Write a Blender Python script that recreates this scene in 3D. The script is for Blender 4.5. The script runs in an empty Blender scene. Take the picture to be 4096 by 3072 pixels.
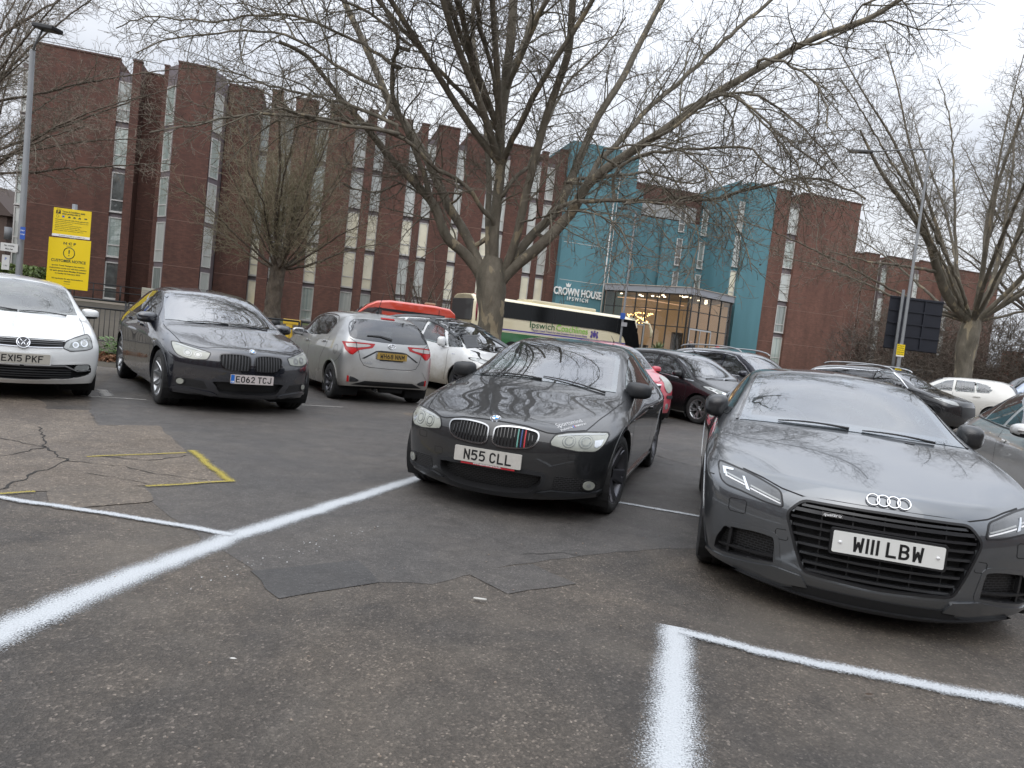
import bpy, bmesh, math, random
import numpy as np
from mathutils import Vector, Matrix, noise as mnoise
from mathutils.bvhtree import BVHTree
R = math.radians
scene = bpy.context.scene
COL = scene.collection
random.seed(7); np.random.seed(7)

# ------------------------------------------------------------------ camera
CAM_H = 1.31
cam_d = bpy.data.cameras.new('camera'); cam = bpy.data.objects.new('camera', cam_d); COL.objects.link(cam)
cam_d.sensor_width = 36.0; cam_d.lens = 711.5 / 1024 * 36.0
cam_d.clip_start = 0.05; cam_d.clip_end = 3000
cam.matrix_world = Matrix.Translation((0, 0, CAM_H)) @ Matrix.Rotation(R(90 - 3.58), 4, 'X') @ Matrix.Rotation(R(6.41), 4, 'Z')
scene.camera = cam

# ------------------------------------------------------------------ sky, sun, exposure
world = bpy.data.worlds.new('World'); scene.world = world; world.use_nodes = True
wt = world.node_tree; wn = wt.nodes; wn.clear()
def wl(a, b): wt.links.new(a, b)
SUN_EL, SUN_AZ = R(38), R(200)
sky = wn.new('ShaderNodeTexSky'); sky.sky_type = 'NISHITA'; sky.sun_disc = False
sky.sun_elevation = SUN_EL; sky.sun_rotation = SUN_AZ; sky.air_density = 1.0; sky.dust_density = 3.0
hs = wn.new('ShaderNodeHueSaturation'); hs.inputs['Saturation'].default_value = 0.35; wl(sky.outputs[0], hs.inputs['Color'])
tc = wn.new('ShaderNodeTexCoord'); mp = wn.new('ShaderNodeMapping'); mp.inputs['Scale'].default_value = (1, 1, 2.6)
wl(tc.outputs['Generated'], mp.inputs['Vector'])
nz = wn.new('ShaderNodeTexNoise'); nz.inputs['Scale'].default_value = 1.9; nz.inputs['Detail'].default_value = 5; nz.inputs['Roughness'].default_value = .5
wl(mp.outputs[0], nz.inputs['Vector'])
cr = wn.new('ShaderNodeValToRGB'); e = cr.color_ramp.elements
e[0].position = .30; e[0].color = (4.3, 4.65, 5.35, 1); e[1].position = .72; e[1].color = (6.7, 6.85, 7.1, 1)
wl(nz.outputs[0], cr.inputs[0])
mx = wn.new('ShaderNodeMix'); mx.data_type = 'RGBA'; mx.inputs[0].default_value = .86
wl(hs.outputs[0], mx.inputs[6]); wl(cr.outputs[0], mx.inputs[7])
sz = wn.new('ShaderNodeSeparateXYZ'); wl(tc.outputs['Generated'], sz.inputs[0])
ov = wn.new('ShaderNodeMapRange'); ov.inputs[1].default_value = .25; ov.inputs[2].default_value = 1.; ov.inputs[3].default_value = 1.; ov.inputs[4].default_value = 3.0; wl(sz.outputs[2], ov.inputs[0])
mz = wn.new('ShaderNodeMix'); mz.data_type = 'RGBA'; mz.blend_type = 'MULTIPLY'; mz.inputs[0].default_value = 1; wl(mx.outputs[2], mz.inputs[6]); wl(ov.outputs[0], mz.inputs[7])   # overcast sky: brightest overhead
bg = wn.new('ShaderNodeBackground'); bg.inputs['Strength'].default_value = 0.10; wl(mz.outputs[2], bg.inputs['Color'])
wo = wn.new('ShaderNodeOutputWorld'); wl(bg.outputs[0], wo.inputs['Surface'])
sun_d = bpy.data.lights.new('sun', 'SUN'); sun_d.energy = 0.5; sun_d.angle = R(70); sun_d.color = (1, .97, .93)
sun = bpy.data.objects.new('sun', sun_d); COL.objects.link(sun)
sun.rotation_euler = Vector((math.sin(SUN_AZ) * math.cos(SUN_EL), math.cos(SUN_AZ) * math.cos(SUN_EL), math.sin(SUN_EL))).to_track_quat('Z', 'Y').to_euler()
scene.view_settings.view_transform = 'Standard'; scene.view_settings.look = 'None'
scene.view_settings.exposure = 0.63; scene.view_settings.gamma = 1.0
try:
    scene.cycles.max_bounces = 8; scene.cycles.transparent_max_bounces = 16; scene.cycles.caustics_reflective = False
except Exception: pass

# ------------------------------------------------------------------ materials
MATS = {}
class NT:
    def __init__(s, name):
        s.m = bpy.data.materials.new(name); s.m.use_nodes = True; s.t = s.m.node_tree; s.n = s.t.nodes; s.n.clear()
        s.out = s.n.new('ShaderNodeOutputMaterial'); s.tc = None
    def new(s, typ, **kw):
        nd = s.n.new('ShaderNode' + typ)
        for k, v in kw.items():
            if k in nd.inputs.keys() if isinstance(k, str) else False: pass
            setattr(nd, k, v)
        return nd
    def l(s, a, b): s.t.links.new(a, b)
    def obj(s):
        if not s.tc: s.tc = s.new('TexCoord')
        return s.tc.outputs['Object']
    def noise(s, scale, detail=4, rough=.55, vec=None, dist=0):
        n = s.new('TexNoise'); n.inputs['Scale'].default_value = scale; n.inputs['Detail'].default_value = detail
        n.inputs['Roughness'].default_value = rough; n.inputs['Distortion'].default_value = dist
        s.l(vec or s.obj(), n.inputs['Vector']); return n.outputs[0]
    def ramp(s, src, stops):
        r = s.new('ValToRGB'); els = r.color_ramp.elements
        while len(els) > 1: els.remove(els[-1])
        for i, (p, c) in enumerate(stops):
            c = tuple(c) + (1,) if isinstance(c, (tuple, list)) else (c, c, c, 1)
            if i == 0: els[0].position = p; els[0].color = c
            else: q = els.new(p); q.color = c
        s.l(src, r.inputs[0]); return r.outputs[0]
    def math(s, op, a, b=None, clamp=False):
        m = s.new('Math'); m.operation = op; m.use_clamp = clamp
        for i, v in enumerate((a, b)):
            if v is None: continue
            if hasattr(v, 'links'): s.l(v, m.inputs[i])
            else: m.inputs[i].default_value = v
        return m.outputs[0]
    def mix(s, fac, a, b, blend='MIX'):
        m = s.new('Mix'); m.data_type = 'RGBA'; m.blend_type = blend
        for i, v in ((0, fac), (6, a), (7, b)):
            if hasattr(v, 'links'): s.l(v, m.inputs[i])
            elif i == 0: m.inputs[0].default_value = v
            else: m.inputs[i].default_value = tuple(v) + (1,)
        return m.outputs[2]
    def bump(s, h, strength=.3, dist=.01):
        b = s.new('Bump'); b.inputs['Strength'].default_value = strength; b.inputs['Distance'].default_value = dist
        s.l(h, b.inputs['Height']); return b.outputs[0]
    def pbr(s, color, rough=.5, metal=0., normal=None, **kw):
        p = s.new('BsdfPrincipled')
        def put(k, v):
            if v is None: return
            if hasattr(v, 'links'): s.l(v, p.inputs[k])
            elif isinstance(v, (tuple, list)): p.inputs[k].default_value = tuple(v) + (1,) * (4 - len(v))
            else: p.inputs[k].default_value = v
        put('Base Color', color); put('Roughness', rough); put('Metallic', metal); put('Normal', normal)
        for k, v in kw.items(): put(k.replace('_', ' '), v)
        s.l(p.outputs[0], s.out.inputs['Surface']); return p
def simple(name, col, rough=.5, metal=0., var=0., vs=8., bump=0., bs=60., **kw):
    if name in MATS: return MATS[name]
    t = NT(name); c = col
    if var: c = t.mix(t.noise(vs, 5), [x * (1 - var) for x in col], [min(1, x * (1 + var)) for x in col])
    nrm = t.bump(t.noise(bs, 4), bump, .01) if bump else None
    t.pbr(c, rough, metal, nrm, **kw); MATS[name] = t.m; return t.m
def paint(name, col, metal=.0, rough=.35, coat=1., dirt=.25, dirtcol=(.16, .13, .10), coat_ior=1.6, dirt_top=.75):
    """car paint: clear coat, road film that thickens towards the sills"""
    if name in MATS: return MATS[name]
    t = NT(name)
    sep = t.new('SeparateXYZ'); t.l(t.obj(), sep.inputs[0])
    z = sep.outputs[2]
    n = t.noise(3.0, 6, .65)
    k = t.math('SUBTRACT', t.math('ADD', t.math('MULTIPLY', n, .9), dirt_top - .45), z)
    k = t.math('MULTIPLY', t.math('MULTIPLY', k, 1.7, True), dirt, True)
    fine = t.noise(60, 4, .7)
    film = t.math('ADD', k, t.math('MULTIPLY', t.math('SUBTRACT', fine, .45, True), dirt * .25), True)
    base = t.mix(t.noise(1.1, 2), [c * .93 for c in col], [min(1, c * 1.05) for c in col])
    c = t.mix(film, base, dirtcol)
    r = t.math('ADD', t.math('MULTIPLY', film, .5), rough, True)
    cr_ = t.math('ADD', t.math('MULTIPLY', film, .6), t.math('ADD', t.math('MULTIPLY', fine, .02), .004))
    p = t.pbr(c, r, metal, None, Coat_Weight=coat, Coat_Roughness=cr_, Coat_IOR=coat_ior)
    MATS[name] = t.m; return t.m
def glass(name, tint=(.62, .70, .68), refl=1.55, dust=.06, dcol=(.55, .57, .58)):
    if name in MATS: return MATS[name]
    t = NT(name)
    tr = t.new('BsdfTransparent'); tr.inputs[0].default_value = tuple(tint) + (1,)
    gl = t.new('BsdfGlossy'); gl.inputs['Roughness'].default_value = .012; gl.inputs[0].default_value = (.97, .98, 1, 1)
    g_ = t.new('NewGeometry'); vm = t.new('VectorMath'); vm.operation = 'DOT_PRODUCT'; t.l(g_.outputs['Normal'], vm.inputs[0]); t.l(g_.outputs['Incoming'], vm.inputs[1])
    f0 = ((refl - 1) / (refl + 1)) ** 2; k_ = t.math('POWER', t.math('SUBTRACT', 1., t.math('ABSOLUTE', vm.outputs['Value']), True), 4.2)
    fr_ = t.math('ADD', t.math('MULTIPLY', k_, 1 - f0), f0, True)
    mxs = t.new('MixShader'); t.l(fr_, mxs.inputs[0]); t.l(tr.outputs[0], mxs.inputs[1]); t.l(gl.outputs[0], mxs.inputs[2])
    df = t.new('BsdfDiffuse'); df.inputs[0].default_value = tuple(dcol) + (1,)
    m2 = t.new('MixShader'); dn = t.math('MULTIPLY', t.ramp(t.noise(5, 6, .7), [(.3, .3), (.75, 1.)]), dust)
    t.l(dn, m2.inputs[0]); t.l(mxs.outputs[0], m2.inputs[1]); t.l(df.outputs[0], m2.inputs[2])
    t.l(m2.outputs[0], t.out.inputs['Surface']); MATS[name] = t.m; return t.m
def emis(name, col, st):
    if name in MATS: return MATS[name]
    t = NT(name); e_ = t.new('Emission'); e_.inputs[0].default_value = tuple(col) + (1,); e_.inputs[1].default_value = st
    t.l(e_.outputs[0], t.out.inputs['Surface']); MATS[name] = t.m; return t.m

M_black = simple('black_trim', (.012, .012, .013), .45, var=.3)
M_matte = simple('matte_black', (.006, .006, .0065), .8)
M_gloss = simple('gloss_black', (.008, .008, .009), .12, Coat_Weight=1.)
M_chrome = simple('chrome', (.75, .76, .78), .13, 1., var=.08, vs=30)
M_satin = simple('satin_silver', (.55, .56, .57), .3, .9)
M_rubber = simple('tyre_rubber', (.018, .018, .018), .85, var=.4, vs=20, bump=.2, bs=80)
M_rim = simple('alloy_silver', (.42, .43, .44), .32, .85, var=.12, vs=20)
M_rimdark = simple('alloy_dark', (.10, .10, .11), .35, .7, var=.2, vs=20)
M_disc = simple('brake_disc', (.12, .11, .10), .5, .8)
M_glass = glass('car_glass', (.55, .63, .61), 2.2, .05)
M_glassdark = glass('privacy_glass', (.05, .055, .06), 2.0, .05)
M_white_pl = simple('plate_white', (.72, .72, .69), .35, var=.06, vs=14)
M_dirty_pl = simple('plate_dirty', (.40, .38, .33), .5, var=.15, vs=10)
M_yellow_pl = simple('plate_yellow', (.33, .215, .05), .45, var=.15, vs=10)
M_ink = simple('plate_ink', (.01, .01, .011), .4)
M_white = simple('white_ink', (.8, .8, .8), .5)
M_int = simple('interior_grey', (.035, .036, .038), .75, var=.2)
M_seat = simple('seat_fabric', (.03, .031, .034), .85, var=.3, vs=30)
M_head = simple('headliner', (.20, .20, .19), .9)
M_lens = simple('lamp_lens', (.36, .37, .36), .12, .35, var=.25, vs=14, Coat_Weight=1., Coat_Roughness=.05)
M_lensfog = simple('hazed_lens', (.33, .34, .30), .22, .1, var=.3, vs=10, Coat_Weight=.7, Coat_Roughness=.15)
M_reflector = simple('reflector', (.62, .64, .66), .18, 1., var=.2, vs=60)
M_bowl = simple('reflector_bowl', (.24, .25, .235), .25, .6, var=.3, vs=40)
M_red = simple('tail_red', (.36, .004, .006), .15, Coat_Weight=.4, var=.15, vs=40)
M_redhi = simple('tail_red_bright', (.50, .008, .01), .2, Coat_Weight=.3)
M_clear = simple('tail_clear', (.45, .43, .41), .15, .3, Coat_Weight=1., var=.2, vs=60)
M_amber = simple('amber', (.65, .22, .02), .25)
M_blue = simple('badge_blue', (.02, .14, .50), .3)
M_steel = simple('galvanised', (.22, .235, .245), .45, .5, var=.2, vs=12, bump=.05)

# ------------------------------------------------------------------ object helpers
def tag(o, label=None, cat=None, group=None, kind=None):
    if label: o['label'] = label
    if cat: o['category'] = cat
    if group: o['group'] = group
    if kind: o['kind'] = kind
    return o
def thing(name, label, cat, loc=(0, 0, 0), rz=0, group=None):
    o = bpy.data.objects.new(name, None); o.empty_display_size = .2; COL.objects.link(o)
    o.location = loc; o.rotation_euler = (0, 0, rz); return tag(o, label, cat, group)
def obj(name, bm, mat, parent=None, smooth=False, loc=None, auto=None):
    me = bpy.data.meshes.new(name)
    if isinstance(bm, bmesh.types.BMesh):
        bm.normal_update(); bm.to_mesh(me); bm.free()
    else:
        v, f = bm; me.from_pydata([tuple(p) for p in v], [], [tuple(q) for q in f]); me.update()
    for m in (mat if isinstance(mat, (list, tuple)) else [mat]): me.materials.append(m)
    if smooth: me.polygons.foreach_set('use_smooth', [True] * len(me.polygons))
    o = bpy.data.objects.new(name, me); COL.objects.link(o)
    if parent: o.parent = parent
    if loc: o.location = loc
    return o
def NB(): return bmesh.new()
def bx(bm, x0, x1, y0, y1, z0, z1, bev=0, M=None, mi=0):
    g = bmesh.ops.create_cube(bm, size=1)['verts']
    for v in g: v.co = Vector(((x0 + x1) / 2 + v.co.x * (x1 - x0), (y0 + y1) / 2 + v.co.y * (y1 - y0), (z0 + z1) / 2 + v.co.z * (z1 - z0)))
    fs = {f for v in g for f in v.link_faces}
    if bev:
        r = bmesh.ops.bevel(bm, geom=list({e for v in g for e in v.link_edges}), offset=bev, segments=2, profile=.6, affect='EDGES')
        g = list({v for f in r['faces'] for v in f.verts} | {v for v in g if v.is_valid}); fs = {f for v in g for f in v.link_faces}
    if mi:
        for f in fs: f.material_index = mi
    if M is not None:
        for v in g: v.co = M @ v.co
    return g
def tube(bm, pts, rad, n=8, caps=True, mi=0):
    """round bar through pts; rad a number or list"""
    pts = [Vector(p) for p in pts]
    if not hasattr(rad, '__len__'): rad = [rad] * len(pts)
    rings = []; up = None
    for i, p in enumerate(pts):
        d = (pts[min(i + 1, len(pts) - 1)] - pts[max(i - 1, 0)]).normalized()
        if up is None: up = d.orthogonal().normalized()
        up = (up - d * up.dot(d)).normalized(); s = d.cross(up)
        rings.append([bm.verts.new(p + (up * math.cos(a) + s * math.sin(a)) * rad[i]) for a in [2 * math.pi * k / n for k in range(n)]])
    for a, b in zip(rings, rings[1:]):
        for k in range(n):
            f = bm.faces.new((a[k], a[(k + 1) % n], b[(k + 1) % n], b[k])); f.smooth = True; f.material_index = mi
    if caps:
        for r_, fl in ((rings[0], 1), (rings[-1], 0)):
            f = bm.faces.new(r_[::-1] if fl else r_); f.material_index = mi
    return rings
def lathe(bm, prof, n=32, M=None, mi=0):
    """prof list of (r, y) spun about the y axis"""
    rings = []
    for r_, y in prof:
        rings.append([bm.verts.new((r_ * math.cos(a), y, r_ * math.sin(a))) for a in [2 * math.pi * k / n for k in range(n)]])
    for a, b in zip(rings, rings[1:]):
        for k in range(n):
            f = bm.faces.new((a[k], a[(k + 1) % n], b[(k + 1) % n], b[k])); f.smooth = True; f.material_index = mi
    if M is not None:
        for q in rings:
            for v in q: v.co = M @ v.co
    return rings
def prism(bm, poly, z0, z1, M=None, mi=0):
    a = [bm.verts.new((p[0], p[1], z0)) for p in poly]; b = [bm.verts.new((p[0], p[1], z1)) for p in poly]
    fs = [bm.faces.new(b), bm.faces.new(a[::-1])]
    for i in range(len(poly)): fs.append(bm.faces.new((a[i], a[(i + 1) % len(poly)], b[(i + 1) % len(poly)], b[i])))
    for f in fs: f.material_index = mi
    if M is not None:
        for v in a + b: v.co = M @ v.co
def copy_tree(o, parent=None):
    c = o.copy(); COL.objects.link(c); c.parent = parent
    for ch in [q for q in bpy.data.objects if q.parent == o]: copy_tree(ch, c)
    return c
_txt = {}
def text_mesh(s, size, bold=0., sx=1., extrude=.001, align='CENTER', shear=0., space=1.):
    cu = bpy.data.curves.new('t', 'FONT'); cu.body = s; cu.size = size; cu.offset = bold; cu.extrude = extrude; cu.shear = shear
    cu.align_x = align; cu.align_y = 'CENTER'; cu.resolution_u = 3; cu.space_character = space
    o = bpy.data.objects.new('t', cu); COL.objects.link(o)
    bpy.context.view_layer.update()
    me = bpy.data.meshes.new_from_object(o.evaluated_get(bpy.context.evaluated_depsgraph_get()))
    bpy.data.objects.remove(o); bm = NB(); bm.from_mesh(me); bpy.data.meshes.remove(me)
    for v in bm.verts: v.co.x *= sx
    return bm
def text(name, s, size, mat, parent, M, bold=0., sx=1., fit=None, **kw):
    """flat lettering; M maps text x,y,z into the parent's space; fit = wanted width"""
    bm = text_mesh(s, size, bold, sx, **kw)
    if fit:
        w = max(v.co.x for v in bm.verts) - min(v.co.x for v in bm.verts)
        for v in bm.verts: v.co.x *= fit / w
    bm.transform(M); return obj(name, bm, mat, parent)

# pixel helper used once to read real positions off the photograph (turned into world points)
def ray(u, v):
    d = cam.matrix_world.to_3x3() @ Vector(((u - 512) / 711.5, -(v - 384) / 711.5, -1)); return d / d.y
def at(u, v, Y): return Vector((0, 0, CAM_H)) + ray(u, v) * Y
def gnd(u, v, z=0.):
    d = ray(u, v); return Vector((0, 0, CAM_H)) + d * ((z - CAM_H) / d.z)
# facade frame: s along the building, n towards the viewer
FP = Vector((-31.8, 45.3, 0)); FU = Vector((.9588, .2840, 0)); FN = Vector((.2840, -.9588, 0))
def fw(s, n, z=0.): return FP + FU * s + FN * n + Vector((0, 0, z))
MF = Matrix(((FU.x, -FN.x, 0, FP.x), (FU.y, -FN.y, 0, FP.y), (0, 0, 1, 0), (0, 0, 0, 1)))  # local x=s, y=-n
def gz(n):
    """ground height by distance n from the facade line: car park flat, street rising to the building"""
    return float(np.interp(n, [-200, 0, 4, 10, 13.9, 14, 22, 29], [1.2, .85, .75, .42, .33, .20, .05, 0]))
# ================================================================== car builder
def _it(tab, x):
    """tab [(x, v..)] front to rear (x falling): value(s) at x"""
    xs = [t[0] for t in tab][::-1]
    return [float(np.interp(x, xs, [t[k] for t in tab][::-1])) for k in range(1, len(tab[0]))]
FR = [1, .72, .38, 0, -.38, -.72, -1]
def body_mesh(S, level=3):
    xs = S['xs']; n = len(xs); bm = NB(); side = {1: [], -1: []}
    cren = bm.edges.layers.float.new('crease_edge')
    rowpt = []
    for i, x in enumerate(xs):
        w, = _it(S['pw'], x); ye, ze = _it(S['e'], x); yb, zb = _it(S['b'], x); zs, = _it(S['s'], x); z0, = _it(S['o'], x)
        ks = S.get('ks', .995); zm = S.get('zm', .50); zl = S.get('zl', .30)
        rowpt.append([(w * S.get('ko', .93), z0), (w * S.get('kl', .975), max(zl, z0 + .06)), (w, zm), (w * ks, zs), (yb, zb), (ye, ze)])
    for sg in (1, -1):
        for i, x in enumerate(xs):
            dx = (0,) * 6
            if i == 0: dx = S.get('dxf', (0,) * 6)
            if i == n - 1: dx = S.get('dxr', (0,) * 6)
            side[sg].append([bm.verts.new((x + dx[k], sg * y, z)) for k, (y, z) in enumerate(rowpt[i])])
    def lat(pc, pe, f, px=2.3, pz=2.):  # centre (x,z), edge (x,y,z)
        a = abs(f); return (pe[0] + (pc[0] - pe[0]) * (1 - a ** px), pe[1] * f, pe[2] + (pc[1] - pe[2]) * (1 - a ** pz))
    top = []
    for i, x in enumerate(xs):
        row = []; zc, bow = _it(S['c'], x); ye, ze = rowpt[i][5]
        for f in FR:
            if abs(f) == 1: row.append(side[int(f)][i][5]); continue
            if i == 0: pc = S['fc'][5]; pe = (side[1][0][5].co.x, ye, ze); row.append(bm.verts.new(lat(pc, pe, f, 2.3, S.get('pz0', 2.)))); continue
            if i == n - 1: pc = S['rc'][5]; pe = (side[1][-1][5].co.x, ye, ze); row.append(bm.verts.new(lat(pc, pe, f, S.get('pr', 2.3)))); continue
            row.append(bm.verts.new((x + bow * (1 - f * f), ye * f, ze + (zc - ze) * (1 - abs(f) ** S.get('pt', 2.)))))
        top.append(row)
    front = [[None] * 7 for _ in range(6)]; rear = [[None] * 7 for _ in range(6)]
    for k in range(6):
        for j, f in enumerate(FR):
            for arr, st, C, T in ((front, 0, S['fc'], top[0]), (rear, n - 1, S['rc'], top[-1])):
                if k == 5: arr[k][j] = T[j]
                elif abs(f) == 1: arr[k][j] = side[int(f)][st][k]
                else:
                    v = side[1][st][k].co; arr[k][j] = bm.verts.new(lat(C[k], (v.x, v.y, v.z), f, S.get('pf', 2.3) if st == 0 else S.get('pr', 2.6)))
    def q(a, b, c, d):
        bm.faces.new((a, b, c, d))
    for sg in (1, -1):
        for i in range(n - 1):
            for k in range(5): q(side[sg][i][k], side[sg][i + 1][k], side[sg][i + 1][k + 1], side[sg][i][k + 1])
    for i in range(n - 1):
        for j in range(6): q(top[i][j], top[i + 1][j], top[i + 1][j + 1], top[i][j + 1])
    for arr in (front, rear):
        for k in range(5):
            for j in range(6): q(arr[k][j], arr[k][j + 1], arr[k + 1][j + 1], arr[k + 1][j])
    bmesh.ops.recalc_face_normals(bm, faces=bm.faces)
    cr_ = S.get('crease', {})
    def sc(a, b, v):
        e_ = bm.edges.get((a, b))
        if e_: e_[cren] = max(e_[cren], v)
    for sg in (1, -1):
        for i in range(n - 1):
            for k, v in cr_.get('rows', {3: .35}).items(): sc(side[sg][i][k], side[sg][i + 1][k], v)
    for k, v in cr_.get('front', {}).items():
        for j in range(6): sc(front[k][j], front[k][j + 1], v)
    for k, v in cr_.get('rear', {}).items():
        for j in range(6): sc(rear[k][j], rear[k][j + 1], v)
    for i, v in cr_.get('top', {}).items():
        for j in range(6): sc(top[i][j], top[i][j + 1], v)
    for j, v in cr_.get('long', {}).items():       # bonnet creases along the car
        for i in range(0, cr_.get('long_to', 4)):
            for jj in (j, 6 - j): sc(top[i][jj], top[i + 1][jj], v)
    me = bpy.data.meshes.new('cage'); bm.to_mesh(me); bm.free()
    o = bpy.data.objects.new('cage', me); COL.objects.link(o)
    md = o.modifiers.new('s', 'SUBSURF'); md.levels = level; md.render_levels = level; md.boundary_smooth = 'PRESERVE_CORNERS'
    bpy.context.view_layer.update()
    m2 = bpy.data.meshes.new_from_object(o.evaluated_get(bpy.context.evaluated_depsgraph_get()))
    bpy.data.objects.remove(o); bpy.data.meshes.remove(me)
    b2 = NB(); b2.from_mesh(m2); bpy.data.meshes.remove(m2)
    bmesh.ops.recalc_face_normals(b2, faces=b2.faces)
    # normals must point out
    f = max(b2.faces, key=lambda f: f.calc_center_median().z)
    if f.normal.z < 0: bmesh.ops.reverse_faces(b2, faces=b2.faces)
    return b2
MODES = {'F': ((-1, 0, 0), (0, 1, 0), (0, 0, 1)), 'B': ((1, 0, 0), (0, 1, 0), (0, 0, 1)), 'L': ((0, -1, 0), (1, 0, 0), (0, 0, 1)),
         'R': ((0, 1, 0), (1, 0, 0), (0, 0, 1)), 'T': ((0, 0, -1), (1, 0, 0), (0, 1, 0))}
def inpoly(P, poly):
    x, y = P[:, 0], P[:, 1]; c = np.zeros(len(P), bool); j = len(poly) - 1
    for i in range(len(poly)):
        xi, yi = poly[i]; xj, yj = poly[j]
        c ^= ((yi > y) != (yj > y)) & (x < (xj - xi) * (y - yi) / ((yj - yi) or 1e-12) + xi); j = i
    return c
def area(p): return .5 * sum(p[i][0] * p[(i + 1) % len(p)][1] - p[(i + 1) % len(p)][0] * p[i][1] for i in range(len(p)))
def offs(poly, d):
    """offset outward by d"""
    if area(poly) < 0: poly = poly[::-1]
    out = []; n = len(poly)
    for i in range(n):
        a, b, c = Vector(poly[i - 1]), Vector(poly[i]), Vector(poly[(i + 1) % n])
        e1 = (b - a).normalized(); e2 = (c - b).normalized()
        n1 = Vector((e1.y, -e1.x)); n2 = Vector((e2.y, -e2.x)); m = (n1 + n2)
        if m.length < .2: m = n1
        else: m = m / max(.35, m.length_squared / 2) * 1.
        out.append((b.x + m.x * d, b.y + m.y * d))
    return out
def rnd(poly, r, n=4):
    """round the corners"""
    out = []; N_ = len(poly)
    for i in range(N_):
        a, b, c = Vector(poly[i - 1]), Vector(poly[i]), Vector(poly[(i + 1) % N_])
        ra = min(r, (a - b).length * .45, (c - b).length * .45); p0 = b + (a - b).normalized() * ra; p2 = b + (c - b).normalized() * ra
        for k in range(n + 1):
            t = k / n; q = p0 * (1 - t) ** 2 + b * 2 * t * (1 - t) + p2 * t * t; out.append((q.x, q.y))
    return out
def spl(pts, n=6, closed=False):
    """smooth curve through the points"""
    P = [Vector(p) for p in pts]; out = []; N_ = len(P)
    rng = range(N_ if closed else N_ - 1)
    for i in rng:
        p0 = P[(i - 1) % N_] if closed or i > 0 else P[i]; p1 = P[i]; p2 = P[(i + 1) % N_]; p3 = P[(i + 2) % N_] if closed or i + 2 < N_ else p2
        for k in range(n):
            t = k / n
            out.append(tuple(.5 * ((2 * p1) + (-p0 + p2) * t + (2 * p0 - 5 * p1 + 4 * p2 - p3) * t * t + (-p0 + 3 * p1 - 3 * p2 + p3) * t ** 3)))
    if not closed: out.append(tuple(P[-1]))
    return out
def band(line, w):
    """polyline to a band of width w (closed polygon)"""
    L = [Vector(p) for p in line]; a = []; b = []
    for i, p in enumerate(L):
        d = (L[min(i + 1, len(L) - 1)] - L[max(i - 1, 0)]).normalized(); nn = Vector((-d.y, d.x))
        ww = w[i] if hasattr(w, '__len__') else w
        a.append(tuple(p + nn * ww / 2)); b.append(tuple(p - nn * ww / 2))
    return a, b
def circ(cx, cy, r, n=20, ry=None): return [(cx + r * math.cos(2 * math.pi * k / n), cy + (ry or r) * math.sin(2 * math.pi * k / n)) for k in range(n)]
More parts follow.
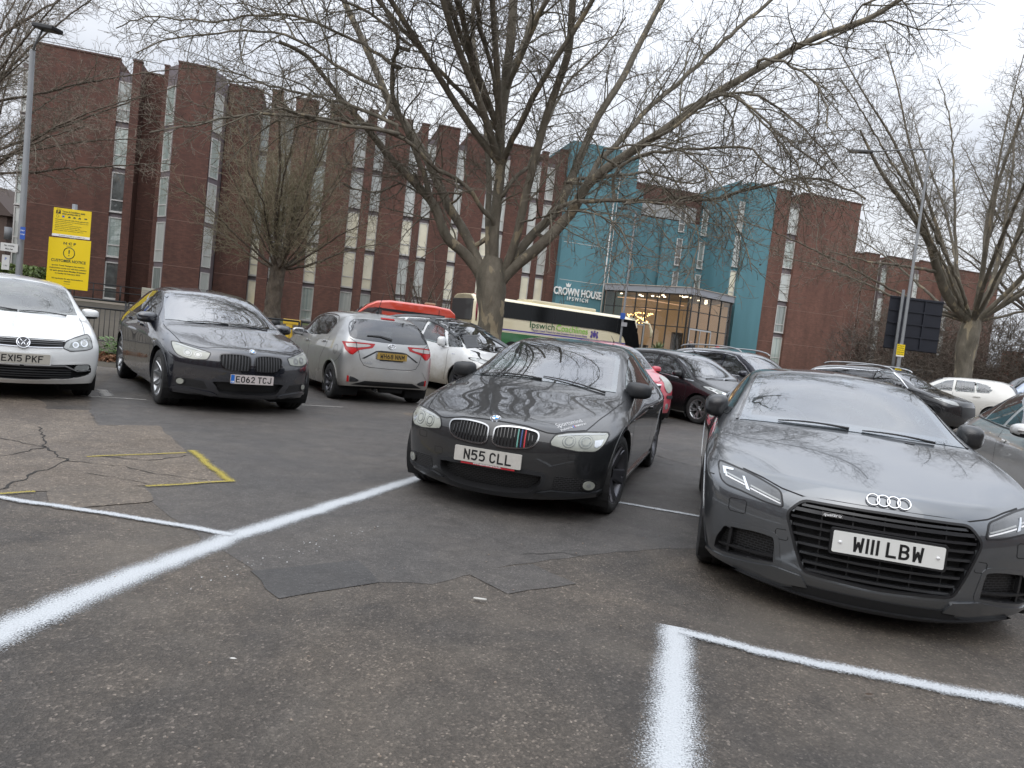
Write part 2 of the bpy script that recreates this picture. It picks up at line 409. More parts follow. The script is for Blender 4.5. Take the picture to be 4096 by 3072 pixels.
class Car:
    def __init__(s, S, name, label, group=None, level=3, category='car'):
        s.S = S; s.bm = body_mesh(S, level); s.bvh = BVHTree.FromBMesh(s.bm); s.cuts = []
        x, y, a = S['at']; s.root = thing(name, label, category, (x, y, S.get('gz', 0)), R(a - 90), group)
        s.L = S['L']; s.mat = S['mat']
    # -- projection onto the body
    def _pt(s, mode, u, v):
        d, e1, e2 = [Vector(q) for q in (MODES[mode] if isinstance(mode, str) else mode)]
        o = e1 * u + e2 * v - d * 8; h = s.bvh.ray_cast(o, d)
        if h[0] is None:
            h = s.bvh.find_nearest(o + d * (8 - s._dep.get(str(mode), 0)))
        return h[0], h[1]
    _dep = {'F': .5, 'B': 3.0, 'L': .8, 'R': .8, 'T': 1.}
    def patch(s, name, mode, polys, mat, off=.004, t=.006, grid=.05, parent=None, smooth=True, crown=0.):
        """polys: polygon, or list of ('ring', outer, inner) / polygons, laid on the body seen along mode"""
        if not isinstance(polys, list) or not isinstance(polys[0], (list, tuple)) or isinstance(polys[0][0], (int, float)): polys = [polys]
        bm = NB()
        for P in polys:
            if isinstance(P, tuple) and P[0] == 'ring':
                a = [bm.verts.new((p[0], p[1], 0)) for p in P[1]]; b = [bm.verts.new((p[0], p[1], 0)) for p in P[2]]; n = len(a)
                rngn = n if not (len(P) > 3 and P[3] == 'open') else n - 1
                for i in range(rngn): bm.faces.new((a[i], a[(i + 1) % n], b[(i + 1) % n], b[i]))
            else: bm.faces.new([bm.verts.new((p[0], p[1], 0)) for p in P])
        co = np.array([v.co[:2] for v in bm.verts]); lo = co.min(0); hi = co.max(0)
        for ax in (0, 1):
            k = math.ceil((lo[ax] + 1e-4) / grid)
            while k * grid < hi[ax] - 1e-4:
                pc = Vector((0, 0, 0)); pc[ax] = k * grid; pn = Vector((0, 0, 0)); pn[ax] = 1
                bmesh.ops.bisect_plane(bm, geom=list(bm.verts) + list(bm.edges) + list(bm.faces), plane_co=pc, plane_no=pn, dist=1e-5); k += 1
        big = [f for f in bm.faces if len(f.verts) > 4]
        if big: bmesh.ops.triangulate(bm, faces=big)
        d = Vector((MODES[mode] if isinstance(mode, str) else mode)[0])
        bm.faces.ensure_lookup_table()
        want = None
        base = {}; nor = {}
        for v in bm.verts:
            p, n_ = s._pt(mode, v.co.x, v.co.y)
            if n_.dot(d) > 0: n_ = -n_
            base[v] = p; nor[v] = n_
        if crown:
            for v in bm.verts: pass
        bnd = [e_ for e_ in bm.edges if e_.is_boundary]
        for v in bm.verts: v.co = base[v] + nor[v] * off
        bm.normal_update()
        sflip = sum(f.normal.dot(d) * f.calc_area() for f in bm.faces)
        if sflip > 0: bmesh.ops.reverse_faces(bm, faces=bm.faces)
        if t:
            new = {}
            for e_ in bnd:
                for v in e_.verts:
                    if v not in new: new[v] = bm.verts.new(base[v] + nor[v] * (off - t))
            for e_ in bnd:
                f0 = e_.link_faces[0]; l = [l_ for l_ in f0.loops if l_.edge == e_][0]; a, b = l.vert, l.link_loop_next.vert
                bm.faces.new((b, a, new[a], new[b]))
        for f in bm.faces: f.smooth = smooth
        for e_ in bnd: e_.smooth = False
        return obj(name, bm, mat, parent or s.root)
    def both(s, name, mode, poly, mat, **kw):
        """same patch left and right (mirrored in y)"""
        out = []
        for sg in (1, -1):
            if mode in ('L', 'R'): m = 'L' if sg == 1 else 'R'; P = poly
            else:
                m = mode; ix = 1 if mode == 'T' else 0
                def mir(q):
                    if isinstance(q, tuple) and len(q) and q[0] == 'ring': return ('ring', mir(q[1]), mir(q[2])) + tuple(q[3:])
                    if isinstance(q[0], (int, float)): return tuple(-c if k == ix else c for k, c in enumerate(q)) if sg == -1 else tuple(q)
                    return [mir(z) for z in q]
                P = mir(poly)
            out.append(s.patch(name, m, P, mat, **kw))
        return out
    def line(s, name, mode, pts, w=.006, mat=None, off=.0015, t=0, grid=.06, both=True, **kw):
        a, b = band(pts, w); P = [('ring', a, b, 'open')]
        return (s.both if both and mode != 'B0' else s.patch)(name, mode, P, mat or M_matte, off=off, t=t, grid=grid, **kw)
    def window(s, name, mode, poly, mat, frit=.035, fritmat=None, cut=True, off=.004, grid=.06, both=False, trim=None, shrink=.5):
        poly = offs(poly, 0)
        for m in (('L', 'R') if both else (mode,)):
            w = s.patch(name, m, poly, mat, off=off, t=0, grid=grid)
            inner = offs(poly, -frit); s.patch('window_seal', m, [('ring', poly, inner)], fritmat or M_gloss, off=off - .0022, t=0, grid=grid, parent=w)
            if trim: s.patch('window_trim', m, [('ring', offs(poly, trim[0]), offs(poly, -.002))], trim[1], off=off + .004, t=.008, grid=grid, parent=w)
            if cut: s.cuts.append((m, offs(poly, -frit * shrink)))
    def finish(s, keep_level=True):
        """cut the glass openings and wheel arches out of the shell and link the body"""
        bm = s.bm; bm.faces.ensure_lookup_table(); S = s.S
        C = np.array([f.calc_center_median()[:] for f in bm.faces]); Nn = np.array([f.normal[:] for f in bm.faces]); kill = np.zeros(len(C), bool)
        for m, poly in s.cuts:
            d, e1, e2 = [np.array(q) for q in MODES[m]]
            P = np.stack([C @ e1, C @ e2], 1); near = (Nn @ d) < -.12
            if m in 'LR': near &= (C @ d) < -.2
            kill |= inpoly(P, poly) & near
        Rw = S.get('Ra', S['rt'] + .045)
        for wx in (0, -S['wb']):
            dd = np.hypot(C[:, 0] - wx, C[:, 2] - S['rt']); kill |= (dd < Rw) & (np.abs(C[:, 1]) > .45) & (C[:, 2] < S['rt'] + Rw)
        bmesh.ops.delete(bm, geom=[bm.faces[i] for i in np.nonzero(kill)[0]], context='FACES')
        for v in bm.verts:
            if abs(v.co.y) < .45: continue
            for wx in (0, -S['wb']):
                dx, dz = v.co.x - wx, v.co.z - S['rt']; q = math.hypot(dx, dz)
                if v.is_boundary and q < Rw + .03 and v.co.z > S['rt'] * .55: v.co.x = wx + dx / q * Rw; v.co.z = S['rt'] + dz / q * Rw
        for f in bm.faces: f.smooth = True
        b = obj('body', bm, s.mat, s.root); s.body = b
        hw = _it(S['pw'], -S['wb'] / 2)[0]
        # arch lips
        for wx in (0, -S['wb']):
            a0, a1 = R(-22), R(202); A = [a0 + (a1 - a0) * k / 26 for k in range(27)]
            o_ = [(wx + (Rw + S.get('lip', .022)) * math.cos(a), S['rt'] + (Rw + S.get('lip', .022)) * math.sin(a)) for a in A]; i_ = [(wx + (Rw - .006) * math.cos(a), S['rt'] + (Rw - .006) * math.sin(a)) for a in A]
            for m in 'LR': s.patch('arch_lip', m, [('ring', o_, i_, 'open')], S.get('lipmat', s.mat), off=S.get('lipoff', .004), t=.03, grid=.2)
            for sg in (1, -1):
                wb = NB(); yo = sg * (_it(S['pw'], wx)[0] - .035); yi = sg * .42
                A2 = [R(-35) + (R(250)) * k / 24 for k in range(25)]
                p = [[wb.verts.new((wx + (Rw + .01) * math.cos(a), y, S['rt'] + (Rw + .01) * math.sin(a))) for a in A2] for y in (yo, yi)]
                for k in range(24): wb.faces.new((p[0][k], p[0][k + 1], p[1][k + 1], p[1][k]))
                wb.faces.new(p[1]); obj('wheel_well', wb, M_matte, s.root)
        # underbody
        ub = NB(); z0 = min(t_[1] for t_ in S['o']) + .03; xf = S['fc'][1][0] - .12; xr = S['rc'][1][0] + .12; ww = hw * .90
        bx(ub, -S['wb'] + Rw + .02, -Rw - .02, -ww, ww, z0, z0 + .10); bx(ub, -S['wb'] - .4, .4, -.42, .42, z0, z0 + .16)
        bx(ub, Rw + .0, xf - .12, -ww * .5, ww * .5, z0, z0 + .08); bx(ub, xr + .1, -S['wb'] - Rw, -ww * .5, ww * .5, z0 + .04, z0 + .12); obj('underbody', ub, M_matte, s.root)
    def wheels(s, rim, rimmat, steer=0, wid=.225, rr=None, track=None):
        S = s.S; rt = S['rt']; rr = rr or rt * .68; meT = None
        for wx in (0, -S['wb']):
            for sg in (1, -1):
                y = sg * ((track or _it(S['pw'], wx)[0] - S.get('ti', .035)) - wid / 2)
                if meT is None:
                    bm = NB(); h = wid / 2
                    lathe(bm, [(rr - .01, -h * .9), (rr + .012, -h), (rt * .86, -h * 1.04), (rt - .02, -h * .96), (rt, -h * .78), (rt, -h * .3), (rt - .006, -h * .28), (rt - .006, -h * .22), (rt, -h * .2), (rt, h * .2), (rt - .006, h * .22), (rt - .006, h * .28), (rt, h * .3), (rt, h * .78), (rt - .02, h * .96), (rt * .86, h * 1.04), (rr + .012, h), (rr - .01, h * .9)], 44)
                    meT = bm; tw = obj('wheel', bm, M_rubber, s.root); meT = tw.data
                    bm = NB(); h = wid / 2
                    lathe(bm, [(rr + .008, h * .96), (rr - .008, h * .98), (rr - .02, h * .8), (rr - .035, h * .1), (rr - .035, -h * .9), (rr, -h * .95)], 40)
                    lathe(bm, [(.001, -h * .1), (rr * .72, -h * .1), (rr * .72, -h * .2), (rr * .9, -h * .5)], 30, mi=1)
                    rim(bm, rr, h)
                    for v in bm.verts: pass
                    bmesh.ops.recalc_face_normals(bm, faces=bm.faces)
                    rw = obj('rim', bm, [rimmat, M_disc, M_black], None); meR = rw.data; rw.parent = tw
                else:
                    tw = bpy.data.objects.new('wheel', meT); COL.objects.link(tw); tw.parent = s.root
                    rw = bpy.data.objects.new('rim', meR); COL.objects.link(rw); rw.parent = tw
                tw.location = (wx, y, rt); tw.rotation_euler = (0, random.uniform(0, 1.2), (0 if sg == 1 else math.pi) + (steer if wx == 0 else 0))
    def mirror(s, x, y, z, dims=(.10, .125, .085), mat=None, arm_to=None, capmat=None, tilt=0., e=.62, lean=0.):
        for sg in (1, -1):
            bm = NB(); a, b, c = dims; nu, nv = 16, 20; rows = []
            for i in range(nu + 1):
                ph = -math.pi / 2 + math.pi * i / nu; row = []
                for k in range(nv):
                    th = 2 * math.pi * k / nv
                    f = lambda q: math.copysign(abs(q) ** e, q)
                    X = f(math.cos(th)) * f(math.cos(ph)); Z = f(math.sin(th)) * f(math.cos(ph)); Y = f(math.sin(ph))
                    if X < 0: X *= .45
                    sc_ = 1 - .16 * (Y * .5 + .5)
                    row.append(bm.verts.new((x + a * X * (1 - .25 * Y * Y), sg * (y + b * Y), z + c * Z * sc_ + tilt * Y * b + lean * X)))
                rows.append(row)
            for i in range(nu):
                for k in range(nv): bm.faces.new((rows[i][k], rows[i][(k + 1) % nv], rows[i + 1][(k + 1) % nv], rows[i + 1][k]))
            for f_ in bm.faces:
                f_.smooth = True; cc = f_.calc_center_median()
                if capmat and cc.z < z - c * .45: f_.material_index = 1
            bmesh.ops.remove_doubles(bm, verts=bm.verts, dist=1e-4); bmesh.ops.recalc_face_normals(bm, faces=bm.faces)
            m = obj('door_mirror', bm, [mat or s.mat, capmat or M_black], s.root)
            gb = NB(); prism(gb, rnd([(sg * (y - b * .75) * 1, z - c * .62), (sg * (y + b * .8), z - c * .55), (sg * (y + b * .8), z + c * .6), (sg * (y - b * .75), z + c * .66)], .04), -.004, .004, Matrix(((0, 0, 1, x - a * .47), (1, 0, 0, 0), (0, 1, 0, 0), (0, 0, 0, 1)))); obj('mirror_glass', gb, M_chrome, m)
            ax, ay, az = arm_to or (x + .02, y - b - .07, z - c * .9)
            tb = NB(); tube(tb, [(x - .005, sg * (y - b * .55), z - c * .7), (x, sg * (y - b * 1.0), z - c * .95), (ax, sg * ay, az)], [.022, .026, .03], 10); obj('mirror_arm', tb, capmat or M_black, m)
    def plate(s, txt, x, z, mat, back=False, tilt=0., w=.52, h=.111, band_=False, y0=0., surround=None, bold=0, stroke=13.):
        sg = -1 if back else 1
        M = Matrix.Translation((x, y0, z)) @ Matrix.Rotation(-tilt * sg, 4, 'Y') @ Matrix(((0, 0, sg, 0), (sg, 0, 0, 0), (0, 1, 0, 0), (0, 0, 0, 1)))
        if surround:
            bm = NB(); prism(bm, rnd([(-w / 2 - .012, -h / 2 - .012), (w / 2 + .012, -h / 2 - .012), (w / 2 + .012, h / 2 + .012), (-w / 2 - .012, h / 2 + .012)], .012), -.02, -.001, M); sr = obj('plate_surround', bm, surround, s.root)
        bm = NB(); prism(bm, rnd([(-w / 2, -h / 2), (w / 2, -h / 2), (w / 2, h / 2), (-w / 2, h / 2)], .009), -.008, .004, M)
        p = obj('number_plate', bm, mat, s.root)
        if txt: g, gw = glyphs(txt, stroke); g.transform(M @ Matrix.Translation((.018 if band_ else 0, 0, .0048))); obj('lettering', g, M_ink, p)
        if band_:
            bm = NB(); prism(bm, [(-w / 2 + .004, -h / 2 + .005), (-w / 2 + .046, -h / 2 + .005), (-w / 2 + .046, h / 2 - .005), (-w / 2 + .004, h / 2 - .005)], .004, .0052, M); obj('blue_band', bm, M_blue, p)
            text('band_lettering', 'GB', .026, M_white, p, M @ Matrix.Translation((-w / 2 + .025, -.033, .0056)), bold=.001, extrude=.0003)
        return p, M
    def interior(s, seatmat=None, xd=None, rhd=True, zb=None, hr=True, lightin=False):
        S = s.S; seatmat = seatmat or M_seat; r = s.root; xc = S['cowl']; wid = _it(S['pw'], -1.3)[0] - .12; xe = S['xe']; zb = zb or _it(S['b'], -1.2)[1] - .03
        bm = NB()
        pl = [(xc + .05, wid * .9), (xe, wid * .86)]
        for sg in (1, -1):
            bm.faces.new([bm.verts.new(q) for q in ((xc + .05, sg * wid, .28), (xe, sg * wid * .95, .28), (xe, sg * wid * .93, zb), (xc + .05, sg * wid * .97, zb))])
        bm.faces.new([bm.verts.new(q) for q in ((xc + .05, wid, .28), (xe, wid, .28), (xe, -wid, .28), (xc + .05, -wid, .28))])
        bm.faces.new([bm.verts.new(q) for q in ((xc + .02, wid, .28), (xc + .02, -wid, .28), (xc + .02, -wid, zb), (xc + .02, wid, zb))])
        bm.faces.new([bm.verts.new(q) for q in ((xe, wid, .28), (xe, -wid, .28), (xe, -wid, zb - .02), (xe, wid, zb - .02))])
        obj('cabin_trim', bm, M_int, r)
        bm = NB(); bx(bm, xc - .42, xc - .02, -wid + .03, wid - .03, zb - .22, zb + .01, .05); obj('dashboard', bm, M_int, r)
        sx = S.get('seat_x', xc - 1.15); zt = S['zseat']
        for k, (x, ys) in enumerate(((sx, (.36, -.36)), (S.get('seat2_x', sx - .85), (.36, -.36)))):
            for y in ys:
                bm = NB()
                bx(bm, x - .02, x + .46, y - .25, y + .25, .32, .50, .06)
                bx(bm, x - .10, x + .04, y - .25, y + .25, .42, zt, .06, Matrix.Translation((x, 0, .42)) @ Matrix.Rotation(-.22, 4, 'Y') @ Matrix.Translation((-x, 0, -.42)))
                hx = x - (zt - .42) * .22
                bx(bm, hx - .09, hx + .01, y - .13, y + .13, zt + .03, zt + .20, .045)
                for f in bm.faces: f.smooth = True
                obj('seat', bm, seatmat, r)
        bm = NB(); yw = -.36 if rhd else .36
        tube(bm, [(xc - .52 + .09 * math.sin(a) * .5, yw + .185 * math.cos(a), zb - .01 + .17 * math.sin(a)) for a in [2 * math.pi * k / 24 for k in range(25)]], .013, 8, False)
        for a in (0, math.pi, -math.pi / 2): tube(bm, [(xc - .50, yw, zb - .02), (xc - .52 + .045 * math.sin(a), yw + .18 * math.cos(a), zb - .01 + .165 * math.sin(a))], [.03, .012], 8)
        tube(bm, [(xc - .5, yw, zb - .02), (xc - .2, yw, zb - .12)], .03, 8); obj('steering_wheel', bm, M_int, r)
        mz = S.get('zrv', zb + .30); mx_ = S.get('xrv', xc - .55)
        bm = NB(); bx(bm, mx_ - .015, mx_ + .015, -.12, .12, mz - .03, mz + .03, .012); obj('rear_view_mirror', bm, M_black, r)
    def wipers(s, pairs, zoff=.0):
        for (x0, y0, x1, y1) in pairs:
            P = []
            for k in range(9):
                t = k / 8; p, n_ = s._pt('T', x0 + (x1 - x0) * t, y0 + (y1 - y0) * t); P.append(p + Vector((0, 0, .012 + .006 * math.sin(math.pi * t))))
            bm = NB(); tube(bm, P, [.009, .008, .007, .006, .006, .006, .005, .005, .004], 6); obj('wiper', bm, M_black, s.root)
def spokes(n, w0, w1, depth=.02, twin=0., bolt=True, curve=0., hub=.06):
    def f(bm, rr, h):
        for i in range(n):
            a = 2 * math.pi * i / n
            for tw in ((-twin, twin) if twin else (0,)):
                pts = []
                for k in range(7):
                    t = k / 6; r_ = hub * .6 + (rr - .014 - hub * .6) * t; ang = a + tw * (.35 + .65 * t) + curve * t * t
                    y = h * (.45 + .42 * t ** 1.5) ; w = w0 + (w1 - w0) * t
                    c = Vector((r_ * math.cos(ang), y, r_ * math.sin(ang))); tt = Vector((-math.sin(ang), 0, math.cos(ang)))
                    pts.append((c + tt * w / 2, c - tt * w / 2, c + tt * w * .38 + Vector((0, depth * .45, 0)), c - tt * w * .38 + Vector((0, depth * .45, 0)), c + tt * w / 2 - Vector((0, depth, 0)), c - tt * w / 2 - Vector((0, depth, 0))))
                V = [[bm.verts.new(q) for q in p] for p in pts]
                for p, q in zip(V, V[1:]):
                    for a_, b_ in ((4, 0), (0, 2), (2, 3), (3, 1), (1, 5)): bm.faces.new((p[a_], q[a_], q[b_], p[b_]))
        lathe(bm, [(.001, h * .52), (hub * .45, h * .52), (hub * .5, h * .45), (hub, h * .48), (hub * 1.1, h * .3)], 20)
        lathe(bm, [(.001, h * .545), (hub * .36, h * .545), (hub * .4, h * .51)], 16, mi=2)
        for i in range(5):
            a = 2 * math.pi * i / 5 + .3; Mx = Matrix.Translation((hub * .75 * math.cos(a), 0, hub * .75 * math.sin(a))); lathe(bm, [(.001, h * .46), (.009, h * .46), (.009, h * .3)], 8, Mx, mi=2)
    return f
# ------------------------------------------------------------------ number plate lettering drawn as strokes (mm)
def _arc(cx, cy, rx, ry, a0, a1, n=8): return [(cx + rx * math.cos(R(a0 + (a1 - a0) * k / n)), cy + ry * math.sin(R(a0 + (a1 - a0) * k / n))) for k in range(n + 1)]
W_, H_ = 36., 65.
GL = {
 'I': (0, [[(0, 0), (0, H_)]]), '1': (0, [[(0, 0), (0, H_)]]),
 'N': (W_, [[(0, 0), (0, H_)], [(0, H_), (W_, 0)], [(W_, 0), (W_, H_)]]),
 'M': (W_, [[(0, 0), (0, H_)], [(0, H_), (W_ / 2, 26)], [(W_ / 2, 26), (W_, H_)], [(W_, H_), (W_, 0)]]),
 'W': (W_ + 2, [[(0, H_), (5, 0)], [(5, 0), (19, 42)], [(19, 42), (33, 0)], [(33, 0), (38, H_)]]),
 'L': (W_, [[(0, H_), (0, 0), (W_, 0)]]), 'T': (W_, [[(0, H_), (W_, H_)], [(W_ / 2, H_), (W_ / 2, 0)]]),
 'H': (W_, [[(0, 0), (0, H_)], [(W_, 0), (W_, H_)], [(0, 34), (W_, 34)]]),
 'E': (W_, [[(W_, H_), (0, H_), (0, 0), (W_, 0)], [(0, 34), (W_ * .8, 34)]]), 'F': (W_, [[(W_, H_), (0, H_), (0, 0)], [(0, 34), (W_ * .8, 34)]]),
 'X': (W_, [[(0, 0), (W_, H_)], [(0, H_), (W_, 0)]]), 'K': (W_, [[(0, 0), (0, H_)], [(W_, H_), (4, 30)], [(11, 38), (W_, 0)]]),
 'C': (W_, [[(W_, 17)] + _arc(W_ / 2, 18, 18, 18, 0, -180) + [(0, 47)] + _arc(W_ / 2, 47, 18, 18, 180, 0) + [(W_, 48)]]),
 'O': (W_, [_arc(W_ / 2, 18, 18, 18, 0, -180) + _arc(W_ / 2, 47, 18, 18, 180, 0) + [(W_, 18)]]),
 'J': (W_, [[(W_, H_), (W_, 18)] + _arc(W_ / 2, 18, 18, 18, 0, -180)]),
 'P': (W_, [[(0, 0), (0, H_), (18, H_)] + _arc(18, 48, 18, 17, 90, -90) + [(0, 31)]]),
 'B': (W_, [[(0, 0), (0, H_), (17, H_)] + _arc(17, 49.5, 16, 15.5, 90, -90) + [(0, 34)], [(17, 34)] + _arc(18, 17, 18, 17, 90, -90) + [(0, 0)]]),
 '5': (W_, [[(W_ - 3, H_), (2, H_), (0, 36), (16, 41)] + _arc(17, 21, 19, 20.5, 80, -90) + [(0, 4)]]),
 '2': (W_, [[(0, 52)] + _arc(18, 47, 18, 18, 160, -35) + [(0, 2), (W_, 0)]]),
 '6': (W_, [_arc(18, 19, 18, 19, 180, -180, 16), [(0, 19), (2, 36), (22, H_)]]),
 '8': (W_, [_arc(18, 17.5, 18, 17.5, 0, 360, 16), _arc(18, 49.5, 15.5, 15.5, 0, 360, 16)]),
}
GL['0'] = GL['O']
def glyphs(txt, stroke=14.):
    """bmesh of the text in metres, centred"""
    bm = NB(); x = 0; runs = []
    for ch in txt:
        if ch == ' ': x += 33 - 11; continue
        w, st = GL[ch]; x += stroke / 2
        for p in st: runs.append([(x + a, b + stroke / 2) for a, b in p])
        x += w + stroke / 2 + 11
    tot = x - 11; k = 0
    for p in runs:
        # extend open ends by half a stroke for square corners on straight runs
        P = [Vector(q) for q in p]
        closed = (P[0] - P[-1]).length < .01
        ext = stroke / 2
        if not closed:
            if P[0].x != P[1].x and P[0].y != P[1].y: pass
            P[0] = P[0] + (P[0] - P[1]).normalized() * ext * (1 if abs((P[0] - P[1]).normalized().x) < .1 or abs((P[0] - P[1]).normalized().y) < .1 else .75)
            P[-1] = P[-1] + (P[-1] - P[-2]).normalized() * ext * (1 if abs((P[-1] - P[-2]).normalized().x) < .1 or abs((P[-1] - P[-2]).normalized().y) < .1 else .75)
        a = []; b = []; n = len(P)
        for i, q in enumerate(P):
            if closed: d1 = (P[i] - P[i - 1 if i else -2]).normalized(); d2 = (P[(i + 1) if i < n - 1 else 1] - P[i]).normalized()
            else: d1 = (P[i] - P[max(i - 1, 0)]); d2 = (P[min(i + 1, n - 1)] - P[i]); d1 = (d1 if d1.length else d2).normalized(); d2 = (d2 if d2.length else d1).normalized()
            m = (Vector((-d1.y, d1.x)) + Vector((-d2.y, d2.x))); m = m / max(.5, m.length_squared / 2) * 1.
            a.append(q + m * stroke / 2); b.append(q - m * stroke / 2)
        z = .0003 * (k % 4); k += 1
        va = [bm.verts.new(((q.x - tot / 2) / 1000, (q.y - 39.5) / 1000, z)) for q in a]; vb = [bm.verts.new(((q.x - tot / 2) / 1000, (q.y - 39.5) / 1000, z)) for q in b]
        for i in range(n - 1): bm.faces.new((vb[i], vb[i + 1], va[i + 1], va[i]))
    return bm, tot / 1000
# ================================================================== the parked cars
def coupe():
    S = dict(at=(.12, 5.95, -17.1), L=4.61, wb=2.76, rt=.325, cowl=-.42, xe=-2.7, zseat=.86, mat=paint('coupe_black', (.007, .0078, .009), .0, .4, 1., .08, (.04, .038, .036), coat_ior=1.6),
      xs=[.50, .32, .10, -.15, -.40, -.70, -1.05, -1.35, -1.8, -2.3, -2.7, -3.0, -3.3, -3.58],
      pw=[(.5, .80), (.3, .858), (0, .885), (-.4, .888), (-1.4, .875), (-2.3, .886), (-2.9, .888), (-3.3, .86), (-3.58, .80)],
      c=[(.5, .745, 0), (.32, .80, 0.), (.1, .848, .0), (-.15, .89, .03), (-.40, .93, .10), (-.70, 1.06, .13), (-1.05, 1.225, .14), (-1.35, 1.335, .10), (-1.8, 1.40, 0), (-2.3, 1.375, 0), (-2.7, 1.27, -.08), (-3.0, 1.14, -.1), (-3.3, 1.03, -.05), (-3.58, 1.0, 0)],
      e=[(.5, .63, .70), (.3, .66, .77), (.1, .68, .82), (-.15, .695, .865), (-.40, .71, .90), (-.70, .685, 1.0), (-1.05, .645, 1.17), (-1.35, .615, 1.295), (-1.8, .59, 1.36), (-2.3, .57, 1.32), (-2.7, .585, 1.205), (-3.0, .62, 1.08), (-3.3, .66, .99), (-3.58, .65, .965)],
      b=[(.5, .725, .66), (.3, .78, .735), (.1, .80, .79), (-.15, .815, .84), (-.5, .83, .885), (-1.0, .835, .91), (-1.8, .825, .925), (-2.4, .815, .945), (-2.9, .80, .96), (-3.3, .77, .95), (-3.58, .70, .93)],
      s=[(.5, .60), (.3, .66), (0, .73), (-.6, .77), (-1.8, .80), (-2.8, .82), (-3.58, .80)],
      o=[(.5, .20), (.1, .18), (-3, .19), (-3.58, .26)],
      fc=[(.74, .14), (.81, .27), (.82, .48), (.80, .60), (.775, .68), (.745, .725)], rc=[(-3.74, .30), (-3.80, .38), (-3.83, .55), (-3.83, .72), (-3.83, .90), (-3.78, .98)],
      crease={'rows': {3: .5, 5: .2}, 'long': {1: .35}, 'long_to': 4, 'front': {1: .3}})
    return S
def ttcar():
    S = dict(at=(2.2, 4.43, -14.7), L=4.18, wb=2.505, rt=.328, cowl=-.40, xe=-2.3, zseat=.80, mat=paint('coupe_grey', (.108, .117, .127), .75, .30, 1., .10, (.10, .095, .085), coat_ior=1.9),
      xs=[.52, .34, .10, -.15, -.38, -.65, -.95, -1.2, -1.6, -2.05, -2.45, -2.75, -3.02, -3.2],
      pw=[(.52, .87), (.34, .91), (0, .922), (-.4, .912), (-1.2, .90), (-2.1, .915), (-2.6, .915), (-3.0, .87), (-3.2, .80)],
      c=[(.52, .79, 0), (.34, .84, 0), (.10, .885, .02), (-.15, .925, .05), (-.38, .955, .10), (-.65, 1.07, .15), (-.95, 1.215, .15), (-1.2, 1.305, .10), (-1.6, 1.357, 0), (-2.05, 1.32, 0), (-2.45, 1.20, -.06), (-2.75, 1.06, -.08), (-3.02, .97, -.05), (-3.2, .95, 0)],
      e=[(.52, .68, .715), (.34, .72, .795), (.1, .745, .85), (-.15, .76, .89), (-.38, .765, .915), (-.65, .72, 1.01), (-.95, .655, 1.15), (-1.2, .615, 1.24), (-1.6, .59, 1.295), (-2.05, .575, 1.25), (-2.45, .60, 1.12), (-2.75, .66, .99), (-3.02, .68, .92), (-3.2, .66, .91)],
      b=[(.52, .775, .67), (.34, .83, .765), (.1, .85, .82), (-.15, .86, .86), (-.5, .862, .885), (-1.2, .85, .90), (-2.0, .85, .91), (-2.5, .845, .915), (-3.0, .78, .89), (-3.2, .72, .87)],
      s=[(.52, .60), (.34, .68), (0, .745), (-.6, .76), (-1.8, .77), (-2.6, .78), (-3.2, .76)],
      o=[(.52, .17), (.1, .16), (-2.7, .18), (-3.2, .24)],
      fc=[(.84, .11), (.88, .21), (.89, .42), (.87, .58), (.84, .67), (.80, .725)], rc=[(-3.24, .28), (-3.29, .36), (-3.30, .52), (-3.30, .68), (-3.28, .85), (-3.24, .93)],
      crease={'rows': {3: .6, 4: .2, 5: .3}, 'long': {1: .9}, 'long_to': 4, 'front': {1: .5, 5: .8}})
    return S
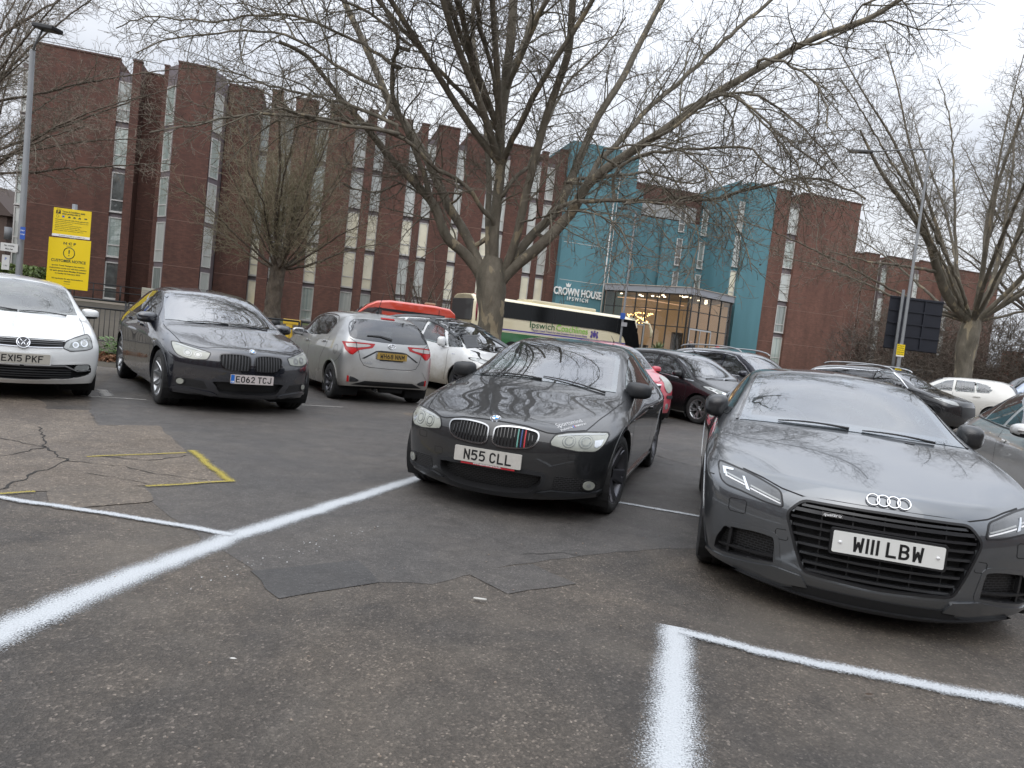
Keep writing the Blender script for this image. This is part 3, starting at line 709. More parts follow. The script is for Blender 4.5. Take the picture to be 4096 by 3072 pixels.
def gtcar():
    S = dict(at=(-3.73, 9.47, 36.9), L=5.0, wb=3.07, rt=.35, cowl=-.48, xe=-3.3, zseat=.95, mat=paint('hatch_black', (.010, .012, .019), .3, .25, 1., .10, (.06, .055, .05), coat_ior=1.9),
      xs=[.52, .34, .10, -.18, -.46, -.75, -1.1, -1.45, -2.0, -2.6, -3.1, -3.5, -3.8, -4.0],
      pw=[(.52, .85), (.3, .91), (0, .945), (-.5, .95), (-1.5, .935), (-2.6, .945), (-3.2, .945), (-3.7, .90), (-4.0, .82)],
      c=[(.52, .84, 0), (.34, .895, 0), (.1, .95, 0), (-.18, 1.0, .03), (-.46, 1.05, .10), (-.75, 1.19, .14), (-1.1, 1.36, .14), (-1.45, 1.49, .10), (-2.0, 1.563, 0), (-2.6, 1.555, 0), (-3.1, 1.47, 0), (-3.5, 1.33, -.06), (-3.8, 1.18, -.04), (-4.0, 1.12, 0)],
      e=[(.52, .69, .79), (.34, .73, .86), (.1, .75, .915), (-.18, .765, .965), (-.46, .78, 1.01), (-.75, .745, 1.12), (-1.1, .69, 1.29), (-1.45, .65, 1.42), (-2.0, .63, 1.495), (-2.6, .62, 1.485), (-3.1, .61, 1.39), (-3.5, .65, 1.24), (-3.8, .68, 1.11), (-4.0, .66, 1.07)],
      b=[(.52, .78, .74), (.34, .84, .82), (.1, .865, .88), (-.18, .88, .93), (-.5, .89, .97), (-1.2, .89, 1.0), (-2.4, .88, 1.02), (-3.2, .87, 1.05), (-3.7, .80, 1.05), (-4.0, .74, 1.02)],
      s=[(.52, .66), (.3, .73), (0, .80), (-.6, .83), (-2, .85), (-3.2, .88), (-4.0, .86)], zm=.55,
      o=[(.52, .22), (.1, .20), (-3, .22), (-4.0, .3)],
      fc=[(.78, .20), (.86, .32), (.88, .52), (.87, .66), (.83, .77), (.79, .82)], rc=[(-4.05, .33), (-4.11, .45), (-4.13, .6), (-4.13, .78), (-4.12, .98), (-4.08, 1.08)],
      crease={'rows': {3: .5, 5: .2}, 'long': {1: .4}, 'long_to': 4})
    return S
def hatch(at, mat, wb, fo, ro, W, H, rt, cowlx=-.35, wst=-1.1, front_z=.70, cowl_z=.98, belt=.93, belt2=1.0, tail=.30, roofdrop=.06, edgey=None, tum=.60, rake=.18, **kw):
    """generic five door hatchback from its main sizes"""
    hw = W / 2; rx = -wb - ro; bw = hw * .955; rp = -1.75 if wst > -1.3 else wst - .6
    ey = tum
    xs = [fo - .30, fo - .46, .12, (cowlx + .12) / 2, cowlx, cowlx + (wst - cowlx) * .33, cowlx + (wst - cowlx) * .68, wst, rp, (rp + rx) / 2 - .1, rx + tail + .25, rx + tail, rx + .14]
    f0 = front_z
    S = dict(at=at, L=fo + ro + wb, wb=wb, rt=rt, cowl=cowlx, xe=rx + .45, zseat=belt + .0, mat=mat, xs=xs,
      pw=[(xs[0], hw * .955), (fo - .5, hw * .975), (0, hw * .995), (-.5, hw), (-wb / 2, hw * .992), (-wb, hw), (rx + .35, hw * .97), (rx + .14, hw * .965)],
      c=[(xs[0], f0 + .04, 0), (xs[1], f0 + .10, 0), (xs[2], f0 + (cowl_z - f0) * .62, .0), (xs[3], f0 + (cowl_z - f0) * .82, .03), (cowlx, cowl_z, .08), (xs[5], cowl_z + (H - .05 - cowl_z) * .36, .12), (xs[6], cowl_z + (H - .05 - cowl_z) * .74, .12), (wst, H - .05, .08), (rp, H, 0), (xs[9], H - roofdrop * .4, 0), (xs[10], H - roofdrop, 0), (xs[11], H - roofdrop * 1.6, -.02), (xs[12], belt2 + .12, -.03)],
      e=[(xs[0], hw * .78, f0), (xs[1], hw * .82, f0 + .06), (xs[2], hw * .845, f0 + (cowl_z - f0) * .5), (xs[3], hw * .86, f0 + (cowl_z - f0) * .72), (cowlx, hw * .875, cowl_z - .05), (xs[5], hw * .83, cowl_z - .05 + (H - .07 - cowl_z) * .36), (xs[6], hw * .765, cowl_z - .05 + (H - .07 - cowl_z) * .74), (wst, ey + .04, H - .12), (rp, ey, H - .065), (xs[9], ey - .005, H - .065 - roofdrop * .4), (xs[10], ey - .02, H - .065 - roofdrop), (xs[11], ey - .01, H - .09 - roofdrop * 1.6), (xs[12], hw * .80, belt2 + .06)],
      b=[(xs[0], hw * .87, f0 - .05), (xs[1], hw * .915, f0 + .03), (xs[2], hw * .935, f0 + (cowl_z - f0) * .4), (cowlx, bw, belt - .01), (-wb / 2, bw, belt + .01), (-wb, bw * .985, belt2), (rx + .4, bw * .97, belt2 + .02), (rx + .14, hw * .86, belt2)],
      s=[(xs[0], f0 - .12), (0, f0), (-.6, .76), (-wb, .82), (rx + .14, .80)],
      o=[(xs[0], .21), (.1, .20), (-wb, .21), (rx + .14, .27)],
      fc=[(fo - .08, .20), (fo, .30), (fo, .48), (fo - .01, .60), (fo - .05, f0 - .04), (fo - .10, f0 + .03)],
      rc=[(rx + .06, .28), (rx, .38), (rx, .55), (rx + .02, .72), (rx + .05, .92), (rx + .10, belt2 + .10)])
    S.update(kw); return S
def mesh_mat(name, rot, w=.034, h=.018):
    t = NT(name); sp = t.new('SeparateXYZ'); cb = t.new('CombineXYZ'); t.l(t.obj(), sp.inputs[0]); t.l(sp.outputs[rot[0]], cb.inputs[0]); t.l(sp.outputs[rot[1]], cb.inputs[1])
    b = t.new('TexBrick'); t.l(cb.outputs[0], b.inputs['Vector'])
    b.inputs['Color1'].default_value = (.002, .002, .002, 1); b.inputs['Color2'].default_value = (.004, .004, .004, 1); b.inputs['Mortar'].default_value = (.03, .03, .032, 1)
    b.inputs['Scale'].default_value = 1; b.inputs['Mortar Size'].default_value = .0022; b.inputs['Brick Width'].default_value = w; b.inputs['Row Height'].default_value = h
    t.pbr(b.outputs[0], .45, 0, t.bump(b.outputs[1], .8, .01)); return t.m
M_meshF = mesh_mat('honeycomb_mesh', (1, 2), .030, .014)
M_plastic = simple('grey_plastic', (.035, .036, .038), .5, var=.25, vs=12, bump=.1, bs=200)
M_coupebump = simple('satin_dark_trim', (.017, .018, .020), .42, var=.15)
M_badgered = simple('plate_red', (.45, .02, .03), .4)
def recess(c, name, mode, poly, depth, mat, wallmat=None, lip=None, lipw=.03, grow=.01, lipoff=.003):
    poly = offs(poly, 0)
    c.cuts.append((mode, offs(poly, grow)))
    c.patch(name, mode, poly, mat, off=-depth, t=0, grid=.08)
    c.patch('intake_surround', mode, [('ring', offs(poly, .004), offs(poly, -.001))], wallmat or M_black, off=.002, t=depth + .01, grid=.1)
    c.patch('intake_edge', mode, [('ring', offs(poly, lipw), poly)], lip or c.mat, off=lipoff, t=.004, grid=.06)
def badge_M(c, mode, u, v, off=.004):
    p, n = c._pt(mode, u, v)
    n = n.normalized(); up = Vector((0, 0, 1)); x = up.cross(n).normalized(); y = n.cross(x)
    return Matrix(((x.x, y.x, n.x, p.x + n.x * off), (x.y, y.y, n.y, p.y + n.y * off), (x.z, y.z, n.z, p.z + n.z * off), (0, 0, 0, 1)))
def roundel(c, M, r=.041):
    bm = NB(); prism(bm, circ(0, 0, r, 32), -.01, .002, M); b = obj('badge', bm, M_chrome, c.root)
    bm = NB(); prism(bm, circ(0, 0, r * .94, 32), .002, .003, M); obj('badge_ring', bm, M_gloss, b)
    bm = NB(); prism(bm, circ(0, 0, r * .62, 32), .003, .004, M); obj('badge_rim', bm, M_chrome, b)
    for k in range(4):
        a0 = k * math.pi / 2; P = [(0, 0)] + [(r * .57 * math.cos(a0 + j * math.pi / 12), r * .57 * math.sin(a0 + j * math.pi / 12)) for j in range(7)]
        bm = NB(); prism(bm, P, .004, .005, M); obj('badge_quarter', bm, M_white if k % 2 == 0 else M_badgeblue, b)
    for ch, a in (('B', 40), ('M', 0), ('W', -40)):
        text('badge_lettering', ch, r * .42, M_white, b, M @ Matrix.Rotation(R(a), 4, 'Z') @ Matrix.Translation((0, r * .78, .0032)), bold=.001, extrude=.0004)
M_badgeblue = simple('roundel_blue', (.03, .25, .70), .3)
def torus(bm, cx, cy, r, w, M, n=32, ry=None, h=.006):
    ry = ry or r
    tube(bm, [M @ Vector((cx + r * math.cos(a), cy + ry * math.sin(a), h)) for a in [2 * math.pi * k / n for k in range(n + 1)]], w, 8, False)
def decal(c, name, s, size, mode, o, ex, ey, mat, parent=None, bold=0., fit=None, shear=0., off=.0012, space=1.):
    """lettering laid on the bodywork: o origin (u,v) and unit vectors ex, ey in the mode's plane"""
    bm = text_mesh(s, size, bold, 1., extrude=0, shear=shear, space=space)
    bmesh.ops.triangulate(bm, faces=bm.faces)
    if fit:
        w = max(v.co.x for v in bm.verts) - min(v.co.x for v in bm.verts)
        for v in bm.verts: v.co.x *= fit / w
    for v in bm.verts:
        u, w_ = o[0] + ex[0] * v.co.x + ey[0] * v.co.y, o[1] + ex[1] * v.co.x + ey[1] * v.co.y
        p, n = c._pt(mode, u, w_); v.co = p + n * off
    return obj(name, bm, mat, parent or c.root)
def lamp_ring(c, name, mode, u, v, r, mat, w=.006, off=.008, ry=None, parent=None):
    return c.patch(name, mode, [('ring', circ(u, v, r + w, 24, (ry or r) + w), circ(u, v, r, 24, ry))], mat, off=off, t=.004, grid=.2, parent=parent)
def headlight(c, poly, lens=None, edge=.008, bezel=None):
    hs_ = c.both('headlight', 'F', rnd(poly, .02), lens or M_lens, off=.003, t=.01, grid=.035)
    for h, sg in zip(hs_, (1, -1)):
        P = [(sg * a, b) for a, b in rnd(poly, .02)]; P = offs(P, 0)
        c.patch('headlight_edge', 'F', [('ring', offs(P, edge * .6), offs(P, -edge * .5))], bezel or M_black, off=.0035, t=.01, grid=.05, parent=h)
    return hs_
def sub(c, hs_, name, poly, mat, off=.005, mode='F', t=.003, ring=None):
    for h, sg in zip(hs_, (1, -1)):
        f = lambda P: [(sg * a, b) for a, b in P]
        c.patch(name, mode, [('ring', f(poly), f(ring))] if ring else f(poly), mat, off=off, t=t, grid=.05, parent=h)

M_glassC = glass('screen_glass_tint', (.40, .46, .46), 2.7, .04)
M_chrome3 = simple('grille_chrome', (.42, .43, .44), .18, 1.)
M_decal = simple('decal_white', (.5, .5, .5), .5)
def coupe_details():
    S = coupe(); c = Car(S, 'parked_coupe', 'matt black two-door coupe with N55 CLL plate, in the middle of the car park', 'cars parked in the near bays')
    # lamps
    H = [(.43, .60), (.455, .652), (.53, .672), (.65, .684), (.785, .688), (.80, .668), (.79, .612), (.758, .566), (.73, .549), (.62, .546), (.515, .560), (.44, .573)]
    hs_ = headlight(c, H, M_lensfog)
    for (y, z, r) in ((.555, .613, .040), (.665, .616, .042)):
        sub(c, hs_, 'lamp_bowl', circ(y, z, r + .006, 22), M_bowl, .0045); sub(c, hs_, 'lamp_ring', circ(y, z, r, 22), M_lensfog, .0055, ring=circ(y, z, r - .008, 22))
        sub(c, hs_, 'projector', circ(y, z, r * .55, 16), M_lensfog, .006)
    sub(c, hs_, 'lamp_brow', [(.47, .648), (.53, .664), (.65, .676), (.775, .679), (.775, .671), (.65, .664), (.53, .652), (.475, .638)], M_lens, .005)
    sub(c, hs_, 'indicator_cells', [(.72, .63), (.775, .64), (.765, .60), (.74, .58), (.725, .585)], M_reflector, .005)
    # kidneys
    K = [(.018, .60), (.022, .645), (.05, .664), (.10, .673), (.19, .677), (.285, .669), (.335, .655), (.350, .625), (.342, .585), (.318, .553), (.26, .529), (.16, .519), (.08, .519), (.035, .533), (.018, .558)]
    K = spl(K, 3, True)
    for sg in (1, -1):
        P = offs([(sg * a, b) for a, b in K], 0)
        k = c.patch('grille', 'F', offs(P, -.008), M_matte, off=.003, t=.01, grid=.05)
        c.patch('grille_frame', 'F', [('ring', offs(P, .001), offs(P, -.009))], M_chrome3, off=.014, t=.016, grid=.04, parent=k)
        for i in range(11):
            y = sg * (.052 + i * .0255)
            z1 = .662 - (.02 if i > 8 else 0) - (.012 if i == 10 else 0); z0 = .533 + (.022 if i > 8 else .004 * (i > 6)) + (.018 if i == 10 else 0)
            col = M_gloss
            if sg == 1 and i in (6, 7, 8): col = (M_stripeA, M_stripeB, M_stripeC)[i - 6]
            w = .009 if col is not M_gloss else .006
            c.patch('grille_bar', 'F', [(y - w / 2, z0), (y + w / 2, z0), (y + w / 2 - sg * .004, z1), (y - w / 2 - sg * .004, z1)], col, off=.010, t=.009, grid=.06, parent=k)
    roundel(c, badge_M(c, 'F', 0, .712))
    # bumper openings
    recess(c, 'lower_grille', 'F', spl([(-.40, .325), (-.36, .345), (0, .352), (.36, .345), (.40, .325), (.385, .27), (.335, .222), (.27, .195), (0, .178), (-.27, .195), (-.335, .222), (-.385, .27)], 3, True), .06, M_meshF, lip=M_coupebump)
    for sg in (1, -1):
        V = [(sg * a, b) for a, b in [(.49, .352), (.62, .35), (.755, .335), (.775, .30), (.76, .262), (.60, .252), (.475, .256)]]
        c.patch('bumper_vent', 'F', rnd(offs(V, 0), .02), M_meshF, off=.003, t=.005)
        f = c.patch('fog_light', 'F', circ(sg * .712, .297, .047, 24, .043), M_black, off=.010, t=.012, grid=.1)
        c.patch('fog_lens', 'F', circ(sg * .712, .297, .037, 24, .034), M_lensfog, off=.013, t=.004, grid=.1, parent=f); c.patch('fog_bulb', 'F', circ(sg * .712, .297, .014, 12), M_lens, off=.015, t=.002, grid=.1, parent=f)
        c.patch('bumper_fin', 'F', [(sg * .36, .215), (sg * .47, .243), (sg * .62, .240), (sg * .76, .246), (sg * .79, .262), (sg * .79, .235), (sg * .62, .212), (sg * .46, .195)], M_coupebump, off=.016, t=.03, grid=.05)
        c.line('panel_gap', 'F', [(sg * y, z) for y, z in [(.565, .487), (.566, .522), (.575, .530), (.645, .530), (.651, .522), (.649, .490), (.64, .483), (.575, .482), (.565, .487)]], .004, both=False)
    c.line('panel_gap', 'F', [(-.465, .434), (-.405, .438), (-.39, .43), (-.388, .392), (-.40, .385), (-.455, .386), (-.462, .395), (-.465, .434)], .004, both=False)
    # shut lines
    c.line('bonnet_gap', 'F', [(0, .700), (.12, .698), (.25, .690), (.34, .672), (.40, .660), (.45, .6585), (.53, .679), (.64, .693)], .008)
    c.line('bonnet_gap', 'T', [(.52, .640), (.38, .672), (.26, .694), (.1, .725), (-.1, .748), (-.3, .765), (-.42, .77)], .007)
    c.line('door_gap', 'L', [(-.50, .90), (-.42, .80), (-.40, .60), (-.44, .40), (-.47, .28)], .007)
    c.line('door_gap', 'L', [(-1.93, .93), (-2.0, .70), (-1.95, .48), (-1.86, .28)], .007)
    c.line('bumper_gap', 'L', [(.35, .625), (.38, .57), (.36, .52)], .006)
    c.line('swage', 'L', [(-.36, .735), (-1.2, .755), (-2.2, .775), (-3.0, .79)], .006, mat=c.mat, off=.006, t=.012)
    for m in 'LR':
        c.patch('side_repeater', m, rnd([(-.30, .612), (-.22, .612), (-.22, .642), (-.30, .642)], .012), M_amber if m == 'R' else M_clear, off=.006)
        c.patch('door_handle', m, rnd([(-1.55, .762), (-1.80, .762), (-1.80, .795), (-1.55, .795)], .012), c.mat, off=.035, t=.03)
        c.patch('side_skirt', m, [(-.40, .24), (-2.36, .24), (-2.36, .19), (-.40, .19)], c.mat, off=.016, t=.03)
    # glass
    c.window('windscreen', 'T', spl([(-.52, -.675), (-.45, -.52), (-.40, -.25), (-.39, 0), (-.40, .25), (-.45, .52), (-.52, .675)], 3) + spl([(-.90, .615), (-1.30, .54), (-1.26, .40), (-1.21, .2), (-1.20, 0), (-1.21, -.2), (-1.26, -.40), (-1.30, -.54), (-.90, -.615)], 3), M_glassC, frit=.045)
    c.window('side_window', 'L', rnd([(-.66, .945), (-1.0, 1.10), (-1.36, 1.235), (-1.70, 1.295), (-1.98, 1.30), (-1.98, .955), (-1.0, .94)], .03), M_glass, frit=.018, both=True)
    c.window('rear_side_window', 'L', rnd([(-2.0, 1.30), (-2.35, 1.265), (-2.62, 1.17), (-2.78, 1.04), (-2.70, .985), (-2.0, .957)], .03), M_glass, frit=.018, both=True)
    c.window('rear_window', 'T', [(-2.62, -.52), (-2.60, 0), (-2.62, .52), (-3.15, .60), (-3.22, 0), (-3.15, -.60)], M_glassdark, frit=.04)
    c.mirror(-.74, .845, .975, (.095, .115, .080), M_coupebump, arm_to=(-.72, .78, .90), capmat=M_coupebump)
    c.wipers([(-.405, .02, -.49, -.60), (-.415, .60, -.455, .02)])
    c.plate('N55 CLL', .812, .432, M_dirty_pl2, bold=.005)
    bm = NB(); prism(bm, [(-.205, -.072), (.215, -.072), (.215, -.05), (-.205, -.05)], 0, .004, Matrix(((0, 0, 1, .806), (1, 0, 0, 0), (0, 1, 0, .432), (0, 0, 0, 1)))); r_ = obj('plate_strip', bm, M_badgered, c.root)
    text('strip_lettering', 'www.lakeviewcars.co.uk', .021, M_white, r_, Matrix(((0, 0, 1, .8115), (1, 0, 0, 0), (0, 1, 0, .3715), (0, 0, 0, 1))), bold=.0006, extrude=.0002, fit=.22)
    # bonnet lettering (on the car's left side)
    d1 = Vector((.37 - .65, .595 - .425)); L_ = d1.length; ex = d1 / L_; ey = Vector((-ex.y, ex.x)) * -1
    if ey.x > 0: ey = -ey
    dc = decal(c, 'bonnet_lettering', 'Sportsmind', .070, 'T', (.50, .505), ex, ey, M_decal, bold=0, fit=L_ * .85, shear=.35)
    o2 = (.52, .558); decal(c, 'bonnet_lettering_small', 'Produced by', .026, 'T', (.585, .515), ex, ey, M_decal, bold=.0006, fit=.115, parent=dc); decal(c, 'bonnet_lettering_sport', 'MBMWSPORT', .026, 'T', (.455, .592), ex, ey, M_decal, bold=.0006, fit=.12, parent=dc)
    for k, m_ in enumerate((M_badgeblue, M_stripeC)):
        q = Vector((.525, .550)) + ex * (.011 * k); c.patch('bonnet_stripe', 'T', [tuple(q - ex * .004 - ey * .010), tuple(q + ex * .004 - ey * .010), tuple(q + ex * .007 + ey * .010), tuple(q - ex * .001 + ey * .010)], m_, off=.0012, t=0, parent=dc)
    c.interior(); c.finish()
    c.wheels(spokes(5, .075, .052, .03, twin=.17), M_rimdark, steer=R(-7), wid=.235, rr=.238)
    return c
M_stripeA = simple('stripe_green', (.12, .32, .27), .4); M_stripeB = simple('stripe_navy', (.02, .06, .20), .4); M_stripeC = simple('stripe_red', (.45, .02, .03), .4)
M_dirty_pl2 = simple('plate_grey', (.50, .48, .44), .45, var=.14, vs=40)
M_badgegrey = simple('lamp_grey', (.10, .105, .11), .2, .4, Coat_Weight=1., var=.25, vs=25)

def tt_details():
    S = ttcar(); c = Car(S, 'parked_coupe', 'shiny grey sports coupe with four rings and W111 LBW plate, nearest the camera', 'cars parked in the near bays')
    H = [(.487, .568), (.505, .650), (.60, .682), (.67, .700), (.77, .716), (.83, .724), (.835, .70), (.815, .635), (.783, .613), (.703, .603), (.58, .576)]
    hs_ = headlight(c, H, M_badgegrey)
    sub(c, hs_, 'lamp_panel', [(.515, .590), (.525, .64), (.62, .672), (.77, .70), (.80, .65), (.70, .62), (.60, .60)], M_badgegrey, .0045)
    for a, b in (((.50, .582), (.655, .622)), ((.685, .632), (.79, .655))):
        w = .007; sub(c, hs_, 'light_strip', [a, b, (b[0], b[1] + w), (a[0], a[1] + w)], M_white, .007)
        w2 = .02; sub(c, hs_, 'light_blade', [(a[0] + .005, a[1] + .014), (b[0], b[1] + .014), (b[0], b[1] + .022), (a[0] + .005, a[1] + .022)], M_lens, .006)
    sub(c, hs_, 'light_upright', [(.655, .612), (.675, .618), (.70, .675), (.688, .675)], M_reflector, .008)
    sub(c, hs_, 'light_hook', [(.78, .66), (.80, .665), (.81, .70), (.75, .70), (.75, .69), (.79, .688)], M_reflector, .007)
    # grille
    G = [(0, .634), (.395, .628), (.468, .548), (.40, .36), (.355, .258), (0, .243), (-.355, .258), (-.40, .36), (-.468, .548), (-.395, .628)]
    G = rnd(G, .035, 4)
    recess(c, 'grille', 'F', offs(G, -.006), .06, M_matte, M_black, lip=M_black, lipw=.012, grow=.006, lipoff=.010)
    c.patch('grille_frame', 'F', [('ring', offs(G, .022), offs(G, .003))], c.mat, off=.005, t=.008, grid=.06)
    g0 = c.patch('grille_slats', 'F', [(-.43, .572), (.43, .572), (.43, .590), (-.43, .590)], M_gloss2, off=.004, t=.02, grid=.06)
    for z, ww in ((.607, .40), (.540, .445), (.498, .435), (.452, .425), (.405, .40), (.358, .385), (.312, .365), (.272, .345)):
        c.patch('grille_slat', 'F', [(-ww, z - .0065), (ww, z - .0065), (ww, z + .0065), (-ww, z + .0065)], M_gloss2, off=-.004, t=.024, grid=.06, parent=g0)
    for y in (-.3, -.15, 0, .15, .3): c.patch('grille_rib', 'F', [(y - .003, .262), (y + .003, .262), (y + .003, .622), (y - .003, .622)], M_black, off=-.02, t=.01, grid=.06, parent=g0)
    M = badge_M(c, 'F', .005, .690, .004); bm = NB()
    for k in range(4): torus(bm, (-.0735 + .049 * k), 0, .0305, .0042, M)
    obj('ring_badge', bm, M_chrome, c.root)
    # text badge
    M = Matrix.Translation((.850, -.255, .585)) @ Matrix(((0, 0, 1, 0), (1, 0, 0, 0), (0, 1, 0, 0), (0, 0, 0, 1)))
    bm = NB(); prism(bm, rnd([(-.05, -.010), (.05, -.010), (.05, .010), (-.05, .010)], .005), -.01, 0, M); b = obj('grille_badge', bm, M_chrome, c.root)
    bm = NB(); prism(bm, rnd([(-.048, -.008), (.048, -.008), (.048, .008), (-.048, .008)], .005), 0, .001, M); obj('grille_badge_face', bm, M_black, b)
    text('badge_lettering', 'quattro', .021, M_white, b, M @ Matrix.Translation((0, .001, .0014)), bold=.0005, extrude=.0002, fit=.088)
    c.plate('W111 LBW', .888, .463, M_white_pl, surround=M_black, y0=.015, bold=.006)
    bm = NB()
    for y in (-.225, .23): lathe(bm, [(.001, .006), (.006, .005), (.009, 0)], 12, Matrix.Translation((.893, y + .015, .463)) @ Matrix.Rotation(R(-90), 4, 'Z'))
    obj('plate_screws', bm, M_white, c.root)
    # side intakes
    for sg in (1, -1):
        V = [(sg * a, b) for a, b in [(.515, .402), (.62, .402), (.765, .385), (.80, .30), (.805, .225), (.745, .226), (.60, .245), (.488, .262)]]
        recess(c, 'bumper_intake', 'F', rnd(offs(V, 0), .02), .04, M_meshF, grow=.004, lipw=.025)
        c.patch('intake_blade', 'F', [(sg * .49, .285), (sg * .79, .262), (sg * .79, .274), (sg * .492, .297)], M_black, off=-.008, t=.02)
        c.patch('intake_post', 'F', [(sg * .735, .23), (sg * .75, .23), (sg * .745, .388), (sg * .73, .388)], M_black, off=-.012, t=.02)
        c.patch('bumper_lip', 'F', [(sg * .32, .175), (sg * .36, .232), (sg * .49, .245), (sg * .62, .222), (sg * .75, .205), (sg * .84, .205), (sg * .84, .185), (sg * .62, .185), (sg * .45, .160)], c.mat, off=.012, t=.02, grid=.05)
        c.line('panel_gap', 'F', [(sg * y, z) for y, z in [(.67, .489), (.668, .548), (.68, .557), (.75, .551), (.758, .54), (.757, .49), (.748, .479), (.68, .481), (.67, .489)]], .004, both=False)
        c.line('panel_gap', 'F', [(sg * y, z) for y, z in [(.446, .405), (.446, .448), (.455, .455), (.505, .45), (.51, .44), (.507, .403), (.498, .397), (.455, .398), (.446, .405)]], .004, both=False)
    c.patch('splitter', 'F', [(-.36, .118), (.36, .118), (.40, .170), (.33, .185), (-.33, .185), (-.40, .170)], M_matte, off=.006, t=.02)
    c.patch('splitter_lip', 'F', [(-.62, .135), (-.35, .115), (.35, .115), (.62, .135), (.62, .15), (.35, .132), (-.35, .132), (-.62, .15)], M_black, off=.02, t=.05)
    c.line('bonnet_gap', 'F', [(0, .655), (.25, .653), (.39, .646), (.50, .664), (.60, .695), (.70, .714)], .007)
    c.line('bumper_gap', 'L', [(.20, .605), (.36, .645), (.45, .648)], .005)
    c.line('door_gap', 'L', [(-.44, .90), (-.38, .78), (-.38, .55), (-.44, .30)], .006)
    c.window('windscreen', 'T', spl([(-.38, -.705), (-.31, -.50), (-.26, -.25), (-.25, 0), (-.26, .25), (-.31, .50), (-.38, .705)], 3) + spl([(-.80, .635), (-1.22, .55), (-1.18, .35), (-1.15, .15), (-1.15, 0), (-1.15, -.15), (-1.18, -.35), (-1.22, -.55), (-.80, -.635)], 3), M_glassTT, frit=.06)
    c.patch('dash_band', 'T', spl([(-.39, -.66), (-.30, -.40), (-.27, 0), (-.30, .40), (-.39, .66)], 3) + spl([(-.46, .63), (-.37, .30), (-.355, 0), (-.37, -.30), (-.46, -.63)], 3), M_gloss, off=.002, t=0)
    P = []
    for k in range(14):
        a = math.pi * k / 13; P.append((-1.0 + .05 * math.cos(a + math.pi / 2) * -1 + .02, .03 * math.sin(a + math.pi / 2) * 1.))
    c.patch('sensor_patch', 'T', circ(-1.0, .06, .055, 18, .038), M_gloss, off=.003, t=0); c.patch('sensor_patch', 'T', [(-1.16, .045), (-1.16, .075), (-1.0, .085), (-1.0, .035)], M_gloss, off=.0025, t=0)
    c.window('side_window', 'L', rnd([(-.56, .945), (-.92, 1.10), (-1.22, 1.205), (-1.60, 1.265), (-1.75, 1.262), (-1.80, .935), (-1.0, .93)], .03), M_glass, frit=.018, both=True)
    c.window('rear_side_window', 'L', rnd([(-1.82, 1.255), (-2.15, 1.19), (-2.42, 1.06), (-2.46, .98), (-1.85, .945)], .03), M_glassdark, frit=.018, both=True)
    c.window('rear_window', 'T', [(-2.2, -.50), (-2.2, .50), (-2.85, .58), (-2.85, -.58)], M_glassdark, frit=.04)
    for sg in (1, -1): c.line('pillar_seal', 'T', [(-.39, sg * .722), (-.80, sg * .655), (-1.2, sg * .572), (-1.25, sg * .565)], .016, both=False, off=.006, t=.01, mat=M_gloss)
    c.line('roof_seal', 'T', [(-1.135, 0), (-1.145, .25), (-1.20, .53)], .012, mat=M_gloss, off=.003)
    c.mirror(-.80, .86, .985, (.09, .085, .095), M_gloss2, arm_to=(-.80, .80, .885), capmat=M_gloss2, e=.7)
    c.wipers([(-.27, -.02, -.33, -.46), (-.285, .50, -.265, .06)])
    c.patch('bonnet_washer', 'T', rnd([(-.18, .30), (-.18, .36), (-.20, .36), (-.20, .30)], .01), M_black, off=.004)
    c.interior(xd=0); c.finish()
    c.wheels(spokes(5, .07, .05, .03, twin=.2), M_rimdark, steer=0, wid=.245, rr=.235)
    return c
M_gloss2 = simple('dark_gloss', (.018, .019, .021), .3, Coat_Weight=.6, Coat_Roughness=.1)
M_glassTT = glass('screen_glass', (.50, .56, .60), 2.6, .12, (.50, .56, .60))
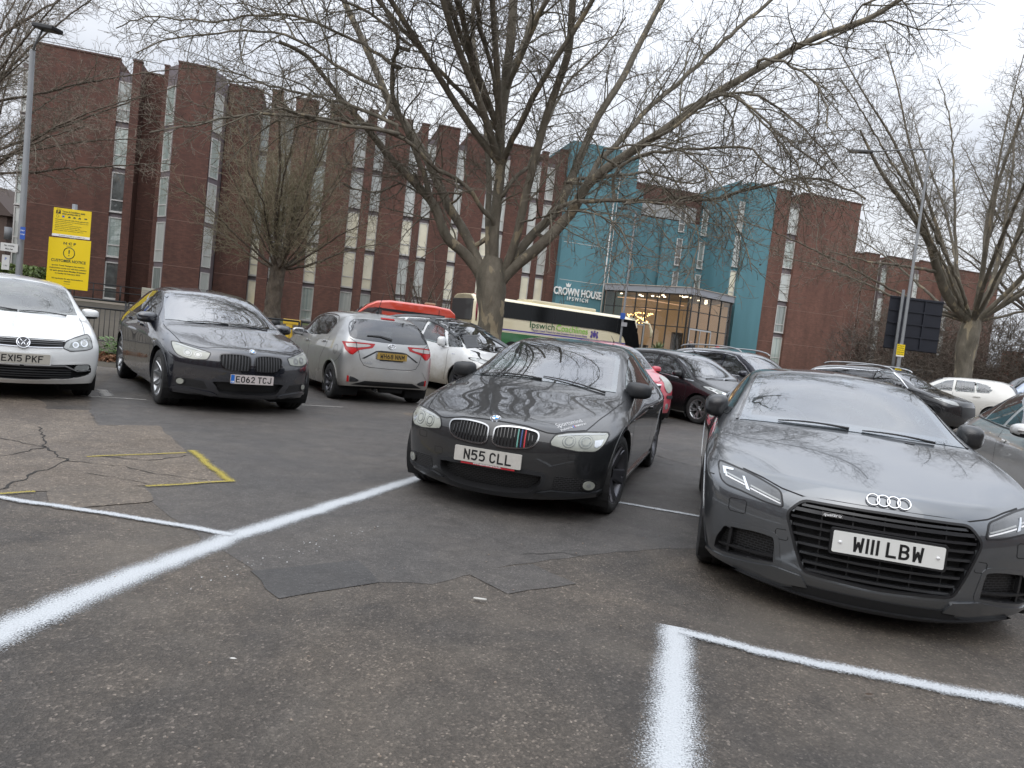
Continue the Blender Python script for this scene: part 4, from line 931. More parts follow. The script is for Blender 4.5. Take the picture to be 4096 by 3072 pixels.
def gt_details():
    S = gtcar(); c = Car(S, 'parked_hatchback', 'dark navy five-door fastback with EO62 TCJ plate, beside the white hatchback', 'cars parked along the fence')
    H = [(.468, .738), (.56, .762), (.68, .79), (.788, .821), (.835, .822), (.838, .76), (.825, .715), (.80, .68), (.738, .652), (.655, .641), (.52, .652), (.50, .668)]
    hs_ = headlight(c, H, M_lensfog)
    for (y, z, r) in ((.60, .700, .042), (.70, .712, .045)):
        sub(c, hs_, 'lamp_bowl', circ(y, z, r, 20), M_bowl, .0045); sub(c, hs_, 'lamp_ring', circ(y, z, r - .004, 20), M_lens, .0055, ring=circ(y, z, r - .012, 20)); sub(c, hs_, 'projector', circ(y, z, r * .5, 16), M_lens, .006)
    sub(c, hs_, 'lamp_brow', [(.49, .735), (.58, .757), (.70, .785), (.80, .808), (.80, .795), (.70, .770), (.58, .742)], M_lens, .006)
    K = spl([(.018, .64), (.022, .70), (.036, .728), (.10, .746), (.20, .750), (.30, .745), (.362, .733), (.38, .70), (.374, .645), (.350, .595), (.31, .561), (.22, .542), (.12, .541), (.06, .548), (.028, .578)], 3, True)
    for sg in (1, -1):
        P = offs([(sg * a, b) for a, b in K], 0); k = c.patch('grille', 'F', offs(P, -.008), M_matte, off=.003, t=.01)
        c.patch('grille_frame', 'F', [('ring', offs(P, .002), offs(P, -.010))], M_gloss, off=.015, t=.017, parent=k)
        for i in range(9):
            y = sg * (.058 + i * .0355); z1 = .738 - (.015 if i > 7 else 0); z0 = .555 + (.012 if i > 6 else 0) + (.03 if i > 7 else 0)
            c.patch('grille_bar', 'F', [(y - .007, z0), (y + .007, z0), (y + .007 - sg * .006, z1), (y - .007 - sg * .006, z1)], M_plastic, off=.012, t=.01, parent=k)
    roundel(c, badge_M(c, 'F', 0, .792))
    recess(c, 'lower_grille', 'F', spl([(-.405, .40), (0, .405), (.405, .40), (.40, .35), (.36, .285), (.29, .256), (0, .25), (-.29, .256), (-.36, .285), (-.40, .35)], 3, True), .05, M_meshF)
    for sg in (1, -1):
        V = [(sg * a, b) for a, b in [(.80, .408), (.67, .404), (.53, .396), (.477, .30), (.66, .305), (.78, .310)]]
        c.patch('bumper_vent', 'F', rnd(offs(V, 0), .02), M_meshF, off=.003, t=.005)
        f = c.patch('fog_light', 'F', circ(sg * .752, .365, .044, 22), M_black, off=.012, t=.012); c.patch('fog_lens', 'F', circ(sg * .752, .365, .034, 20), M_lensfog, off=.015, t=.004, parent=f)
        c.patch('bumper_fin', 'F', [(sg * .36, .235), (sg * .42, .262), (sg * .60, .285), (sg * .82, .295), (sg * .83, .262), (sg * .60, .245), (sg * .42, .215)], c.mat, off=.014, t=.03)
        c.line('panel_gap', 'F', [(sg * y, z) for y, z in [(.66, .595), (.66, .615), (.645, .632), (.61, .636), (.575, .62), (.562, .597)]], .004, both=False)
    c.patch('lower_lip', 'F', [(-.60, .20), (-.3, .175), (.3, .175), (.60, .20), (.60, .225), (.3, .205), (-.3, .205), (-.60, .225)], M_matte, off=.006, t=.03)
    c.line('bonnet_gap', 'T', [(.70, 0), (.692, .30), (.655, .50), (.60, .58), (.39, .75), (.23, .772), (-.2, .805), (-.46, .80)], .008)
    for x in (-.46, -1.62, -2.72): c.line('door_gap', 'L', [(x - .02, .99), (x + .02, .80), (x + .04, .55), (x + (.04 if x > -2 else .26), .33)], .007)
    c.line('swage', 'L', [(.10, .825), (-.42, .872), (-1.5, .935), (-2.7, .975), (-3.6, .99)], .007, mat=c.mat, off=.008, t=.014)
    for m in 'LR':
        for x in (-1.30, -2.40): c.patch('door_handle', m, rnd([(x, .915 - (x + 1.3) * .045), (x - .24, .925 - (x + 1.3) * .045), (x - .24, .957 - (x + 1.3) * .045), (x, .947 - (x + 1.3) * .045)], .012), c.mat, off=.04, t=.03)
        v_ = c.patch('wing_badge', m, rnd([(-.30, .755), (-.20, .75), (-.20, .785), (-.30, .79)], .01), M_chrome, off=.006)
    c.window('windscreen', 'T', spl([(-.60, -.755), (-.48, -.55), (-.37, -.28), (-.36, 0), (-.37, .28), (-.48, .55), (-.60, .755)], 3) + spl([(-1.0, .70), (-1.50, .61), (-1.42, .4), (-1.36, .2), (-1.35, 0), (-1.36, -.2), (-1.42, -.4), (-1.50, -.61), (-1.0, -.70)], 3), M_glassGT, frit=.05)
    c.window('side_window', 'L', rnd([(-.80, 1.045), (-1.05, 1.20), (-1.42, 1.36), (-1.75, 1.435), (-1.86, 1.445), (-1.90, 1.06)], .03), M_glassdark2, frit=.018, both=True, trim=(.012, M_chrome2))
    c.window('rear_side_window', 'L', rnd([(-1.93, 1.445), (-2.5, 1.43), (-2.95, 1.35), (-3.35, 1.20), (-3.42, 1.13), (-3.0, 1.085), (-1.96, 1.065)], .03), M_glassdark, frit=.018, both=True, trim=(.012, M_chrome2))
    c.window('rear_window', 'T', [(-3.1, -.5), (-3.1, .5), (-3.75, .58), (-3.75, -.58)], M_glassdark, frit=.04)
    c.mirror(-.92, .925, 1.06, (.10, .125, .08), c.mat, arm_to=(-.90, .86, .985), capmat=M_black)
    c.wipers([(-.38, .0, -.44, -.55), (-.43, .55, -.40, .05)])
    c.plate('EO62 TCJ', .892, .452, M_white_pl2, band_=True, bold=.0045)
    c.interior(); c.finish(); c.wheels(spokes(9, .06, .035, .03), M_rim, steer=R(2), wid=.245, rr=.24)
    return c
M_white_pl2 = simple('plate_offwhite', (.52, .47, .45), .45, var=.15, vs=40)
M_chrome2 = simple('trim_dull', (.16, .16, .17), .2, .9)
M_glassGT = glass('screen_glass_dark', (.20, .24, .24), 3.2, .03); M_glassdark2 = glass('door_glass_dark', (.18, .2, .2), 1.6, .03)
def hatch_front(c, H, grille=None, lens=None, plate=None): pass
def doors(c, cuts, handles, win, glass_=None, sealm=None, trim=None):
    for P in cuts: c.line('door_gap', 'L', P, .008)
    for x, z in handles:
        for m in 'LR':
            h = c.patch('door_handle', m, rnd([(x + .10, z - .016), (x - .10, z - .010), (x - .10, z + .020), (x + .10, z + .016)], .012), c.mat, off=.038, t=.03)
    for nm, P, g in win: c.window(nm, 'L', rnd(P, .03), g or M_glass, frit=.018, both=True, trim=trim)
def polo():
    W = paint('white_paint', (.74, .75, .74), 0, .3, 1., .45, (.34, .29, .22), dirt_top=.62)
    S = hatch((-5.97, 8.52, 39.6), W, 2.47, .80, .70, 1.682, 1.453, .30, -.32, -1.05, .745, .99, .95, 1.0, tum=.60)
    S['crease'] = {'rows': {3: .4, 5: .3}, 'long': {1: .4}, 'long_to': 4}; S['zseat'] = .95
    c = Car(S, 'parked_hatchback', 'white small hatchback cut off by the left edge of the photo, EX15 PKF plate', 'cars parked along the fence')
    H = [(.388, .628), (.418, .700), (.51, .745), (.60, .772), (.672, .792), (.70, .75), (.712, .635), (.64, .612), (.468, .592)]
    hs_ = headlight(c, H, M_lens)
    sub(c, hs_, 'lamp_panel', [(.45, .635), (.47, .69), (.56, .725), (.66, .755), (.675, .66), (.60, .635)], M_bowl, .0045)
    for y, z, r in ((.52, .668, .035), (.615, .69, .042)): sub(c, hs_, 'lamp_ring', circ(y, z, r, 20), M_reflector, .0055); sub(c, hs_, 'projector', circ(y, z, r * .6, 16), M_lens, .007)
    sub(c, hs_, 'lamp_lower', [(.43, .617), (.48, .605), (.63, .625), (.695, .648), (.695, .658), (.63, .637), (.48, .617), (.435, .629)], M_lens, .006)
    G = [(.385, .630), (.412, .700), (.36, .704), (-.36, .704), (-.412, .700), (-.385, .630), (0, .613)]
    g = c.patch('grille', 'F', G, M_matte, off=.003, t=.01)
    for z in (.682, .66): c.patch('grille_slat', 'F', [(-.38, z - .006), (.38, z - .006), (.38, z + .004), (-.38, z + .004)], M_gloss, off=.012, t=.012, parent=g)
    c.patch('grille_chrome', 'F', [(-.385, .628), (-.2, .618), (0, .614), (.2, .618), (.385, .628), (.385, .637), (.2, .627), (0, .623), (-.2, .627), (-.385, .637)], M_chrome, off=.012, t=.012, parent=g)
    M = badge_M(c, 'F', 0, .662, .012); bm = NB(); prism(bm, circ(0, 0, .066, 36), -.02, 0, M); b = obj('badge', bm, M_gloss, c.root)
    bm = NB(); torus(bm, 0, 0, .062, .006, M)
    for L in ([(-.032, .045), (0, -.004)], [(.032, .045), (0, -.004)], [(-.053, .018), (-.026, -.048)], [(-.026, -.048), (0, .012)], [(0, .012), (.026, -.048)], [(.026, -.048), (.053, .018)]):
        tube(bm, [M @ Vector((p[0], p[1], .004)) for p in L], .0055, 6)
    obj('badge_emblem', bm, M_chrome, b)
    c.plate('EX15 PKF', .80, .490, M_dirty_pl, surround=W, stroke=12.)
    I = [(0, .432), (.25, .430), (.50, .440), (.66, .449), (.70, .43), (.715, .37), (.705, .325), (.60, .29), (.47, .270), (.13, .252), (0, .250)]
    I2 = I + [(-a, b_) for a, b_ in I[::-1][1:-1]]
    recess(c, 'lower_grille', 'F', rnd(offs(I2, 0), .02), .05, M_matte, M_black, lip=W, lipw=.02, grow=0)
    for z in (.40, .37, .34, .31, .28): c.patch('grille_slat', 'F', [(-.50, z - .005), (.50, z - .005), (.50, z + .006), (-.50, z + .006)], M_plastic, off=-.012, t=.02)
    for sg in (1, -1):
        f = c.patch('fog_light', 'F', rnd([(sg * a, b_) for a, b_ in [(.52, .375), (.55, .432), (.68, .437), (.69, .385), (.62, .362)]], .02), M_lens, off=.002, t=.02)
        c.patch('chrome_blade', 'F', [(sg * a, b_) for a, b_ in [(.02, .408), (.42, .415), (.56, .352), (.70, .365), (.70, .374), (.56, .363), (.43, .427), (.02, .418)]], M_satin, off=.004, t=.02)
    c.line('bonnet_gap', 'F', [(0, .714), (.2, .714), (.40, .712), (.42, .708), (.52, .752), (.62, .782)], .006)
    c.line('bonnet_gap', 'T', [(.46, .627), (.36, .64), (.23, .652), (0, .662), (-.28, .668)], .006)
    doors(c, [[(-.40, .93), (-.38, .7), (-.42, .45), (-.45, .3)], [(-1.35, .95), (-1.34, .6), (-1.36, .3)]], [(-1.2, .86), (-2.0, .88)],
          [('side_window', [(-.55, .985), (-.9, 1.20), (-1.15, 1.32), (-1.33, 1.345), (-1.35, .995)], None), ('rear_side_window', [(-1.42, 1.345), (-1.9, 1.34), (-2.3, 1.28), (-2.5, 1.10), (-2.4, 1.04), (-1.42, 1.0)], None)])
    c.window('windscreen', 'T', spl([(-.36, -.655), (-.26, -.45), (-.18, -.2), (-.165, 0), (-.18, .2), (-.26, .45), (-.36, .655)], 3) + spl([(-.75, .60), (-1.02, .545), (-.96, .35), (-.93, .15), (-.93, 0), (-.93, -.15), (-.96, -.35), (-1.02, -.545), (-.75, -.60)], 3), M_glassVW, frit=.04)
    c.window('rear_window', 'B', rnd([(-.55, 1.08), (.55, 1.08), (.50, 1.34), (-.50, 1.34)], .05), M_glass, frit=.04)
    c.patch('mirror_sensor', 'T', rnd([(-.93, -.13), (-.93, .13), (-.86, .10), (-.86, -.10)], .02), M_gloss, off=.003, t=0)
    c.mirror(-.78, .86, 1.01, (.09, .105, .072), W, arm_to=(-.72, .76, .94), capmat=M_black)
    c.wipers([(-.19, 0., -.30, -.50), (-.24, .52, -.19, .02)])
    c.interior(); c.finish(); c.wheels(spokes(5, .07, .05, .03), M_rim, wid=.19)
    return c
M_glassVW = glass('screen_glass_clear', (.60, .64, .63), 2.1, .26, (.50, .52, .50))
def yaris():
    W = paint('silver_paint', (.47, .475, .47), .75, .32, 1., .55, (.28, .235, .18), dirt_top=.80)
    S = hatch((-3.71, 14.34, 212.8), W, 2.51, .80, .635, 1.695, 1.515, .30, -.32, -1.05, .76, 1.03, .97, 1.03, tum=.60)
    S['crease'] = {'rows': {3: .4, 4: .3, 5: .3}, 'rear': {1: .4, 3: .4}}
    c = Car(S, 'parked_hatchback', 'silver hatchback seen from behind with yellow WH68 NNM plate', 'cars parked along the fence')
    TL = [(.775, .975), (.60, .985), (.285, .985), (.33, .915), (.55, .862), (.645, .778), (.69, .79), (.755, .85)]
    for sg in (1, -1):
        P = offs([(sg * a, b) for a, b in TL], 0)
        t_ = c.patch('tail_light', 'B', rnd(P, .015), M_red, off=.008, t=.014, grid=.04)
        c.patch('tail_clear', 'B', rnd([(sg * a, b) for a, b in [(.745, .955), (.60, .962), (.39, .962), (.36, .945), (.42, .925), (.58, .90), (.73, .90)]], .01), M_clear, off=.0105, t=.003, parent=t_)
        c.patch('tail_glow', 'B', [(sg * a, b) for a, b in [(.57, .875), (.70, .885), (.68, .81), (.645, .80)]], M_redhi, off=.0105, t=.003, parent=t_)
        c.patch('tail_split', 'B', [(sg * .575, .86), (sg * .585, .86), (sg * .605, .99), (sg * .595, .99)], M_black, off=.012, t=.003, parent=t_)
        c.patch('bumper_reflector', 'B', [(sg * .70, .34), (sg * .665, .34), (sg * .672, .437), (sg * .70, .440)], M_red, off=.008)
        v = c.patch('bumper_vent', 'B', rnd([(sg * a, b) for a, b in [(.66, .432), (.60, .42), (.51, .377), (.54, .352), (.66, .342)]], .015), M_black, off=.006)
        for z in (.365, .385, .405): c.patch('vent_slat', 'B', [(sg * .655, z), (sg * .56, z - .006), (sg * .56, z + .001), (sg * .655, z + .008)], M_plastic, off=.014, t=.01, parent=v)
        c.line('bumper_fold', 'B', [(sg * .60, .58), (sg * .66, .50), (sg * .70, .45)], .010, mat=W, off=.006, t=.01, both=False)
    c.window('rear_window', 'B', rnd(spl([(-.69, 1.065), (-.66, 1.22), (-.575, 1.345), (-.42, 1.365), (0, 1.375), (.42, 1.365), (.575, 1.345), (.66, 1.22), (.69, 1.065), (.55, 1.035), (.30, 1.02), (0, 1.015), (-.30, 1.02), (-.55, 1.035)], 2, True), .02), M_glassdark, frit=.03)
    c.patch('brake_light', 'B', rnd([(-.12, 1.392), (.12, 1.392), (.12, 1.415), (-.12, 1.415)], .008), M_red, off=.012, t=.02)
    c.line('tailgate_gap', 'B', [(.69, 1.04), (.60, .98), (.56, .86), (.52, .715), (.46, .625), (.36, .600), (0, .592), (-.36, .600), (-.46, .625), (-.52, .715), (-.56, .86), (-.60, .98), (-.69, 1.04)], .008, both=False)
    c.patch('plate_recess', 'B', [(-.50, .735), (-.27, .872), (-.19, .885), (.19, .885), (.27, .872), (.50, .735), (.46, .728), (.26, .85), (-.26, .85), (-.46, .728)], M_black, off=.002, t=0)
    c.plate('WH68 NNM', -3.152, .800, M_yellow_pl, back=True, stroke=12.)
    c.patch('plate_strip', 'B', [(-.2, .722), (.2, .722), (.2, .742), (-.2, .742)], M_black, off=.02, t=.02)
    M = badge_M(c, 'B', -.0, .962, .006); bm = NB(); torus(bm, 0, 0, .062, .0055, M, ry=.042); torus(bm, 0, 0, .018, .005, M, ry=.038); torus(bm, 0, .017, .045, .005, M, ry=.018); obj('badge', bm, M_chrome, c.root)
    c.line('bumper_scrape', 'B', [(-.45, .585), (-.30, .582), (-.25, .578), (.1, .575), (.18, .58)], [.004, .02, .008, .014, .004], M_clear, off=.002, both=False)
    M = badge_M(c, 'B', .40, .665, .004)
    decal(c, 'model_lettering', 'YARIS', .05, 'B', (.40, .665), (-1, 0), (0, 1), M_satin, bold=.001, fit=.16, off=.004)
    c.patch('diffuser', 'B', [(-.62, .30), (-.42, .375), (.42, .375), (.62, .30), (.60, .20), (-.60, .20)], M_black, off=.006, t=.02)
    c.line('bumper_gap', 'L', [(-2.72, .62), (-2.88, .70), (-2.95, .78)], .006)
    for m in ('L',): c.line('fuel_flap', m, circ(-2.72, .835, .075, 20) + [circ(-2.72, .835, .075, 20)[0]], .005, both=False)
    Mw = badge_M(c, 'B', .2, 1.10)
    c.line('rear_wiper', 'B', [(.42, 1.10), (.20, 1.105), (.0, 1.065)], [.012, .022, .03], M_black, off=.03, t=.02, both=False)
    g2 = W
    doors(c, [[(-.42, .95), (-.40, .6), (-.45, .3)], [(-1.30, .99), (-1.28, .7), (-1.26, .32)], [(-2.30, 1.03), (-2.22, .85), (-2.02, .65), (-1.98, .5), (-2.0, .36)]], [(-1.10, .885), (-2.05, .925)],
          [('side_window', [(-.55, .995), (-.85, 1.18), (-1.10, 1.335), (-1.30, 1.375), (-1.32, 1.015)], None), ('rear_side_window', [(-1.42, 1.378), (-1.85, 1.375), (-2.10, 1.34), (-2.26, 1.26), (-2.12, 1.05), (-1.42, 1.02)], M_glassdark)])
    for m in 'LR': c.patch('pillar_trim', m, [(-1.315, 1.015), (-1.305, 1.375), (-1.42, 1.378), (-1.42, 1.02)], M_gloss, off=.0045, t=.003)
    c.line('window_arc', 'L', [(-.50, .99), (-.85, 1.215), (-1.1, 1.36), (-1.35, 1.40), (-1.9, 1.40), (-2.15, 1.375), (-2.31, 1.285), (-2.18, 1.06)], .014, M_gloss, off=.003)
    c.window('windscreen', 'T', [(-.36, -.65), (-.17, 0), (-.36, .65), (-1.0, .54), (-.92, 0), (-1.0, -.54)], M_glass, frit=.04)
    bm = NB(); tube(bm, [(-2.30, 0, 1.50), (-2.325, 0, 1.53)], [.03, .014], 8); tube(bm, [(-2.32, 0, 1.52), (-2.52, 0, 1.86)], [.006, .004], 6); obj('antenna', bm, M_black, c.root)
    c.mirror(-.68, .87, 1.02, (.09, .11, .075), W, arm_to=(-.65, .78, .96))
    c.interior(); c.finish(); c.wheels(spokes(8, .05, .045, .03, curve=.25), M_rimdark, wid=.195, rr=.20)
    bm = NB(); tube(bm, [(-2.95, -.3, .24), (-2.95, .1, .24)], .06, 10); tube(bm, [(-2.9, .2, .24), (-3.05, .2, .22)], .025, 8); bx(bm, -2.75, -2.6, -.60, .60, .25, .31); obj('exhaust', bm, M_matte, c.root)
    return c
def picasso():
    W = paint('pearl_white', (.70, .71, .71), 0, .3, 1., .85, (.24, .20, .14), dirt_top=.90)
    S = hatch((-.53, 15.48, 47.8), W, 2.78, .87, .78, 1.826, 1.655, .325, .02, -1.2, .80, 1.09, 1.0, 1.10, tum=.66)
    S['seat_x'] = -1.3; S['zseat'] = 1.05; S['pw'] = [(p[0], p[1]) for p in S['pw']]
    c = Car(S, 'parked_people_carrier', 'mud-splashed white people carrier with grey roof arch, behind the silver hatchback', 'cars parked beyond the middle lane', category='car')
    c.window('windscreen', 'T', spl([(-.02, -.74), (.10, -.45), (.17, 0), (.10, .45), (-.02, .74)], 4) + spl([(-.6, .69), (-1.30, .58), (-1.28, .3), (-1.28, 0), (-1.28, -.3), (-1.30, -.58), (-.6, -.69)], 3), M_glassGT, frit=.05)
    doors(c, [[(-.42, .95), (-.40, .6), (-.46, .3)], [(-1.45, 1.05), (-1.42, .6), (-1.45, .3)]], [(-1.3, .93), (-2.2, .96)],
          [('quarter_window', [(-.02, 1.03), (-.50, 1.32), (-.80, 1.48), (-.42, 1.0)], None), ('side_window', [(-.50, 1.02), (-.92, 1.50), (-1.30, 1.555), (-1.38, 1.09)], None),
           ('rear_side_window', [(-1.46, 1.10), (-1.42, 1.555), (-2.15, 1.54), (-2.15, 1.14)], None), ('boot_side_window', [(-2.24, 1.15), (-2.24, 1.53), (-2.7, 1.47), (-2.95, 1.26), (-2.85, 1.18)], None)])
    c.line('door_gap', 'L', [(.10, .98), (.3, .90), (.45, .84)], .007)
    c.line('roof_arch', 'L', spl([(.06, 1.035), (-.45, 1.33), (-.88, 1.51), (-1.30, 1.590), (-2.0, 1.595), (-2.55, 1.56), (-2.9, 1.47), (-3.08, 1.27)], 4), .055, M_archgrey, off=.022, t=.03)
    H = [(.52, .73), (.56, .80), (.75, .835), (.86, .84), (.87, .80), (.80, .745)]
    headlight(c, H, M_lens)
    c.patch('bumper_grille', 'F', rnd([(-.5, .25), (.5, .25), (.56, .38), (-.56, .38)], .03), M_black, off=.004)
    c.mirror(-.60, .94, 1.10, (.10, .09, .115), W, arm_to=(-.45, .84, .98), capmat=W)
    c.wipers([(.10, 0, -.02, .6)])
    for m in 'LR': c.patch('wing_badge', m, rnd([(-.28, .86), (-.18, .86), (-.18, .88), (-.28, .88)], .008), M_chrome, off=.005)
    c.interior(rhd=True); c.finish(); c.wheels(spokes(12, .04, .035, .03), M_rimdark, wid=.205, rr=.215)
    return c
M_archgrey = simple('arch_grey', (.10, .105, .11), .35, .5)
def fiesta():
    W = paint('black_paint', (.008, .008, .010), 0, .25, .6, .10, (.05, .045, .04))
    S = hatch((4.53, 15.09, 33.2), W, 2.49, .82, .66, 1.722, 1.50, .30, -.25, -1.05, .72, .99, .93, 1.02, tum=.60)
    S['b'] = [(p[0], p[1], p[2] - (.03 if -1.6 < p[0] < 0 else 0)) for p in S['b']]
    c = Car(S, 'parked_hatchback', 'black hatchback with silver window strip, between the pink car and the tall dark estate', 'cars parked beyond the middle lane')
    H = [(.49, .630), (.49, .655), (.64, .725), (.735, .785), (.82, .80), (.82, .745), (.775, .66), (.57, .592)]
    hs_ = headlight(c, H, M_lens)
    sub(c, hs_, 'lamp_panel', [(.55, .63), (.64, .69), (.74, .75), (.78, .72), (.72, .66), (.60, .615)], M_bowl, .0045); sub(c, hs_, 'projector', circ(.68, .685, .03, 16), M_reflector, .006); sub(c, hs_, 'light_strip', [(.52, .612), (.60, .60), (.77, .665), (.80, .73), (.79, .735), (.76, .675), (.60, .612), (.52, .625)], M_white, .006)
    c.patch('grille', 'F', rnd([(-.42, .34), (.42, .34), (.34, .55), (-.34, .55)], .04), M_black, off=.004)
    c.line('bonnet_gap', 'T', [(.60, .46), (.35, .62), (.10, .69), (-.2, .72)], .006)
    doors(c, [[(-.36, .90), (-.34, .6), (-.40, .3)], [(-1.38, .95), (-1.36, .6), (-1.40, .3)], [(-2.28, 1.02), (-2.2, .8), (-2.0, .6)]], [(-1.2, .84), (-2.05, .90)],
          [('quarter_window', [(-.24, .905), (-.50, 1.045), (-.47, .915)], None), ('side_window', [(-.56, .925), (-.62, 1.09), (-1.05, 1.30), (-1.35, 1.345), (-1.38, .985)], None), ('rear_side_window', [(-1.48, .995), (-1.46, 1.345), (-1.9, 1.325), (-2.20, 1.26), (-2.35, 1.15), (-2.15, 1.055)], None)])
    c.line('window_strip', 'L', [(-.18, .868), (-.70, .905), (-1.4, .965), (-2.1, 1.03)], .016, M_chrome, off=.008, t=.01)
    c.window('windscreen', 'T', spl([(-.28, -.69), (-.12, -.45), (-.04, 0), (-.12, .45), (-.28, .69)], 4) + spl([(-.65, .64), (-1.0, .565), (-.88, .3), (-.84, 0), (-.88, -.3), (-1.0, -.565), (-.65, -.64)], 3), M_glassGT, frit=.04)
    c.mirror(-.62, .88, .985, (.09, .11, .075), W, arm_to=(-.58, .80, .92), capmat=M_black)
    bm = NB(); tube(bm, [(-1.0, 0, 1.475), (-1.03, 0, 1.50)], [.025, .012], 8); tube(bm, [(-1.02, 0, 1.49), (-1.28, 0, 1.74)], [.006, .004], 6); obj('antenna', bm, M_black, c.root)
    c.wipers([(-.06, 0, -.14, .5), (-.10, -.55, -.06, -.05)])
    c.interior(); c.finish(); c.wheels(spokes(5, .035, .03, .03, twin=.22), M_rim, steer=R(3), wid=.195, rr=.20)
    return c
def micra():
    W = paint('pink_paint', (.52, .055, .085), 0, .3, 1., .2, (.3, .2, .18)); a = 17
    S = hatch((2.32, 14.18, a), W, 2.43, .70, .60, 1.66, 1.53, .29, -.30, -.95, .80, 1.02, .95, 1.0, tum=.57)
    c = Car(S, 'parked_hatchback', 'pinkish red hatchback half hidden behind the matt black coupe', 'cars parked beyond the middle lane')
    for sg in (1, -1):
        h = c.patch('headlight', 'F', [(sg * p[0], p[1]) for p in circ(.60, .76, .115, 24, .145)], M_lensfog, off=.02, t=.03, grid=.04)
        c.patch('headlight_rim', 'F', [('ring', [(sg * p[0], p[1]) for p in circ(.60, .76, .122, 24, .152)], [(sg * p[0], p[1]) for p in circ(.60, .76, .112, 24, .142)])], M_clear, off=.018, t=.02, parent=h)
        c.patch('bumper_strip', 'F', rnd([(sg * .56, .50), (sg * .74, .50), (sg * .74, .56), (sg * .56, .56)], .015), M_plastic, off=.02, t=.02)
        c.patch('fog_light', 'F', circ(sg * .60, .34, .045, 16, .06), M_lens, off=.006)
    c.patch('upper_grille', 'F', rnd([(-.36, .66), (.36, .66), (.40, .74), (-.40, .74)], .03), M_matte, off=.003)
    c.patch('grille_chrome', 'F', [(-.40, .745), (-.06, .70), (0, .655), (.06, .70), (.40, .745), (.40, .765), (-.40, .765)], M_chrome, off=.008)
    c.patch('lower_grille', 'F', rnd([(-.40, .26), (.40, .26), (.46, .52), (-.46, .52)], .05), M_matte, off=.003)
    for z in (.30, .345): c.patch('grille_slat', 'F', [(-.38, z), (.38, z), (.38, z + .014), (-.38, z + .014)], M_plastic, off=.008)
    p_, M = c.plate('', .71, .455, M_dirty_pl, stroke=12.); g, _w = glyphs('10', 12.); g.transform(M @ Matrix.Translation((.175, 0, .0048))); obj('lettering', g, M_ink, p_)
    c.line('bonnet_gap', 'F', [(0, .775), (.3, .79), (.46, .83), (.5, .87)], .006)
    doors(c, [[(-.40, .93), (-.38, .6), (-.44, .3)]], [(-1.2, .86)], [('side_window', [(-.52, .98), (-.8, 1.20), (-1.05, 1.36), (-1.33, 1.40), (-1.35, .99)], None), ('rear_side_window', [(-1.42, 1.40), (-1.9, 1.38), (-2.25, 1.22), (-2.2, 1.04), (-1.42, 1.0)], None)])
    c.window('windscreen', 'T', spl([(-.34, -.66), (-.19, -.4), (-.15, 0), (-.19, .4), (-.34, .66)], 4) + spl([(-.65, .60), (-.92, .545), (-.84, .3), (-.82, 0), (-.84, -.3), (-.92, -.545), (-.65, -.60)], 3), M_glassGT, frit=.04)
    c.mirror(-.56, .86, 1.02, (.085, .10, .075), W, arm_to=(-.52, .76, .95), capmat=M_black)
    bm = NB(); tube(bm, [(-.95, 0, 1.49), (-.97, 0, 1.51), (-1.12, 0, 1.62)], [.02, .008, .004], 6); obj('antenna', bm, M_black, c.root)
    c.wipers([(-.17, 0, -.28, .5)]); c.interior(); c.finish(); c.wheels(spokes(5, .05, .04, .03), M_rim, wid=.175)
    return c
